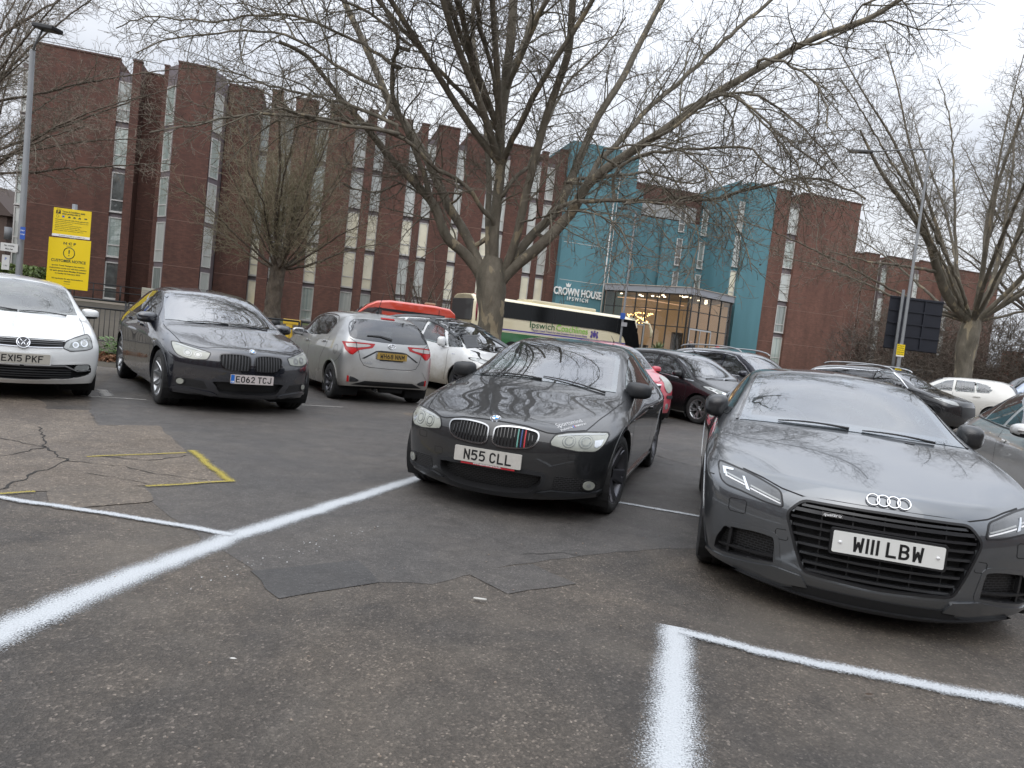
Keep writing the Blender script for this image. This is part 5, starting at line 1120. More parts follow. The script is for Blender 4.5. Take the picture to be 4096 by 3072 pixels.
def estate(at_, name, label, col, H=1.70, gzv=0, trimcol=None, rails=True, L=None):
    W = paint(col[0], col[1], .2, .25, 1., .12, (.06, .055, .05))
    S = hatch(at_, W, 2.67, .88, .95, 1.80, H, .345, -.25, -1.05, .86, 1.12, 1.03, 1.12, tum=.63, roofdrop=.08); S['gz'] = gzv; S['zseat'] = 1.08
    c = Car(S, name, label, 'cars parked beyond the middle lane')
    doors(c, [[(-.38, .98), (-.36, .6), (-.42, .35)], [(-1.42, 1.03), (-1.40, .6), (-1.44, .35)]], [(-1.25, .94), (-2.25, .97)],
          [('side_window', [(-.50, 1.06), (-.75, 1.26), (-1.12, 1.48), (-1.38, H - .17), (-1.40, 1.075)], None), ('rear_side_window', [(-1.48, 1.08), (-1.46, H - .17), (-2.35, H - .19), (-2.42, 1.12)], M_glassdark), ('boot_side_window', [(-2.5, 1.13), (-2.44, H - .19), (-2.9, H - .25), (-3.15, 1.30), (-3.0, 1.17)], M_glassdark)])
    c.line('window_surround', 'L', [(-.42, 1.045), (-.72, 1.28), (-1.12, 1.515), (-1.45, H - .14), (-2.45, H - .155), (-2.95, H - .22), (-3.22, 1.30), (-3.05, 1.145), (-2.4, 1.10), (-1.4, 1.055), (-.42, 1.02)], .018, M_chrome, off=.010, t=.012)
    if rails:
        for sg in (1, -1):
            bm = NB(); P = [(-1.0, .60, H - .07), (-1.12, .60, H - .01), (-1.5, .60, H + .035), (-2.2, .59, H + .035), (-2.8, .585, H), (-3.0, .585, H - .06)]
            tube(bm, [(x, sg * y, z) for x, y, z in spl([Vector(p) for p in P], 4)], .018, 8); obj('roof_rail', bm, M_satin, c.root)
    c.window('windscreen', 'T', spl([(-.28, -.72), (-.12, -.45), (-.05, 0), (-.12, .45), (-.28, .72)], 4) + spl([(-.65, .66), (-1.02, .59), (-.90, .3), (-.87, 0), (-.90, -.3), (-1.02, -.59), (-.65, -.66)], 3), M_glassGT, frit=.04)
    headlight(c, [(.50, .74), (.55, .83), (.78, .90), (.86, .89), (.83, .80), (.70, .75)], M_lens)
    c.patch('grille', 'F', rnd([(-.45, .45), (.45, .45), (.42, .72), (-.42, .72)], .04), M_black, off=.004)
    c.mirror(-.62, .95, 1.10, (.10, .12, .085), W, arm_to=(-.58, .86, 1.03), capmat=M_black)
    c.interior(); c.finish(); c.wheels(spokes(7, .06, .045, .03), M_rim, wid=.225)
    return c
def merc():
    W = paint('pewter_paint', (.48, .48, .47), .2, .3, 1., .35, (.16, .14, .12))
    S = dict(at=(5.33, 5.55, -21), L=4.82, wb=2.854, rt=.32, cowl=-.45, xe=-3.0, zseat=.92, mat=W,
      xs=[.50, .30, .05, -.2, -.45, -.8, -1.15, -1.45, -1.9, -2.4, -2.8, -3.15, -3.5, -3.75],
      pw=[(.5, .84), (.3, .89), (0, .905), (-1.4, .91), (-2.8, .905), (-3.4, .88), (-3.75, .82)],
      c=[(.5, .78, 0), (.3, .84, 0), (.05, .89, 0), (-.2, .925, .02), (-.45, .965, .08), (-.8, 1.14, .12), (-1.15, 1.31, .12), (-1.45, 1.40, .08), (-1.9, 1.452, 0), (-2.4, 1.44, 0), (-2.8, 1.34, -.05), (-3.15, 1.18, -.06), (-3.5, 1.03, 0), (-3.75, 1.0, 0)],
      e=[(.5, .66, .74), (.3, .69, .80), (.05, .72, .85), (-.2, .74, .885), (-.45, .75, .92), (-.8, .71, 1.07), (-1.15, .655, 1.24), (-1.45, .61, 1.335), (-1.9, .59, 1.39), (-2.4, .585, 1.375), (-2.8, .60, 1.27), (-3.15, .64, 1.11), (-3.5, .70, .98), (-3.75, .68, .96)],
      b=[(.5, .76, .70), (.3, .82, .77), (0, .85, .83), (-.5, .865, .92), (-1.9, .865, .96), (-2.8, .85, 1.0), (-3.4, .80, .97), (-3.75, .74, .93)],
      s=[(.5, .64), (0, .74), (-.6, .78), (-2.8, .84), (-3.75, .82)], o=[(.5, .20), (.1, .20), (-3, .21), (-3.75, .3)],
      fc=[(.72, .20), (.80, .30), (.82, .50), (.80, .64), (.77, .70), (.74, .75)], rc=[(-3.86, .33), (-3.92, .42), (-3.94, .58), (-3.94, .75), (-3.92, .92), (-3.88, .98)])
    c = Car(S, 'parked_saloon', 'dull silver saloon cut off by the right edge, beside the shiny grey coupe', 'cars parked in the near bays')
    doors(c, [[(-.50, .92), (-.46, .6), (-.50, .3)], [(-1.62, .94), (-1.60, .6), (-1.62, .3)]], [(-1.42, .84), (-2.45, .87)],
          [('side_window', [(-.66, .965), (-.95, 1.12), (-1.3, 1.28), (-1.60, 1.355), (-1.64, .985)], None), ('rear_side_window', [(-1.74, .99), (-1.70, 1.36), (-2.1, 1.355), (-2.42, 1.29), (-2.46, 1.01)], None), ('quarter_window', [(-2.52, 1.015), (-2.50, 1.27), (-2.75, 1.17), (-2.90, 1.05)], None)])
    c.window('windscreen', 'T', spl([(-.50, -.72), (-.38, -.4), (-.35, 0), (-.38, .4), (-.50, .72)], 4) + spl([(-.95, .66), (-1.42, .565), (-1.35, .3), (-1.33, 0), (-1.35, -.3), (-1.42, -.565), (-.95, -.66)], 3), M_glass, frit=.045)
    c.window('rear_window', 'T', [(-2.72, -.54), (-2.65, 0), (-2.72, .54), (-3.3, .62), (-3.35, 0), (-3.3, -.62)], M_glassdark, frit=.04)
    c.line('belt_trim', 'L', [(-.62, .952), (-1.7, .972), (-2.95, 1.02)], .012, M_black, off=.006, t=.01)
    hs_ = headlight(c, [(.40, .60), (.42, .70), (.62, .72), (.72, .66), (.62, .58)], M_lens)
    c.patch('grille', 'F', rnd([(-.28, .50), (.28, .50), (.33, .70), (-.33, .70)], .05), M_satin, off=.006)
    c.mirror(-.72, .90, 1.0, (.10, .125, .075), W, arm_to=(-.70, .84, .93), capmat=M_black, e=.75)
    for m, sg in (('L', 1), ('R', -1)):
        bm = NB(); tube(bm, [(-.628 - .03, sg * .83, 1.0), (-.618 - .012, sg * .90, 1.0), (-.640, sg * .98, 1.0)], .014, 8); obj('mirror_indicator', bm, M_clear, c.root)
    c.interior(); c.finish(); c.wheels(spokes(5, .07, .05, .03), M_rim, wid=.225)
    return c
def whitehatch():
    W = paint('cream_white', (.62, .61, .57), 0, .3, 1., .35, (.3, .27, .22))
    S = hatch((14.8, 26.4, -130), W, 2.60, .85, .70, 1.76, 1.56, .31, -.30, -1.05, .76, 1.02, .97, 1.06, tum=.60); S['gz'] = .21
    c = Car(S, 'parked_hatchback', 'cream white hatchback facing away by the mottled trunk on the right', 'cars parked at the far right')
    doors(c, [[(-.40, .95), (-.38, .6), (-.44, .3)], [(-1.38, 1.0), (-1.36, .6), (-1.40, .3)]], [(-1.2, .88), (-2.1, .92)],
          [('side_window', [(-.52, 1.0), (-.85, 1.20), (-1.10, 1.36), (-1.33, 1.42), (-1.35, 1.02)], None), ('rear_side_window', [(-1.45, 1.02), (-1.43, 1.42), (-1.95, 1.41), (-2.02, 1.05)], None), ('quarter_window', [(-2.07, 1.055), (-2.0, 1.41), (-2.35, 1.34), (-2.5, 1.18), (-2.42, 1.08)], None)])
    c.window('rear_window', 'B', rnd([(-.60, 1.10), (-.52, 1.40), (.52, 1.40), (.60, 1.10)], .06), M_glassdark, frit=.03)
    c.patch('brake_light', 'B', [(-.1, 1.43), (.1, 1.43), (.1, 1.45), (-.1, 1.45)], M_red, off=.01)
    for sg in (1, -1): c.patch('tail_light', 'B', rnd([(sg * .78, .80), (sg * .60, .82), (sg * .62, 1.0), (sg * .76, 1.05)], .03), M_red, off=.006)
    c.window('windscreen', 'T', [(-.34, -.68), (-.15, 0), (-.34, .68), (-.98, .55), (-.88, 0), (-.98, -.55)], M_glass, frit=.04)
    c.mirror(-.62, .92, 1.03, (.09, .11, .075), W, arm_to=(-.58, .82, .96), capmat=M_black)
    c.interior(); c.finish(); c.wheels(spokes(6, .05, .04, .03), M_rim, wid=.195); return c
def bluecar():
    W = paint('pale_blue', (.36, .42, .52), .3, .3, 1., .25, (.2, .18, .16))
    S = hatch((20.4, 30.2, -104), W, 2.65, .88, .80, 1.78, 1.86, .32, -.25, -1.05, .80, 1.08, 1.0, 1.08, tum=.64); S['gz'] = .37
    c = Car(S, 'parked_estate_car', 'pale blue estate car at the far right edge, beyond the silver saloon', 'cars parked at the far right')
    doors(c, [[(-.40, .95), (-.44, .3)], [(-1.38, 1.0), (-1.40, .3)]], [(-1.2, .92)],
          [('side_window', [(-.50, 1.03), (-.85, 1.25), (-1.10, 1.40), (-1.33, 1.47), (-1.35, 1.05)], None), ('rear_side_window', [(-1.45, 1.05), (-1.43, 1.47), (-2.1, 1.45), (-2.2, 1.08)], M_glassdark), ('boot_side_window', [(-2.28, 1.09), (-2.2, 1.45), (-2.65, 1.40), (-2.85, 1.15)], M_glassdark)])
    c.window('windscreen', 'T', [(-.34, -.68), (-.12, 0), (-.34, .68), (-.98, .58), (-.88, 0), (-.98, -.58)], M_glass, frit=.04)
    c.mirror(-.62, .92, 1.08, (.09, .11, .075), W, arm_to=(-.58, .84, 1.0), capmat=M_black)
    for sg in (1, -1): c.patch('tail_light', 'B', rnd([(sg * .78, .80), (sg * .62, .82), (sg * .62, 1.1), (sg * .74, 1.1)], .03), M_red, off=.006)
    c.window('rear_window', 'B', rnd([(-.60, 1.12), (-.54, 1.42), (.54, 1.42), (.60, 1.12)], .06), M_glassdark, frit=.03)
    c.interior(); c.finish(); c.wheels(spokes(6, .05, .04, .03), M_rim, wid=.195); return c
coupe_details(); tt_details(); gt_details(); polo(); yaris(); picasso(); fiesta(); micra(); merc(); whitehatch(); bluecar()
estate((6.75, 17.6, 36), 'parked_estate_car', 'tall dark blue estate with silver roof rails and chrome window frame', ('navy_paint', (.010, .011, .022)), 1.70)
estate((11.46, 19.23, 37.3), 'parked_estate_car', 'black estate mostly hidden behind the shiny grey coupe, chrome roof rail', ('black_paint2', (.012, .013, .015)), 1.56, .14)
# ================================================================== ground and street
def hsl(x, y): s_ = x * .9588 + y * .284; return .02 * min(max(s_ - 10, 0), 15)
def gh(x, y):
    n = (Vector((x, y, 0)) - FP).dot(FN); return gz(n) + hsl(x, y)
def asphalt(name, base=(.052, .050, .048), warm=(.085, .072, .058), stone=.5, cell=110, big=.55, bump=.5, dust=0):
    t = NT(name); o = t.obj()
    v = t.new('TexVoronoi'); v.inputs['Scale'].default_value = cell; t.l(o, v.inputs['Vector'])
    v2 = t.new('TexVoronoi'); v2.inputs['Scale'].default_value = cell * .42; t.l(o, v2.inputs['Vector'])
    spk = t.ramp(v.outputs['Color'], [(0, .55), (.55, .85), (.80, 1.2), (.93, 2.4), (1, 3.6)])
    spk2 = t.ramp(v2.outputs['Color'], [(0, .75), (.8, 1.05), (.97, 1.5), (1, 2.6)])
    nb = t.ramp(t.noise(.75, 8, .62, dist=.4), [(.38, 0), (.66, 1)]); nb2 = t.noise(6, 6, .7)
    c = t.mix(t.math('MULTIPLY', nb, big), base, warm)
    c = t.mix(1, c, t.mix(stone, (1, 1, 1), spk), 'MULTIPLY'); c = t.mix(1, c, t.mix(stone * .7, (1, 1, 1), spk2), 'MULTIPLY')
    c = t.mix(1, c, t.ramp(nb2, [(.25, .72), (.75, 1.28)]), 'MULTIPLY')
    if dust: c = t.mix(t.math('MULTIPLY', t.ramp(t.noise(.9, 7, .68, dist=.6), [(.50, 0), (.74, 1)]), dust), c, (.17, .148, .12))
    rl = t.ramp(t.noise(1.3, 5, .6), [(.3, .42), (.7, .75)])
    h = t.math('ADD', v.outputs['Distance'], t.math('MULTIPLY', t.noise(260, 3, .6), .8))
    t.pbr(c, rl, 0, t.bump(h, bump, .006), Specular_IOR_Level=.45); return t.m
M_asph = asphalt('car_park_asphalt', (.062, .054, .047), (.138, .112, .086), .95, 118, .8, .9, dust=.45)
M_asph_fine = asphalt('smooth_asphalt', (.068, .063, .059), (.094, .083, .073), .7, 140, .8, .6, dust=.25)
M_asph_dark = asphalt('dark_patch_asphalt', (.052, .050, .049), (.066, .061, .056), .5, 120, .6, .5)
M_asph_old = asphalt('worn_aggregate', (.115, .092, .072), (.20, .162, .122), .9, 100, .9, .9)
M_asph_brown = asphalt('brown_aggregate', (.105, .086, .066), (.16, .13, .10), .8, 85, .8, .8)
M_road = asphalt('road_asphalt', (.075, .075, .078), (.095, .094, .094), .2, 60, .5, .2)
M_pave = simple('pavement_slabs', (.20, .17, .135), .85, var=.25, vs=3, bump=.2)
M_kerb = simple('kerb_stone', (.30, .27, .235), .8, var=.2, vs=4)
M_crack = simple('crack_dark', (.022, .020, .018), .9)
def brickmat(name, c1, c2, mort, w=.225, h=.075, ax=(0, 2), rough=.85, bumpk=.3, msz=.008, rotz=None, stain=.35):
    t = NT(name)
    if rotz is None: src = t.obj()
    else:
        mp_ = t.new('Mapping'); mp_.inputs['Rotation'].default_value = (0, 0, rotz); t.l(t.obj(), mp_.inputs['Vector']); src = mp_.outputs[0]
    sp = t.new('SeparateXYZ'); cb = t.new('CombineXYZ'); t.l(src, sp.inputs[0])
    u = sp.outputs[ax[0]] if ax[0] != 3 else t.math('ADD', sp.outputs[0], sp.outputs[1]); t.l(u, cb.inputs[0]); t.l(sp.outputs[ax[1]], cb.inputs[1])
    b = t.new('TexBrick'); t.l(cb.outputs[0], b.inputs['Vector']); b.inputs['Scale'].default_value = 1; b.inputs['Brick Width'].default_value = w; b.inputs['Row Height'].default_value = h
    b.inputs['Mortar Size'].default_value = msz; b.inputs['Mortar Smooth'].default_value = .3
    b.inputs['Color1'].default_value = tuple(c1) + (1,); b.inputs['Color2'].default_value = tuple(c2) + (1,); b.inputs['Mortar'].default_value = tuple(mort) + (1,)
    mp2 = t.new('Mapping'); mp2.inputs['Scale'].default_value = (1, 1, .22); t.l(t.obj(), mp2.inputs['Vector'])
    st = t.ramp(t.noise(.9, 6, .65, vec=mp2.outputs[0]), [(.3, 1 - stain), (.7, 1 + stain * .6)])
    fine = t.ramp(t.noise(2.2, 4, .7), [(.3, .88), (.7, 1.12)])
    c = t.mix(1, t.mix(1, b.outputs[0], st, 'MULTIPLY'), fine, 'MULTIPLY')
    t.pbr(c, rough, 0, t.bump(b.outputs[1], -bumpk, .01)); return t.m
M_block = brickmat('block_paving', (.21, .15, .11), (.27, .20, .15), (.10, .085, .07), .2, .1, (0, 1))
def strip_mesh(name, n0, n1, off, mat, s0=-90, s1=170, ds=5, dn=1., kind='structure', z0=None):
    S_ = np.arange(s0, s1 + .01, ds); N_ = np.linspace(n0, n1, max(2, int(abs(n1 - n0) / dn) + 1)); v = []; f = []
    for s_ in S_:
        for n_ in N_:
            p = fw(s_, n_); v.append((p.x, p.y, (gz(n_) if z0 is None else z0) + hsl(p.x, p.y) + off))
    m = len(N_)
    for i in range(len(S_) - 1):
        for j in range(m - 1): a = i * m + j; f.append((a, a + 1, a + m + 1, a + m))
    o = obj(name, (v, f), mat); tag(o, kind=kind); 
    me = o.data; bm = NB(); bm.from_mesh(me); bmesh.ops.recalc_face_normals(bm, faces=bm.faces)
    if sum(fc.normal.z for fc in bm.faces) < 0: bmesh.ops.reverse_faces(bm, faces=bm.faces)
    bm.to_mesh(me); bm.free(); return o
M_grass = (lambda t: (t.pbr(t.mix(t.noise(1.2, 6, .7), (.035, .05, .012), (.09, .11, .035)), .9, 0, t.bump(t.noise(60, 5, .7), .6, .03)), t.m)[1])(NT('verge_grass'))
M_earth = simple('earth', (.06, .05, .035), .95, var=.4, vs=1.5)
strip_mesh('ground', 2600, -2600, -.06, M_earth, -2600, 2600, 200, 40)
strip_mesh('ground_near', -60, 110, -.03, M_earth, -90, 170, 5, 2)
strip_mesh('car_park', 32.9, 105, 0, M_asph, -60, 80, 2.5, 1.5)
strip_mesh('near_carriageway', 26.1, 32.0, -.01, M_road)
strip_mesh('far_carriageway', 14.0, 23.3, -.01, M_road)
def kerbed(name, n0, n1, h, top, kerbm, **kw):
    strip_mesh(name, n0 + .13, n1 - .13, h - .004, top, **kw)
    for a, b, side in ((n0, n0 + .13, n0), (n1 - .13, n1, n1)):
        strip_mesh(name + '_kerb', a, b, h, kerbm, dn=.13)
        v = []; f = []
        for s_ in np.arange(-90, 170.1, 5):
            p = fw(s_, side); zz = gz(side + (.01 if side == n1 else -.01)) + hsl(p.x, p.y); zt = gz((a + b) / 2) + hsl(p.x, p.y) + h; v += [(p.x, p.y, zz - .1), (p.x, p.y, zt)]
        f = [(2 * i, 2 * i + 1, 2 * i + 3, 2 * i + 2) for i in range(len(v) // 2 - 1)]; tag(obj(name + '_kerb_face', (v, f), kerbm), kind='structure')
kerbed('traffic_island', 23.3, 26.1, .11, M_block, M_kerb)
strip_mesh('pavement', 8.0, 13.9, .02, M_pave); strip_mesh('pavement_kerb', 13.87, 14.0, .05, M_kerb, dn=.1)
strip_mesh('grass', -1, 8.0, .0, M_grass); strip_mesh('kerb', 32.0, 32.15, .05, M_kerb, dn=.1); strip_mesh('fence_verge', 32.15, 32.9, .02, M_earth, dn=.2)
strip_mesh('path', 2.2, 5.0, .02, M_pave, -20, 12, 4)
def sheet(name, pts, z, mat, jag=.012, sub=.12):
    """flat patch on the car park with slightly irregular outline"""
    P = []
    for i, a in enumerate(pts):
        a = Vector(a); b = Vector(pts[(i + 1) % len(pts)]); n_ = max(1, int((b - a).length / sub))
        for k in range(n_):
            q = a.lerp(b, k / n_); P.append((q.x + random.uniform(-jag, jag) * (k > 0), q.y + random.uniform(-jag, jag) * (k > 0)))
    bm = NB(); f = bm.faces.new([bm.verts.new((x, y, z)) for x, y in P]); f.normal_update()
    if f.normal.z < 0: bmesh.ops.reverse_faces(bm, faces=[f])
    bmesh.ops.triangulate(bm, faces=bm.faces); return tag(obj(name, bm, mat), kind='structure')
# smoother newer surface through the middle of the car park (order = height)
sheet('car_park_resurfacing', [(-4.64, 7.85), (-4.05, 7.01), (-3.61, 7.37), (-2.77, 6.17), (-2.05, 5.30), (-2.48, 4.93), (-2.24, 4.55), (-1.9, 4.2), (-1.21, 3.55), (-.96, 3.21), (-.56, 3.56), (-.30, 3.62), (.12, 4.09), (.56, 4.43), (1.06, 4.75), (1.40, 4.90), (3.2, 5.5), (9, 6.8), (14, 16), (9, 26), (-2, 22.5), (-9, 17.5), (-5.5, 9.3)], .0018, M_asph_fine, .02)
sheet('worn_car_park_patch', [(-9, 8.2), (-7, 9.5), (-5.24, 8.0), (-4.96, 7.61), (-4.64, 7.85), (-4.05, 7.01), (-3.61, 7.37), (-2.77, 6.17), (-2.05, 5.30), (-2.48, 4.93), (-3.09, 4.36), (-4.2, 4.2), (-6, 5)], .0034, M_asph_old, .02)
sheet('brown_car_park_patch', rnd([(-2.88, 4.47), (-2.97, 4.68), (-2.48, 4.90), (-2.22, 4.56), (-2.62, 4.14)], .08), .005, M_asph_brown, .015)
sheet('dark_car_park_patch', [(-1.21, 3.52), (-.74, 3.86), (-.56, 3.56), (-.96, 3.21)], .0034, M_asph_dark, .012)
sheet('faint_car_park_patch', [(-.14, 3.86), (.24, 4.14), (.48, 3.88), (.1, 3.60)], .0034, M_asph_fine, .012)
sheet('brown_rear_scuff', spl([(-1.6, 10.9), (-.7, 11.3), (-.3, 10.7), (-1.2, 10.4)], 4, True), .0034, M_asph_brown, .03)
def crack(pts, w=.012):
    w *= .6
    P = []
    for a, b in zip(pts, pts[1:]):
        a, b = Vector(a), Vector(b); n_ = max(2, int((b - a).length / .07))
        for k in range(n_): q = a.lerp(b, k / n_); P.append((q.x + random.uniform(-.022, .022), q.y + random.uniform(-.022, .022)))
    P.append(pts[-1]); a, b = band(P, [w * random.uniform(.3, 1.5) for _ in P]); n_ = len(a)
    v = [(x, y, .0062) for x, y in a] + [(x, y, .0062) for x, y in b]; f = [(n_ + i, n_ + i + 1, i + 1, i) for i in range(n_ - 1)]
    return tag(obj('surface_crack', (v, f), M_crack), kind='structure')
for P, w in (([(-4.34, 6.56), (-3.75, 5.78), (-3.76, 5.47), (-3.78, 5.30), (-3.9, 4.9)], .022), ([(-3.75, 5.78), (-3.33, 5.39), (-3.25, 4.91), (-3.15, 4.43)], .024), ([(-3.25, 5.66), (-3.12, 5.69), (-2.90, 5.70), (-2.79, 5.78), (-2.73, 6.07)], .02), ([(-3.33, 5.39), (-2.9, 5.42), (-2.6, 5.3), (-2.2, 5.28)], .014), ([(-5.2, 6.3), (-4.6, 6.0), (-3.75, 5.78)], .018), ([(-3.0, 5.1), (-2.7, 5.05), (-2.45, 4.95)], .012),
             ([(1.91, 9.48), (2.01, 9.24), (2.16, 8.95), (2.5, 8.6)], .02), ([(1.85, 8.75), (2.08, 8.59), (2.4, 8.5)], .014), ([(.15, 4.3), (.45, 4.45), (.6, 4.4)], .010)):
    crack(P, w)
# ---- sprayed lines: u across (-1..1 at the strip's edge), alpha feathers into speckle
def spray_mat(name, col, core, solid=1.):
    t = NT(name); a = t.new('Attribute'); a.attribute_name = 'across'; u = a.outputs['Fac']
    n1 = t.noise(140, 3, .6); n2 = t.noise(900, 2, .6); n3 = t.noise(9, 4, .6)
    e_ = t.math('SUBTRACT', core, t.math('ABSOLUTE', u))
    k = t.math('ADD', t.math('MULTIPLY', e_, 1.45), .5)
    k = t.math('ADD', k, t.math('MULTIPLY', t.math('SUBTRACT', n3, .5), .55)); k = t.math('ADD', k, t.math('MULTIPLY', t.math('SUBTRACT', n1, .5), 2.2 )); k = t.math('ADD', k, t.math('MULTIPLY', t.math('SUBTRACT', n2, .5), .9))
    al = t.math('MULTIPLY', t.ramp(k, [(.22, 0), (.85, 1)]), solid)
    c = t.mix(t.ramp(n1, [(.35, 1), (.7, 0)]), col, [x * .80 for x in col])
    v = t.new('TexVoronoi'); v.inputs['Scale'].default_value = 105; t.l(t.obj(), v.inputs['Vector'])
    p = t.pbr(c, .6, 0, t.bump(v.outputs['Distance'], .5, .006), Alpha=al); return t.m
M_spray = spray_mat('white_spray_paint', (.50, .52, .535), .54); M_sprayy = spray_mat('yellow_spray_paint', (.44, .35, .05), .38, .8); M_oldline = spray_mat('old_line_paint', (.42, .40, .37), .55, .75)
def sprayed(name, pts, wid, mat, z, k=2.0, step=.12, wob=.01, label=None):
    P = [Vector(p) for p in pts]; L = []; W = []
    ws = wid if hasattr(wid, '__len__') else [wid] * len(P)
    for (a, b), (w0, w1) in zip(zip(P, P[1:]), zip(ws, ws[1:])):
        n_ = max(1, int((b - a).length / step))
        for j in range(n_): L.append(a.lerp(b, j / n_)); W.append(w0 + (w1 - w0) * j / n_)
    L.append(P[-1]); W.append(ws[-1]); v = []; f = []; ac = []; M = 8
    for i, q in enumerate(L):
        d = (L[min(i + 1, len(L) - 1)] - L[max(i - 1, 0)]).normalized(); nn = Vector((-d.y, d.x)); o_ = random.uniform(-wob, wob)
        for j in range(M + 1): u = -1 + 2 * j / M; r = q + nn * (u * W[i] * k / 2 + o_); v.append((r.x, r.y, z)); ac.append(u)
    for i in range(len(L) - 1):
        for j in range(M): a = i * (M + 1) + j; f.append((a, a + M + 1, a + M + 2, a + 1))
    o = obj(name, (v, f), mat); at_ = o.data.attributes.new('across', 'FLOAT', 'POINT'); at_.data.foreach_set('value', ac); tag(o, kind='structure')
    if o.data.polygons[0].normal.z < 0: o.data.flip_normals()
    return o
sprayed('white_bay_line', [(-2.3, 1.0), (-1.85, 2.35), (-1.80, 2.58), (-1.73, 3.06), (-1.63, 3.46), (-1.50, 4.01), (-1.20, 4.86), (-.75, 6.13), (-.60, 6.5)], [.17, .155, .15, .145, .135, .125, .115, .10, .09], M_spray, .008, 2.1)
sprayed('white_bay_line', [(-3.6, 4.34), (-3.02, 4.26), (-2.67, 4.22), (-2.05, 4.14), (-1.50, 4.04)], [.04, .042, .045, .042, .05], M_spray, .0098, 2.4)
sprayed('white_bay_line', [(.925, 3.40), (.84, 3.01), (.76, 2.69), (.70, 2.43), (.64, 2.21), (.50, 1.6)], [.12, .125, .135, .145, .15, .16], M_spray, .008, 2.0)
sprayed('white_bay_line', [(.93, 3.35), (1.40, 3.17), (1.87, 3.06), (2.33, 2.97), (3.0, 2.83)], [.06, .07, .075, .085, .09], M_spray, .0098, 2.2)
sprayed('white_bay_line', [(.80, 6.18), (1.02, 6.12), (1.66, 5.94), (2.0, 5.85)], .05, M_spray, .008, 2.3)
sprayed('yellow_mark', [(-3.30, 5.59), (-2.77, 6.17)], .03, M_sprayy, .008, 2.6); sprayed('yellow_mark', [(-2.78, 6.29), (-2.40, 5.77), (-2.04, 5.32)], .065, M_sprayy, .0095, 2.4)
sprayed('yellow_mark', [(-2.01, 5.33), (-2.46, 4.89)], .035, M_sprayy, .011, 2.6); sprayed('yellow_mark', [(-3.4, 4.0), (-3.07, 4.32), (-2.94, 4.46)], .03, M_sprayy, .011, 2.6)
sprayed('old_bay_line', [(-5.35, 8.85), (-4.68, 9.14)], .07, M_oldline, .007, 1.8); sprayed('old_bay_line', [(-5.54, 9.63), (-5.12, 9.04)], .13, M_oldline, .0085, 1.6); sprayed('old_bay_line', [(-3.03, 10.41), (-2.5, 10.7)], .07, M_oldline, .007, 1.8)
M_old2 = spray_mat('faint_line_paint', (.30, .28, .25), .35, .7); sprayed('road_line', [(-26, 8.5), (8, 18.6)], .1, M_oldline, .02, 1.5, .5)
# paint specks and small litter
bm = NB()
for _ in range(60):
    t_ = random.random(); a = Vector((-1.58, 3.3)).lerp(Vector((-.9, 4.6)), t_); x, y = a.x + random.gauss(.13, .07), a.y + random.gauss(-.08, .07); r = random.uniform(.0012, .0045)
    bm.faces.new([bm.verts.new((x + r * math.cos(q), y + r * math.sin(q), .0128)) for q in [k * math.pi / 3 for k in range(6)]])
tag(obj('paint_specks', bm, M_white), kind='stuff', label='fine specks of white paint spattered on the asphalt', cat='paint specks')
M_stone = simple('loose_stone', (.22, .17, .13), .8, var=.4, vs=6); bm = NB()
for _ in range(260):
    v_ = random.uniform(1.6, 9) ; x = random.uniform(-.75, .75) * v_; r = random.uniform(.002, .0055)
    M = Matrix.Translation((x, v_, .006 + r * .3)) @ Matrix.Rotation(random.uniform(0, 6), 4, 'Z') @ Matrix.Diagonal((r * random.uniform(.8, 1.5), r, r * .55, 1)); bmesh.ops.create_icosphere(bm, subdivisions=1, radius=1, matrix=M)
tag(obj('loose_grit', bm, M_stone), kind='stuff', label='loose grit and small stones scattered on the asphalt', cat='grit')
def leaf(x, y, s_, rz, mat, z=.018):
    bm = NB(); P = [(-1, 0), (-.5, .35), (.1, .4), (.6, .25), (1, 0), (.6, -.25), (0, -.42), (-.6, -.3)]
    vs = [bm.verts.new((p[0] * s_, p[1] * s_, z + .15 * s_ * abs(p[1]))) for p in P]; bm.faces.new(vs); bmesh.ops.rotate(bm, verts=bm.verts, matrix=Matrix.Rotation(rz, 3, 'Z')); bmesh.ops.translate(bm, verts=bm.verts, vec=(x, y, 0)); return bm
M_leafdark = simple('dead_leaf', (.05, .03, .018), .8); M_litter = simple('litter_white', (.55, .54, .5), .7)
p = gnd((2048 + 1540 / 1.08) / 4, (2000 + 857 / 1.08) / 4); tag(obj('fallen_leaf', leaf(p.x, p.y, .022, .3, M_leafdark), M_leafdark), 'small dark leaf on the asphalt inside the front right bay', 'leaf')
p = gnd((0 + 2070 / 1.08) / 4, (1600 + 872 / 1.08) / 4); bm = NB(); tube(bm, [(p.x - .03, p.y, .016), (p.x + .035, p.y - .004, .016)], .006, 6); tag(obj('cigarette_end', bm, M_litter), 'tiny white stub on the ground below the matt black coupe', 'litter')
p = gnd((0 + 1005 / 1.08) / 4, (1600 + 1136 / 1.08) / 4); tag(obj('paper_scrap', leaf(p.x, p.y, .014, 0, M_litter), M_litter), 'tiny pale scrap on the near asphalt left of the middle', 'litter')

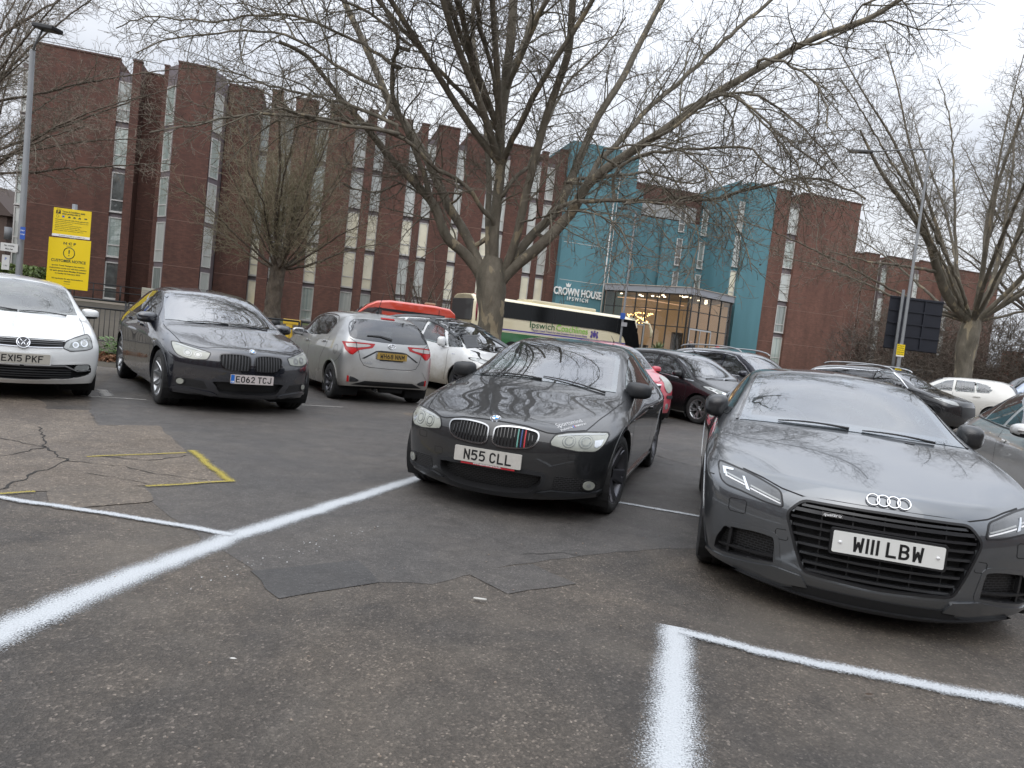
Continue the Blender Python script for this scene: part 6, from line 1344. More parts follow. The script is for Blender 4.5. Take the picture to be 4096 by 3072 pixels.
# ================================================================== the big building
M_brick = brickmat('red_brick', (.130, .056, .040), (.088, .040, .030), (.064, .040, .033), ax=(3, 2), rotz=-math.atan2(.284, .9588), msz=.006, stain=.3)
M_brickR = brickmat('red_brick_right', (.165, .075, .054), (.13, .060, .044), (.095, .06, .05), ax=(3, 2), rotz=-math.atan2(.284, .9588), msz=.006, stain=.3)
def stucco(name, c):
    t = NT(name); mp2 = t.new('Mapping'); mp2.inputs['Scale'].default_value = (1, 1, .15); t.l(t.obj(), mp2.inputs['Vector'])
    k = t.ramp(t.noise(.8, 6, .6, vec=mp2.outputs[0]), [(.3, .86), (.7, 1.12)]); t.pbr(t.mix(1, c, k, 'MULTIPLY'), .8, 0, t.bump(t.noise(30, 3), .1, .01)); return t.m
M_teal = stucco('teal_render', (.085, .20, .235))
M_span = simple('spandrel_panel', (.15, .125, .135), .6, var=.15, vs=2)
M_wframe = simple('window_frame_white', (.52, .51, .49), .5, var=.1, vs=3)
M_joint = simple('joint_pale', (.20, .12, .095), .8)
M_cap = simple('coping_brown', (.07, .03, .022), .6, var=.2)
def winmat(name, c0, c1, em=0., curtain=False):
    t = NT(name); mp2 = t.new('Mapping'); mp2.inputs['Scale'].default_value = (1, 1, .04); t.l(t.obj(), mp2.inputs['Vector'])
    k = t.ramp(t.noise(9 if curtain else 1.3, 3, .6, vec=mp2.outputs[0] if curtain else t.obj()), [(.35, 0), (.65, 1)])
    p = t.pbr(t.mix(k, c0, c1), .5, 0, None, Coat_Weight=1., Coat_Roughness=.02, Coat_IOR=1.9)
    if em: t.l(t.mix(k, c0, c1), p.inputs['Emission Color']); p.inputs['Emission Strength'].default_value = em
    return t.m
WM = [winmat('window_blind', (.42, .45, .43), (.55, .57, .54), 0, True), winmat('window_curtain', (.26, .32, .30), (.45, .50, .46), 0, True), winmat('window_dark', (.03, .035, .035), (.10, .11, .105)),
      winmat('window_lit', (.55, .52, .40), (.66, .62, .48), .12, False), winmat('window_mid', (.16, .19, .18), (.30, .33, .31), 0, True)]
M_lineout = simple('fascia_metal', (.30, .31, .34), .4, .3, var=.06)
def fbox(bm, s0, s1, n0, n1, z0, z1, bev=0, mi=0): return bx(bm, s0, s1, -n1, -n0, z0, z1, bev, MF, mi)
bld = thing('office_building', 'long red brick and teal office block five storeys tall across the street', 'building', tuple(fw(31, -6)), 0)
def bpart(name, bm, mat, parent=None):
    """world-built mesh parented to the building"""
    par = parent or bld; o = obj(name, bm, mat); o.parent = par; o.matrix_parent_inverse = Matrix.Translation(-Vector(bld.location)) if par == bld else Matrix.Identity(4)
    return o
Z0, ZT = -.5, 16.3
FL = [(12.48, 14.98), (9.55, 12.09), (6.65, 9.21), (3.74, 6.32), (1.0, 3.41)]
walls = NB(); wallsR = NB(); caps = NB(); teal = NB(); spans = NB(); lines_ = NB()
def block(bm, s0, s1, n, zt=ZT, cap=True, back=-9.):
    b_ = NB(); fbox(b_, s0, s1, back, n, Z0, zt); w_ = bpart('wall' if bm is not teal else 'rendered_wall', b_, {id(walls): M_brick, id(wallsR): M_brickR, id(teal): M_teal}[id(bm)])
    if bm is not teal and s1 - s0 > .6:
        b_ = NB()
        for z_ in (3.56, 6.48, 9.38, 12.28):
            if z_ < zt: fbox(b_, s0 + .01, s1 - .01, n + .001, n + .006, z_, z_ + .035)
        bpart('floor_joint', b_, M_joint, w_)
    if cap: b_ = NB(); fbox(b_, s0 - .04, s1 + .04, n - .35, n + .05, zt, zt + .10); bpart('coping', b_, M_cap, w_)
rw = random.Random(5)
def window(s0, s1, n, z0, z1, mi=None, tr=.30, fr=.075):
    f = NB(); zt_ = z0 + (z1 - z0) * tr
    for a in ((s0, s0 + fr, z0, z1), (s1 - fr, s1, z0, z1), (s0 + fr, s1 - fr, z0, z0 + fr), (s0 + fr, s1 - fr, z1 - fr, z1), (s0 + fr, s1 - fr, zt_ - fr / 2, zt_ + fr / 2)): fbox(f, a[0], a[1], n - .02, n + .05, a[2], a[3])
    fbox(f, s0 - .03, s1 + .03, n + .052, n + .10, z0 - .05, z0 + .0)
    w = bpart('window', f, M_wframe)
    g = NB(); fbox(g, s0 + fr - .01, s1 - fr + .01, n - .012, n - .002, z0 + .03, z1 - .03)
    if mi is None: mi = rw.choice([0, 0, 1, 1, 4, 2])
    bpart('pane', g, WM[mi], w)
    return w
def wstrip(s0, s1, n, lit=(), mi=None, zt=15.6, fl=FL, recess=0.):
    b_ = NB(); fbox(b_, s0, s1, -9, n - .03, Z0, zt); bpart('spandrel', b_, M_span)
    for i, (a, b) in enumerate(fl):
        window(s0, s1, n, a, b, 3 if i in lit else (mi if mi is not None else (mi)))
block(walls, 0, 4.72, 0); wstrip(4.72, 5.55, -.12, (), None, 15.58); block(walls, 5.55, 6.05, .28); block(walls, 6.05, 7.40, -1.0, ZT - .25); block(walls, 7.40, 7.68, .35, ZT + .05)
block(walls, 8.45, 10.65, 1.75, ZT + .05)
# angled window strips beside the projecting block
def angstrip(s0, n0, s1, n1, lit=()):
    P = [(s0, n0), (s1, n1), (s1, n1 - 6), (s0, n0 - 6)]; f = NB(); prism(f, [(a, -b) for a, b in P], Z0, ZT - .05, MF); bpart('spandrel', f, M_span)
    d = Vector((s1 - s0, n1 - n0)); L = d.length; d /= L; o_ = Vector((-d.y, d.x))
    if o_.y < 0: o_ = -o_
    Ml = MF @ Matrix(((d.x, -o_.x, 0, s0), (-d.y, o_.y, 0, -n0), (0, 0, 1, 0), (0, 0, 0, 1)))
    for i, (z0, z1) in enumerate(FL):
        f = NB(); fr = .07; zt_ = z0 + (z1 - z0) * .3
        for a in ((.05, .05 + fr, z0, z1), (L - .05 - fr, L - .05, z0, z1), (.05 + fr, L - .05 - fr, z0, z0 + fr), (.05 + fr, L - .05 - fr, z1 - fr, z1), (.05 + fr, L - .05 - fr, zt_ - fr / 2, zt_ + fr / 2)):
            bx(f, a[0], a[1], -.05, .0, a[2], a[3], 0, Ml)
        w = bpart('window', f, M_wframe); g = NB(); bx(g, .10, L - .10, -.02, -.003, z0 + .03, z1 - .03, 0, Ml); bpart('pane', g, WM[rw.choice([0, 4, 1])], w)
angstrip(7.70, .55, 8.42, 1.60); angstrip(10.68, 1.70, 11.15, .80)
block(walls, 11.2, 13.4, -.8)
wstrip(13.4, 14.0, -1.5, (3, 4), 1, 15.4); block(walls, 14.0, 14.7, -.5, 16.4); wstrip(14.7, 15.58, -1.5, (4,), 4, 15.4); block(walls, 15.58, 17.1, -.9); wstrip(17.1, 17.92, -1.5, (3,), None, 15.4)
block(walls, 17.92, 19.75, -.9); wstrip(19.75, 20.62, -1.5, (2, 3), 0, 15.4); block(walls, 20.62, 21.2, -.7, 16.4); wstrip(21.2, 21.95, -1.5, (2, 3), 0, 15.4); block(walls, 21.95, 23.72, -1.05)
wstrip(23.72, 24.5, -1.5, (2,), 0, 15.4); block(walls, 24.5, 25.0, -1.25); wstrip(25.0, 25.72, -1.5, (2,), 0, 15.4); block(walls, 25.72, 27.3, -1.0, 16.35); wstrip(27.3, 28.0, -1.5, (2, 3), 0, 15.4); block(walls, 28.0, 29.75, -1.3, 16.2)
wstrip(29.75, 30.45, -1.6, (2, 3), 0, 15.3); block(walls, 30.45, 30.75, -1.3); wstrip(30.75, 31.5, -1.6, (3,), 0, 15.3); block(walls, 31.5, 33.35, -1.35, 16.1); wstrip(33.35, 34.05, -1.6, (3,), 0, 15.3); block(walls, 34.05, 34.5, -1.4, 16.0); wstrip(34.5, 35.22, -1.6, (3,), 0, 15.3); block(walls, 35.22, 35.84, -.6, 16.2)
block(teal, 35.84, 39.96, .1, 16.9, False, -9); block(teal, 39.965, 41.8, -.6, 16.85, False, -9)
block(teal, 41.8, 46.7, -5.0, 13.2, False); block(teal, 46.7, 51.0, -4.6, 13.2, False); block(walls, 41.8, 51.0, -6.2, 16.2)
fbox(teal, 41.8, 44.2, -9, -4.2, Z0, 15.2)
block(teal, 51.0, 51.12, -.3, 16.5, False); fbox(teal, 51.12, 51.86, -9, -.62, Z0, 15.5); block(teal, 51.86, 54.45, -.15, 16.5, False)
for i, (a, b) in enumerate(FL[:4]):
    window(48.06, 48.62, -4.55, a - .15, b - .35, 2); window(50.30, 50.85, -4.55, a - .15, b - .35, 4); window(51.14, 51.84, -.60, a - .1, b - .1, 0 if i != 2 else 3)
fbox(lines_, 39.97, 40.02, .105, .15, 1, 16.6); fbox(lines_, 36, 39.9, .10, .112, 6.33, 6.36); fbox(lines_, 36, 39.9, .10, .112, 9.22, 9.25)
block(wallsR, 54.45, 56.02, -.25, 16.35); 
fbox(spans, 56.02, 56.98, -9, -.35, Z0, 15.5)
for i, (a, b) in enumerate([(12.9, 15.1), (9.98, 12.25), (7.18, 9.48), (4.44, 6.74), (1.5, 4.04)]): window(56.02, 56.98, -.31, a, b, (0, 1, 0, 4, 1)[i])
block(wallsR, 56.98, 63.0, 0, 16.35)
block(wallsR, 63.0, 66.5, -4.8, 13.3, True, -14)
sq = 66.5
for w_, b_, nn in ((.75, 1.25, -5.0), (.65, 1.7, -5.6), (.6, 1.5, -5.0), (.6, 1.3, -5.6), (.55, 1.6, -5.0), (.55, 1.5, -5.6), (.55, 6, -5.0)):
    fbox(spans, sq, sq + w_, -14, nn - .2, Z0, 12.6)
    for i, (a, b) in enumerate(((9.9, 12.2), (7.1, 9.3), (4.3, 6.5), (1.5, 3.7))): window(sq, sq + w_, nn - .15, a, b, rw.choice([0, 1, 4]))
    block(wallsR, sq + w_, sq + w_ + b_, nn, 13.3 + rw.uniform(-.1, .25), True, -14); sq += w_ + b_
# return wall and setback at the left corner, roof slab and railing
fbox(spans, -.9, -.05, -9, -.9, Z0, 15.2)
for i, (a, b) in enumerate(FL): window(-.88, -.08, -.87, a - .3, b - .1, (0, 4, 1, 0, 4)[i])
for nm, b_, m in (('rendered_wall', teal, M_teal), ('spandrel', spans, M_span), ('render_joint', lines_, M_wframe)): bpart(nm, b_, m)
rf = NB(); fbox(rf, -.5, 63.5, -16, -8.9, Z0, 15.2); bpart('roof', rf, M_cap)
for s0, s1, n_ in ((0.2, 7.2, -.25), (23.8, 31, -2.2)):
    rl = NB()
    tube(rl, [fw(s0, n_, ZT + .30), fw(s1, n_, ZT + .30)], .025, 6)
    for k in range(int(s1 - s0) // 2 + 1): tube(rl, [fw(s0 + k * 2, n_, ZT), fw(s0 + k * 2, n_, ZT + .30)], .02, 6)
    bpart('roof_rail', rl, M_steel)
pl_ = NB(); fbox(pl_, 44.5, 50.5, -6.18, -6.1, 13.6, 14.9); bpart('roof_louvre', pl_, simple('louvre_pale', (.33, .32, .31), .6, var=.3, vs=20))
for s_, n_ in ((39.7, .17), (70.9, -5.55)): dp = NB(); tube(dp, [fw(s_, n_, .5), fw(s_, n_, 13)], .06, 8); bpart('drainpipe', dp, M_wframe)
# lettering on the teal wall
ML = MF @ Matrix(((1, 0, 0, 0), (0, 0, -1, 0), (0, 1, 0, 0), (0, 0, 0, 1)))
M_let = simple('letter_white', (.72, .72, .70), .4)
tx = text('lettering', 'CROWN HOUSE', .80, M_let, None, ML @ Matrix.Translation((37.6, 5.42, .16)), bold=.022, fit=3.98, extrude=.05); tx.parent = bld; tx.matrix_parent_inverse = Matrix.Translation(-Vector(bld.location))
tx = text('lettering_small', 'IPSWICH', .40, M_let, None, ML @ Matrix.Translation((37.65, 4.92, .16)), bold=.012, fit=1.75, extrude=.03, space=1.5); tx.parent = bld; tx.matrix_parent_inverse = Matrix.Translation(-Vector(bld.location))
cw = NB(); prism(cw, [(36.62, 5.82), (36.92, 5.82), (36.99, 6.10), (36.86, 5.98), (36.77, 6.14), (36.68, 5.98), (36.55, 6.10)], .11, .17, ML); bpart('crown_emblem', cw, M_let)
# ---- glazed entrance
ent = thing('glazed_entrance', 'glass entrance hall with grey metal fascia in front of the teal walls', 'building', (11, 54, 1.0))
def epart(name, bm, mat, parent=None): o = obj(name, bm, mat); o.parent = parent or ent; o.matrix_parent_inverse = Matrix.Translation(-Vector(ent.location)) if not parent else Matrix.Identity(4); return o
EA, EB, EC = Vector((6.35, 55.95)), Vector((12.14, 51.57)), Vector((16.27, 55.04)); ED = Vector((17.6, 60.2)); EE = Vector((7.8, 59.6))
def inset(a, b, d): t_ = (b - a).normalized(); return Vector((-t_.y, t_.x)) * d
f = NB(); out = [EA, EB, EC, ED, EE]; prism(f, [tuple(p) for p in out], 5.96, 6.42); epart('fascia', f, M_lineout); f = NB(); prism(f, [tuple(p * 1.0) for p in (EA - Vector((.02, .08)), EB - Vector((0, .08)), EC + Vector((.08, -.03)), ED, EE)], 6.421, 6.47); epart('fascia_cap', f, simple('cap_pale', (.45, .38, .32), .5))
M_mull = simple('mullion_dark', (.02, .022, .024), .4); M_entglass = glass('entrance_glass', (.80, .78, .74), 1.5, .02)
mu = NB(); ZF = .95; gl_ = NB(); drs = NB()
def wallglaze(a, b, n_, door, mu=mu):
    t_ = (b - a).normalized(); q = Vector((-t_.y, t_.x)); a = a + q * .2; b = b + q * .2; L = (b - a).length; Ml = Matrix(((t_.x, -q.x, 0, a.x), (t_.y, -q.y, 0, a.y), (0, 0, 1, 0), (0, 0, 0, 1)))
    for k in range(n_ + 1): x = L * k / n_; bx(mu, x - .035, x + .035, -.05, .05, ZF, 5.96, 0, Ml)
    for z in (ZF + .05, 3.55, 4.78, 5.92): bx(mu, .035, L - .035, -.04, .04, z - .03, z + .03, 0, Ml)
    bx(gl_, 0, L, -.008, .008, ZF, 5.96, 0, Ml)
    d0, d1 = door
    for x in (d0, d1): bx(drs, x - .05, x + .05, .055, .12, ZF, 3.5, 0, Ml)
    bx(drs, d0, d1, .055, .12, 3.44, 3.54, 0, Ml)
    if d1 - d0 > 1.4: bx(drs, (d0 + d1) / 2 - .03, (d0 + d1) / 2 + .03, .055, .12, ZF, 3.44, 0, Ml)
wallglaze(EA, EB, 8, (2.75, 3.75)); wallglaze(EB, EC, 4, (.35, 3.0)); wallglaze(EC, ED, 3, (9, 9.2))
epart('mullions', mu, M_mull); epart('glass', gl_, M_entglass); epart('door_frame', drs, M_satin)
it_ = NB(); c_ = [(7.2, 56.6), (12.1, 53.0), (16.0, 56.0), (17.2, 60), (8.2, 59.5)]
wb_ = NB(); bx(wb_, 7.6, 17.0, 59.0, 59.2, ZF, 5.9); bx(wb_, 15.6, 15.8, 56.2, 59.0, ZF, 5.9); epart('inner_wall', wb_, (lambda t: (t.pbr(t.mix(t.noise(1.5, 3), (.36, .24, .14), (.48, .34, .21)), .6, 0, None, Emission_Color=(.55, .36, .2), Emission_Strength=.30), t.m)[1])(NT('glowing_inner_wall')))  # wall itself glows faintly, standing in for lamplight inside the hall
fl_ = NB(); prism(fl_, [tuple(p) for p in out], ZF - .3, ZF - .01); epart('floor', fl_, simple('hall_floor', (.20, .17, .14), .4))
dsk = NB(); bx(dsk, 8.6, 10.6, 57.6, 58.2, ZF, ZF + 1.1, .03); bx(dsk, 12.6, 13.4, 58.2, 58.9, ZF, ZF + 2.4); epart('reception_desk', dsk, simple('dark_desk', (.05, .035, .025), .5))
M_down = emis('downlight', (1, .86, .66), 5.0); M_bulb = emis('string_bulb', (1, .62, .22), 6.0); M_led = emis('ceiling_strip', (1, .62, .4), .9)
for i in range(18):
    x = random.uniform(7.8, 15.4); y = max(53.0 + abs(x - 12.1) * .85, 53) + random.uniform(.3, 3.0); b = NB(); prism(b, circ(x, y, .11, 10), 5.90, 5.955); epart('downlight', b, M_down)
b = NB(); tube(b, [(7.6, 57.2, 5.6), (9.6, 56.6, 5.6), (12.8, 56.2, 5.4)], .025, 5); tube(b, [(8.4, 57.6, 5.0), (11.2, 57.2, 4.9)], .02, 5); epart('ceiling_strip', b, M_led)
BP = [(235, 375), (240, 385), (250, 378), (262, 375), (245, 395), (282, 380), (290, 372), (298, 366), (305, 380), (315, 362), (330, 360), (345, 364), (370, 366), (318, 395), (330, 402), (342, 408), (352, 413), (362, 418), (348, 402), (375, 405), (320, 422), (308, 432), (305, 446), (282, 448), (330, 448), (358, 452), (368, 408), (395, 436), (402, 442), (404, 388), (412, 372), (420, 382), (428, 370), (436, 374), (445, 374), (366, 424), (380, 400), (276, 446)]
b = NB()
for X, Y in BP:
    q = at((2400 + X / 2.117) / 4, (1080 + Y / 2.117) / 4, 56.4 - (X - 230) * .006); bmesh.ops.create_icosphere(b, subdivisions=1, radius=.055, matrix=Matrix.Translation(q))
epart('string_lights', b, M_bulb)
# ================================================================== street furniture and traffic
M_fence = simple('fence_black', (.02, .021, .023), .5, .2); M_conc = simple('lamp_post_grey', (.17, .175, .18), .6, .2, var=.18, vs=3, bump=.05)
fen = thing('pedestrian_railing', 'black steel railing along the back of the car park behind the white hatchback', 'railing', tuple(fw(-12, 32.45)), 0)
def wpart(par, name, bm, mat, smooth=False): o = obj(name, bm, mat, None, smooth); o.parent = par; o.matrix_parent_inverse = Matrix.Translation(-Vector(par.location)); return o
for i in range(17):
    s0 = -14 + i * 2.1; s1 = s0 + 2.04; a, b = fw(s0, 32.45), fw(s1, 32.45); bm = NB(); hz_ = (hsl(a.x, a.y) + hsl(b.x, b.y)) / 2
    for z, r in ((1.14, .026), (.93, .02), (.12, .018)): tube(bm, [a + Vector((0, 0, z + hz_)), b + Vector((0, 0, z + hz_))], r, 6)
    for q in (a, b): tube(bm, [q + Vector((0, 0, hz_)), q + Vector((0, 0, 1.14 + hz_))], .024, 6)
    for k in range(1, 18): q = a.lerp(b, k / 18); tube(bm, [q + Vector((0, 0, .12 + hz_)), q + Vector((0, 0, .93 + hz_))], .0085, 5)
    wpart(fen, 'railing_panel', bm, M_fence)
# left lamp post
lp = thing('lamp_post', 'tall grey lamp post left of the yellow signs, square lamp head on a bent arm', 'lamp post', (-12.42, 17.64, 0))
bm = NB(); tube(bm, [(-12.42, 17.64, 0), (-12.42, 17.64, 1.5), (-12.42, 17.64, 1.55), (-12.46, 17.65, 6.95)], [.095, .095, .075, .06], 12); wpart(lp, 'post', bm, M_conc)
bm = NB(); tube(bm, [(-12.46, 17.65, 6.9), (-12.36, 17.6, 7.15), (-12.15, 17.5, 7.42)], .025, 8); wpart(lp, 'arm', bm, M_conc)
bm = NB(); bx(bm, -.30, .30, -.17, .17, -.055, .055, .03, Matrix.Translation((-12.0, 17.45, 7.45)) @ Matrix.Rotation(R(-12), 4, 'Z') @ Matrix.Rotation(R(8), 4, 'Y')); wpart(lp, 'lamp_head', bm, simple('lamp_head_black', (.015, .015, .016), .4))
def smallsign(name, label, c, w, h, col, lines=(), facing=0., tcol=None, cat='sign', par=None):
    bm = NB(); M = Matrix.Translation(c) @ Matrix.Rotation(facing, 4, 'Z') @ Matrix(((1, 0, 0, 0), (0, 0, -1, 0), (0, 1, 0, 0), (0, 0, 0, 1)))
    prism(bm, rnd([(-w / 2, -h / 2), (w / 2, -h / 2), (w / 2, h / 2), (-w / 2, h / 2)], .015), -.006, .006, M)
    o = obj(name, bm, col, None); tag(o, label, cat)
    for (t_, x, y, s_, m_) in lines: text('lettering', t_, s_, m_, o, M @ Matrix.Translation((x, y, .0085)), bold=s_ * .012, extrude=.0005)
    return o, M
M_sblue = simple('sign_blue', (.03, .10, .42), .4); M_swhite = simple('sign_white', (.6, .6, .58), .5); M_signy = simple('sign_yellow', (.80, .58, .01), .35, var=.05, vs=4); M_signink = simple('sign_ink', (.05, .075, .03), .5)
smallsign('post_sign', 'small blue sign clipped high on the left lamp post', (-12.31, 17.52, 2.55), .11, .30, M_sblue, (('PAY', 0, .06, .05, M_white), ('HERE', 0, -.03, .04, M_white)), R(12))
smallsign('post_sign', 'white plate with two lines of text below the blue sign on the left lamp post', (-12.60, 17.50, 2.17), .38, .20, M_swhite, (('No waiting', 0, .04, .05, M_ink), ('Mon-Sat', 0, -.04, .05, M_ink)), R(12))
smallsign('post_sign', 'narrow white plate lowest on the left lamp post', (-12.70, 17.55, 1.80), .17, .36, M_swhite, (('P', 0, .08, .09, M_sblue), ('1 hr', 0, -.08, .05, M_ink)), R(12))
bm = NB(); tube(bm, [(-12.72, 17.6, 2.36), (-12.72, 17.6, 2.66)], .085, 12); tag(obj('post_box', bm, M_conc), 'grey cylinder box strapped to the left lamp post', 'box')
# operator's yellow signs
def ncp():
    r = thing('notice_sign', 'large yellow customer notice sign with exclamation mark, on a steel post behind the white hatchback', 'sign', (-8.60, 13.62, 0))
    bm = NB(); tube(bm, [(-8.60, 13.60, 0), (-8.60, 13.60, 2.92)], .045, 10); obj('post', bm, M_steel, r).location = (8.60, -13.62, 0)
    pl = Vector((-8.60, 13.53, 1.79)); w, h = .80, .94
    M0 = Matrix(((1, 0, 0, 0), (0, 0, -1, 0), (0, 1, 0, 0), (0, 0, 0, 1)))
    Mr = Matrix.Translation((8.60, -13.62, 0)) @ Matrix.Translation(pl) @ M0
    bm = NB(); prism(bm, rnd([(-w / 2, -h / 2), (w / 2, -h / 2), (w / 2, h / 2), (-w / 2, h / 2)], .01), -.004, .004, Mr); p = obj('sign_panel', bm, M_signy, r)
    T = lambda s, x, y, sz, b=.02, fit=None, sp=1.: text('lettering', s, sz, M_signink, p, Mr @ Matrix.Translation((x, y, .006)), bold=sz * b, fit=fit, extrude=.0006, space=sp)
    T('N C P', 0, .375, .062, .035, .24); bm = NB(); prism(bm, [(-.06, .325), (.06, .325), (.06, .331), (-.06, .331)], .004, .0055, Mr); prism(bm, [(-.06, -.385), (.06, -.385), (.06, -.379), (-.06, -.379)], .004, .0055, Mr)
    torus(bm, 0, .20, .105, .008, Mr, 36, h=.004); prism(bm, rnd([(-.010, .185), (.010, .185), (.012, .26), (-.012, .26)], .005), .004, .0055, Mr); prism(bm, circ(0, .155, .012, 12), .004, .0055, Mr); obj('exclamation_mark', bm, M_signink, p)
    T('CUSTOMER NOTICE', 0, .045, .072, .022, .66)
    for s_, y, wd in (('Ipswich Tower Ramparts has ongoing', -.045, .62), ('maintenance works and will have reduced', -.095, .70), ('car park spaces from Monday 20 January', -.145, .69), ('to Sunday 02 February 2025', -.195, .48), ('We apologise for any inconvenience', -.29, .60), ('caused', -.335, .12)): T(s_, 0, y, .036, .018 if 'M' not in s_[:22] else .03, wd)
    r.location = (-11.47, 18.16, -.437); r.scale = (1.333,) * 3
    r2 = thing('parking_terms_sign', 'smaller yellow parking terms sign mounted above the customer notice', 'sign', (-11.47, 18.0, 2.963)); r2.scale = (1.333,) * 3
    w, h = .66, .53; Mr = Matrix.Translation((0, .05, 0)) @ Matrix.Rotation(R(9), 4, 'Z') @ M0
    bm = NB(); prism(bm, [(-w / 2, -h / 2), (w / 2, -h / 2), (w / 2, h / 2), (-w / 2, h / 2)], -.004, .004, Mr); p = obj('sign_panel', bm, M_signy, r2)
    bm = NB(); prism(bm, [(-w / 2, -h / 2), (w / 2, -h / 2), (w / 2, -h / 2 + .045), (-w / 2, -h / 2 + .045)], .004, .005, Mr); obj('white_strip', bm, M_white, p)
    T = lambda s, x, y, sz, b=.02, fit=None, m=None: text('lettering', s, sz, m or M_signink, p, Mr @ Matrix.Translation((x, y, .006)), bold=sz * b, fit=fit, extrude=.0006)
    T('N C P', -.235, .238, .022, .04, .075); bm = NB(); prism(bm, [(-.285, .155), (-.205, .155), (-.205, .22), (-.285, .22)], .004, .005, Mr); obj('parking_symbol', bm, M_ink, p); T('P', -.245, .187, .065, .03, .03, M_signy)
    T('Terms & Conditions apply', .02, .205, .04, .03, .40); T('when parking with us', -.02, .165, .04, .03, .32)
    bm = NB(); torus(bm, -.255, .11, .024, .003, Mr, 20, h=.004)
    for x in (-.05, .04, .13): prism(bm, rnd([(x - .025, .095), (x + .025, .095), (x + .018, .122), (x - .012, .128)], .006), .004, .0055, Mr)
    prism(bm, [(.22, .10), (.26, .10), (.26, .125), (.22, .125), (.205, .112)], .004, .0055, Mr); obj('symbols', bm, M_signink, p)
    bm = NB(); prism(bm, [(-.175, .095), (-.135, .095), (-.135, .13), (-.175, .13)], .004, .0055, Mr); obj('blue_symbol', bm, M_sblue, p)
    T('This car park is open to the public. Charges apply, see tariffs', 0, .05, .022, .03, .58)
    for k, (s_, wd) in enumerate((('Conditions of parking apply at all times in this car park, no exceptions for any vehicle', .58), ('Vehicles must be parked within a marked bay', .30), ('Parking charge notice of one hundred pounds', .46), ('Charges reduced if paid within fourteen days', .44), ('We are not responsible for loss or damage to vehicles or contents left here', .56), ('Please take your belongings with you', .50))): T(s_, -.29 + wd / 2, .015 - k * .033, .016, .02, wd)
    T('For more information please visit our website or call us', .02, -.243, .018, .02, .46)
ncp()
# bollard and yellow barrier beyond the fence
q = at(275.5, 326, 19.5); bm = NB(); x, y = q.x, q.y
lathe(bm, [(.09, .0), (.09, .75), (.075, .80), (.06, .84), (.07, .88), (.11, .94), (.13, 1.02), (.11, 1.10), (.06, 1.14), (.001, 1.15)], 20, Matrix.Rotation(R(90), 4, 'X') @ Matrix.Scale(1, 4))
for v in bm.verts: v.co = Vector((v.co.x + x, v.co.y + y, abs(v.co.z)))
for v in bm.verts: v.co.z *= 1.0
tag(obj('bollard', bm, M_fence), 'black ball-topped bollard between the navy hatchback and the silver one', 'bollard')
M_barry = simple('barrier_yellow', (.62, .40, .03), .5, var=.1); q = at(290, 322, 22); bm = NB(); bx(bm, q.x - .20, q.x + .32, q.y - .06, q.y + .06, 1.0, 1.16, .02); bx(bm, q.x - .1, q.x + .1, q.y - .05, q.y + .05, 0, 1.0, .02); tag(obj('barrier', bm, M_barry), 'yellow height barrier piece beside the silver hatchback windscreen', 'barrier')
def lamp(name, label, x, y, zt, r0, r1, arm=None, z0=0.):
    t_ = thing(name, label, 'lamp post', (x, y, z0)); bm = NB(); tube(bm, [(0, 0, 0), (0, 0, 1.6), (0, 0, 1.65), (0, 0, zt - z0)], [r0 * 1.25, r0 * 1.25, r0, r1], 12); obj('post', bm, M_conc, t_)
    if arm:
        dx, dy, dz, L = arm; bm = NB(); tube(bm, [(0, 0, zt - z0 - .05), (dx * .6, dy * .6, zt - z0 + dz * .6), (dx, dy, zt - z0 + dz)], .03, 8); obj('arm', bm, M_conc, t_)
        ang = math.atan2(dy, dx); bm = NB(); Ml = Matrix.Translation((dx, dy, zt - z0 + dz)) @ Matrix.Rotation(ang, 4, 'Z'); bx(bm, -.1, L, -.13, .13, -.06, .06, .05, Ml); obj('lamp_head', bm, simple('lamp_head_grey', (.06, .062, .065), .5), t_)
    return t_
q = fw(32.4, 20.0); lamp('lamp_post', 'slim pale lamp post in front of the coach and the glass entrance', q.x + .14, q.y, 8.2, .055, .04, (-.5, .1, .1, .4), gh(q.x, q.y))
mid = q
smallsign('post_sign', 'small blue plate on the pale lamp post by the coach', (mid.x + .10, mid.y - .12, 3.05), .24, .30, M_sblue, (), 0)
smallsign('post_sign', 'small grey plate under the blue one on the pale lamp post', (mid.x + .22, mid.y - .12, 2.65), .28, .20, simple('sign_grey', (.35, .35, .36), .5), (), 0)
q = at(911, 280, 27.5); qx, qy = q.x, q.y
lamp('lamp_post', 'tall dark grey lamp post on the right with a long arm, against the bare crown', qx, qy, 10.25, .065, .04, (-2.0, .5, -.25, .75), gh(qx, qy))
# back of the big road sign
rs = thing('road_sign', 'big dark road sign seen from behind on two posts beside the right tree', 'road sign', (qx, qy + .25, gh(qx, qy)))
c0 = at(890.5, 297, 27.9) - Vector((qx, qy + .25, gh(qx, qy))); c1 = at(944.4, 300, 28.1) - Vector((qx, qy + .25, gh(qx, qy))); M_rs = simple('sign_back', (.018, .020, .028), .45, .3, var=.2, vs=3)
zt_, zb_ = (c0.z + c1.z) / 2, (c0.z + c1.z) / 2 - 2.05
bm = NB(); dx = c1 - c0; L = math.hypot(dx.x, dx.y); Ml = Matrix.Translation((c0.x, c0.y, 0)) @ Matrix.Rotation(math.atan2(dx.y, dx.x), 4, 'Z'); bx(bm, 0, L, 0, .03, zb_, zt_, .012, Ml); obj('sign_plate', bm, M_rs, rs)
bm = NB()
for k in range(5): z = zb_ + .06 + (zt_ - zb_ - .12) * k / 4; bx(bm, .02, L - .02, -.05, -.002, z - .025, z + .025, 0, Ml)
for x in (.55, L - .75): bx(bm, x - .03, x + .03, -.045, -.003, zb_ + .1, zt_ - .1, 0, Ml)
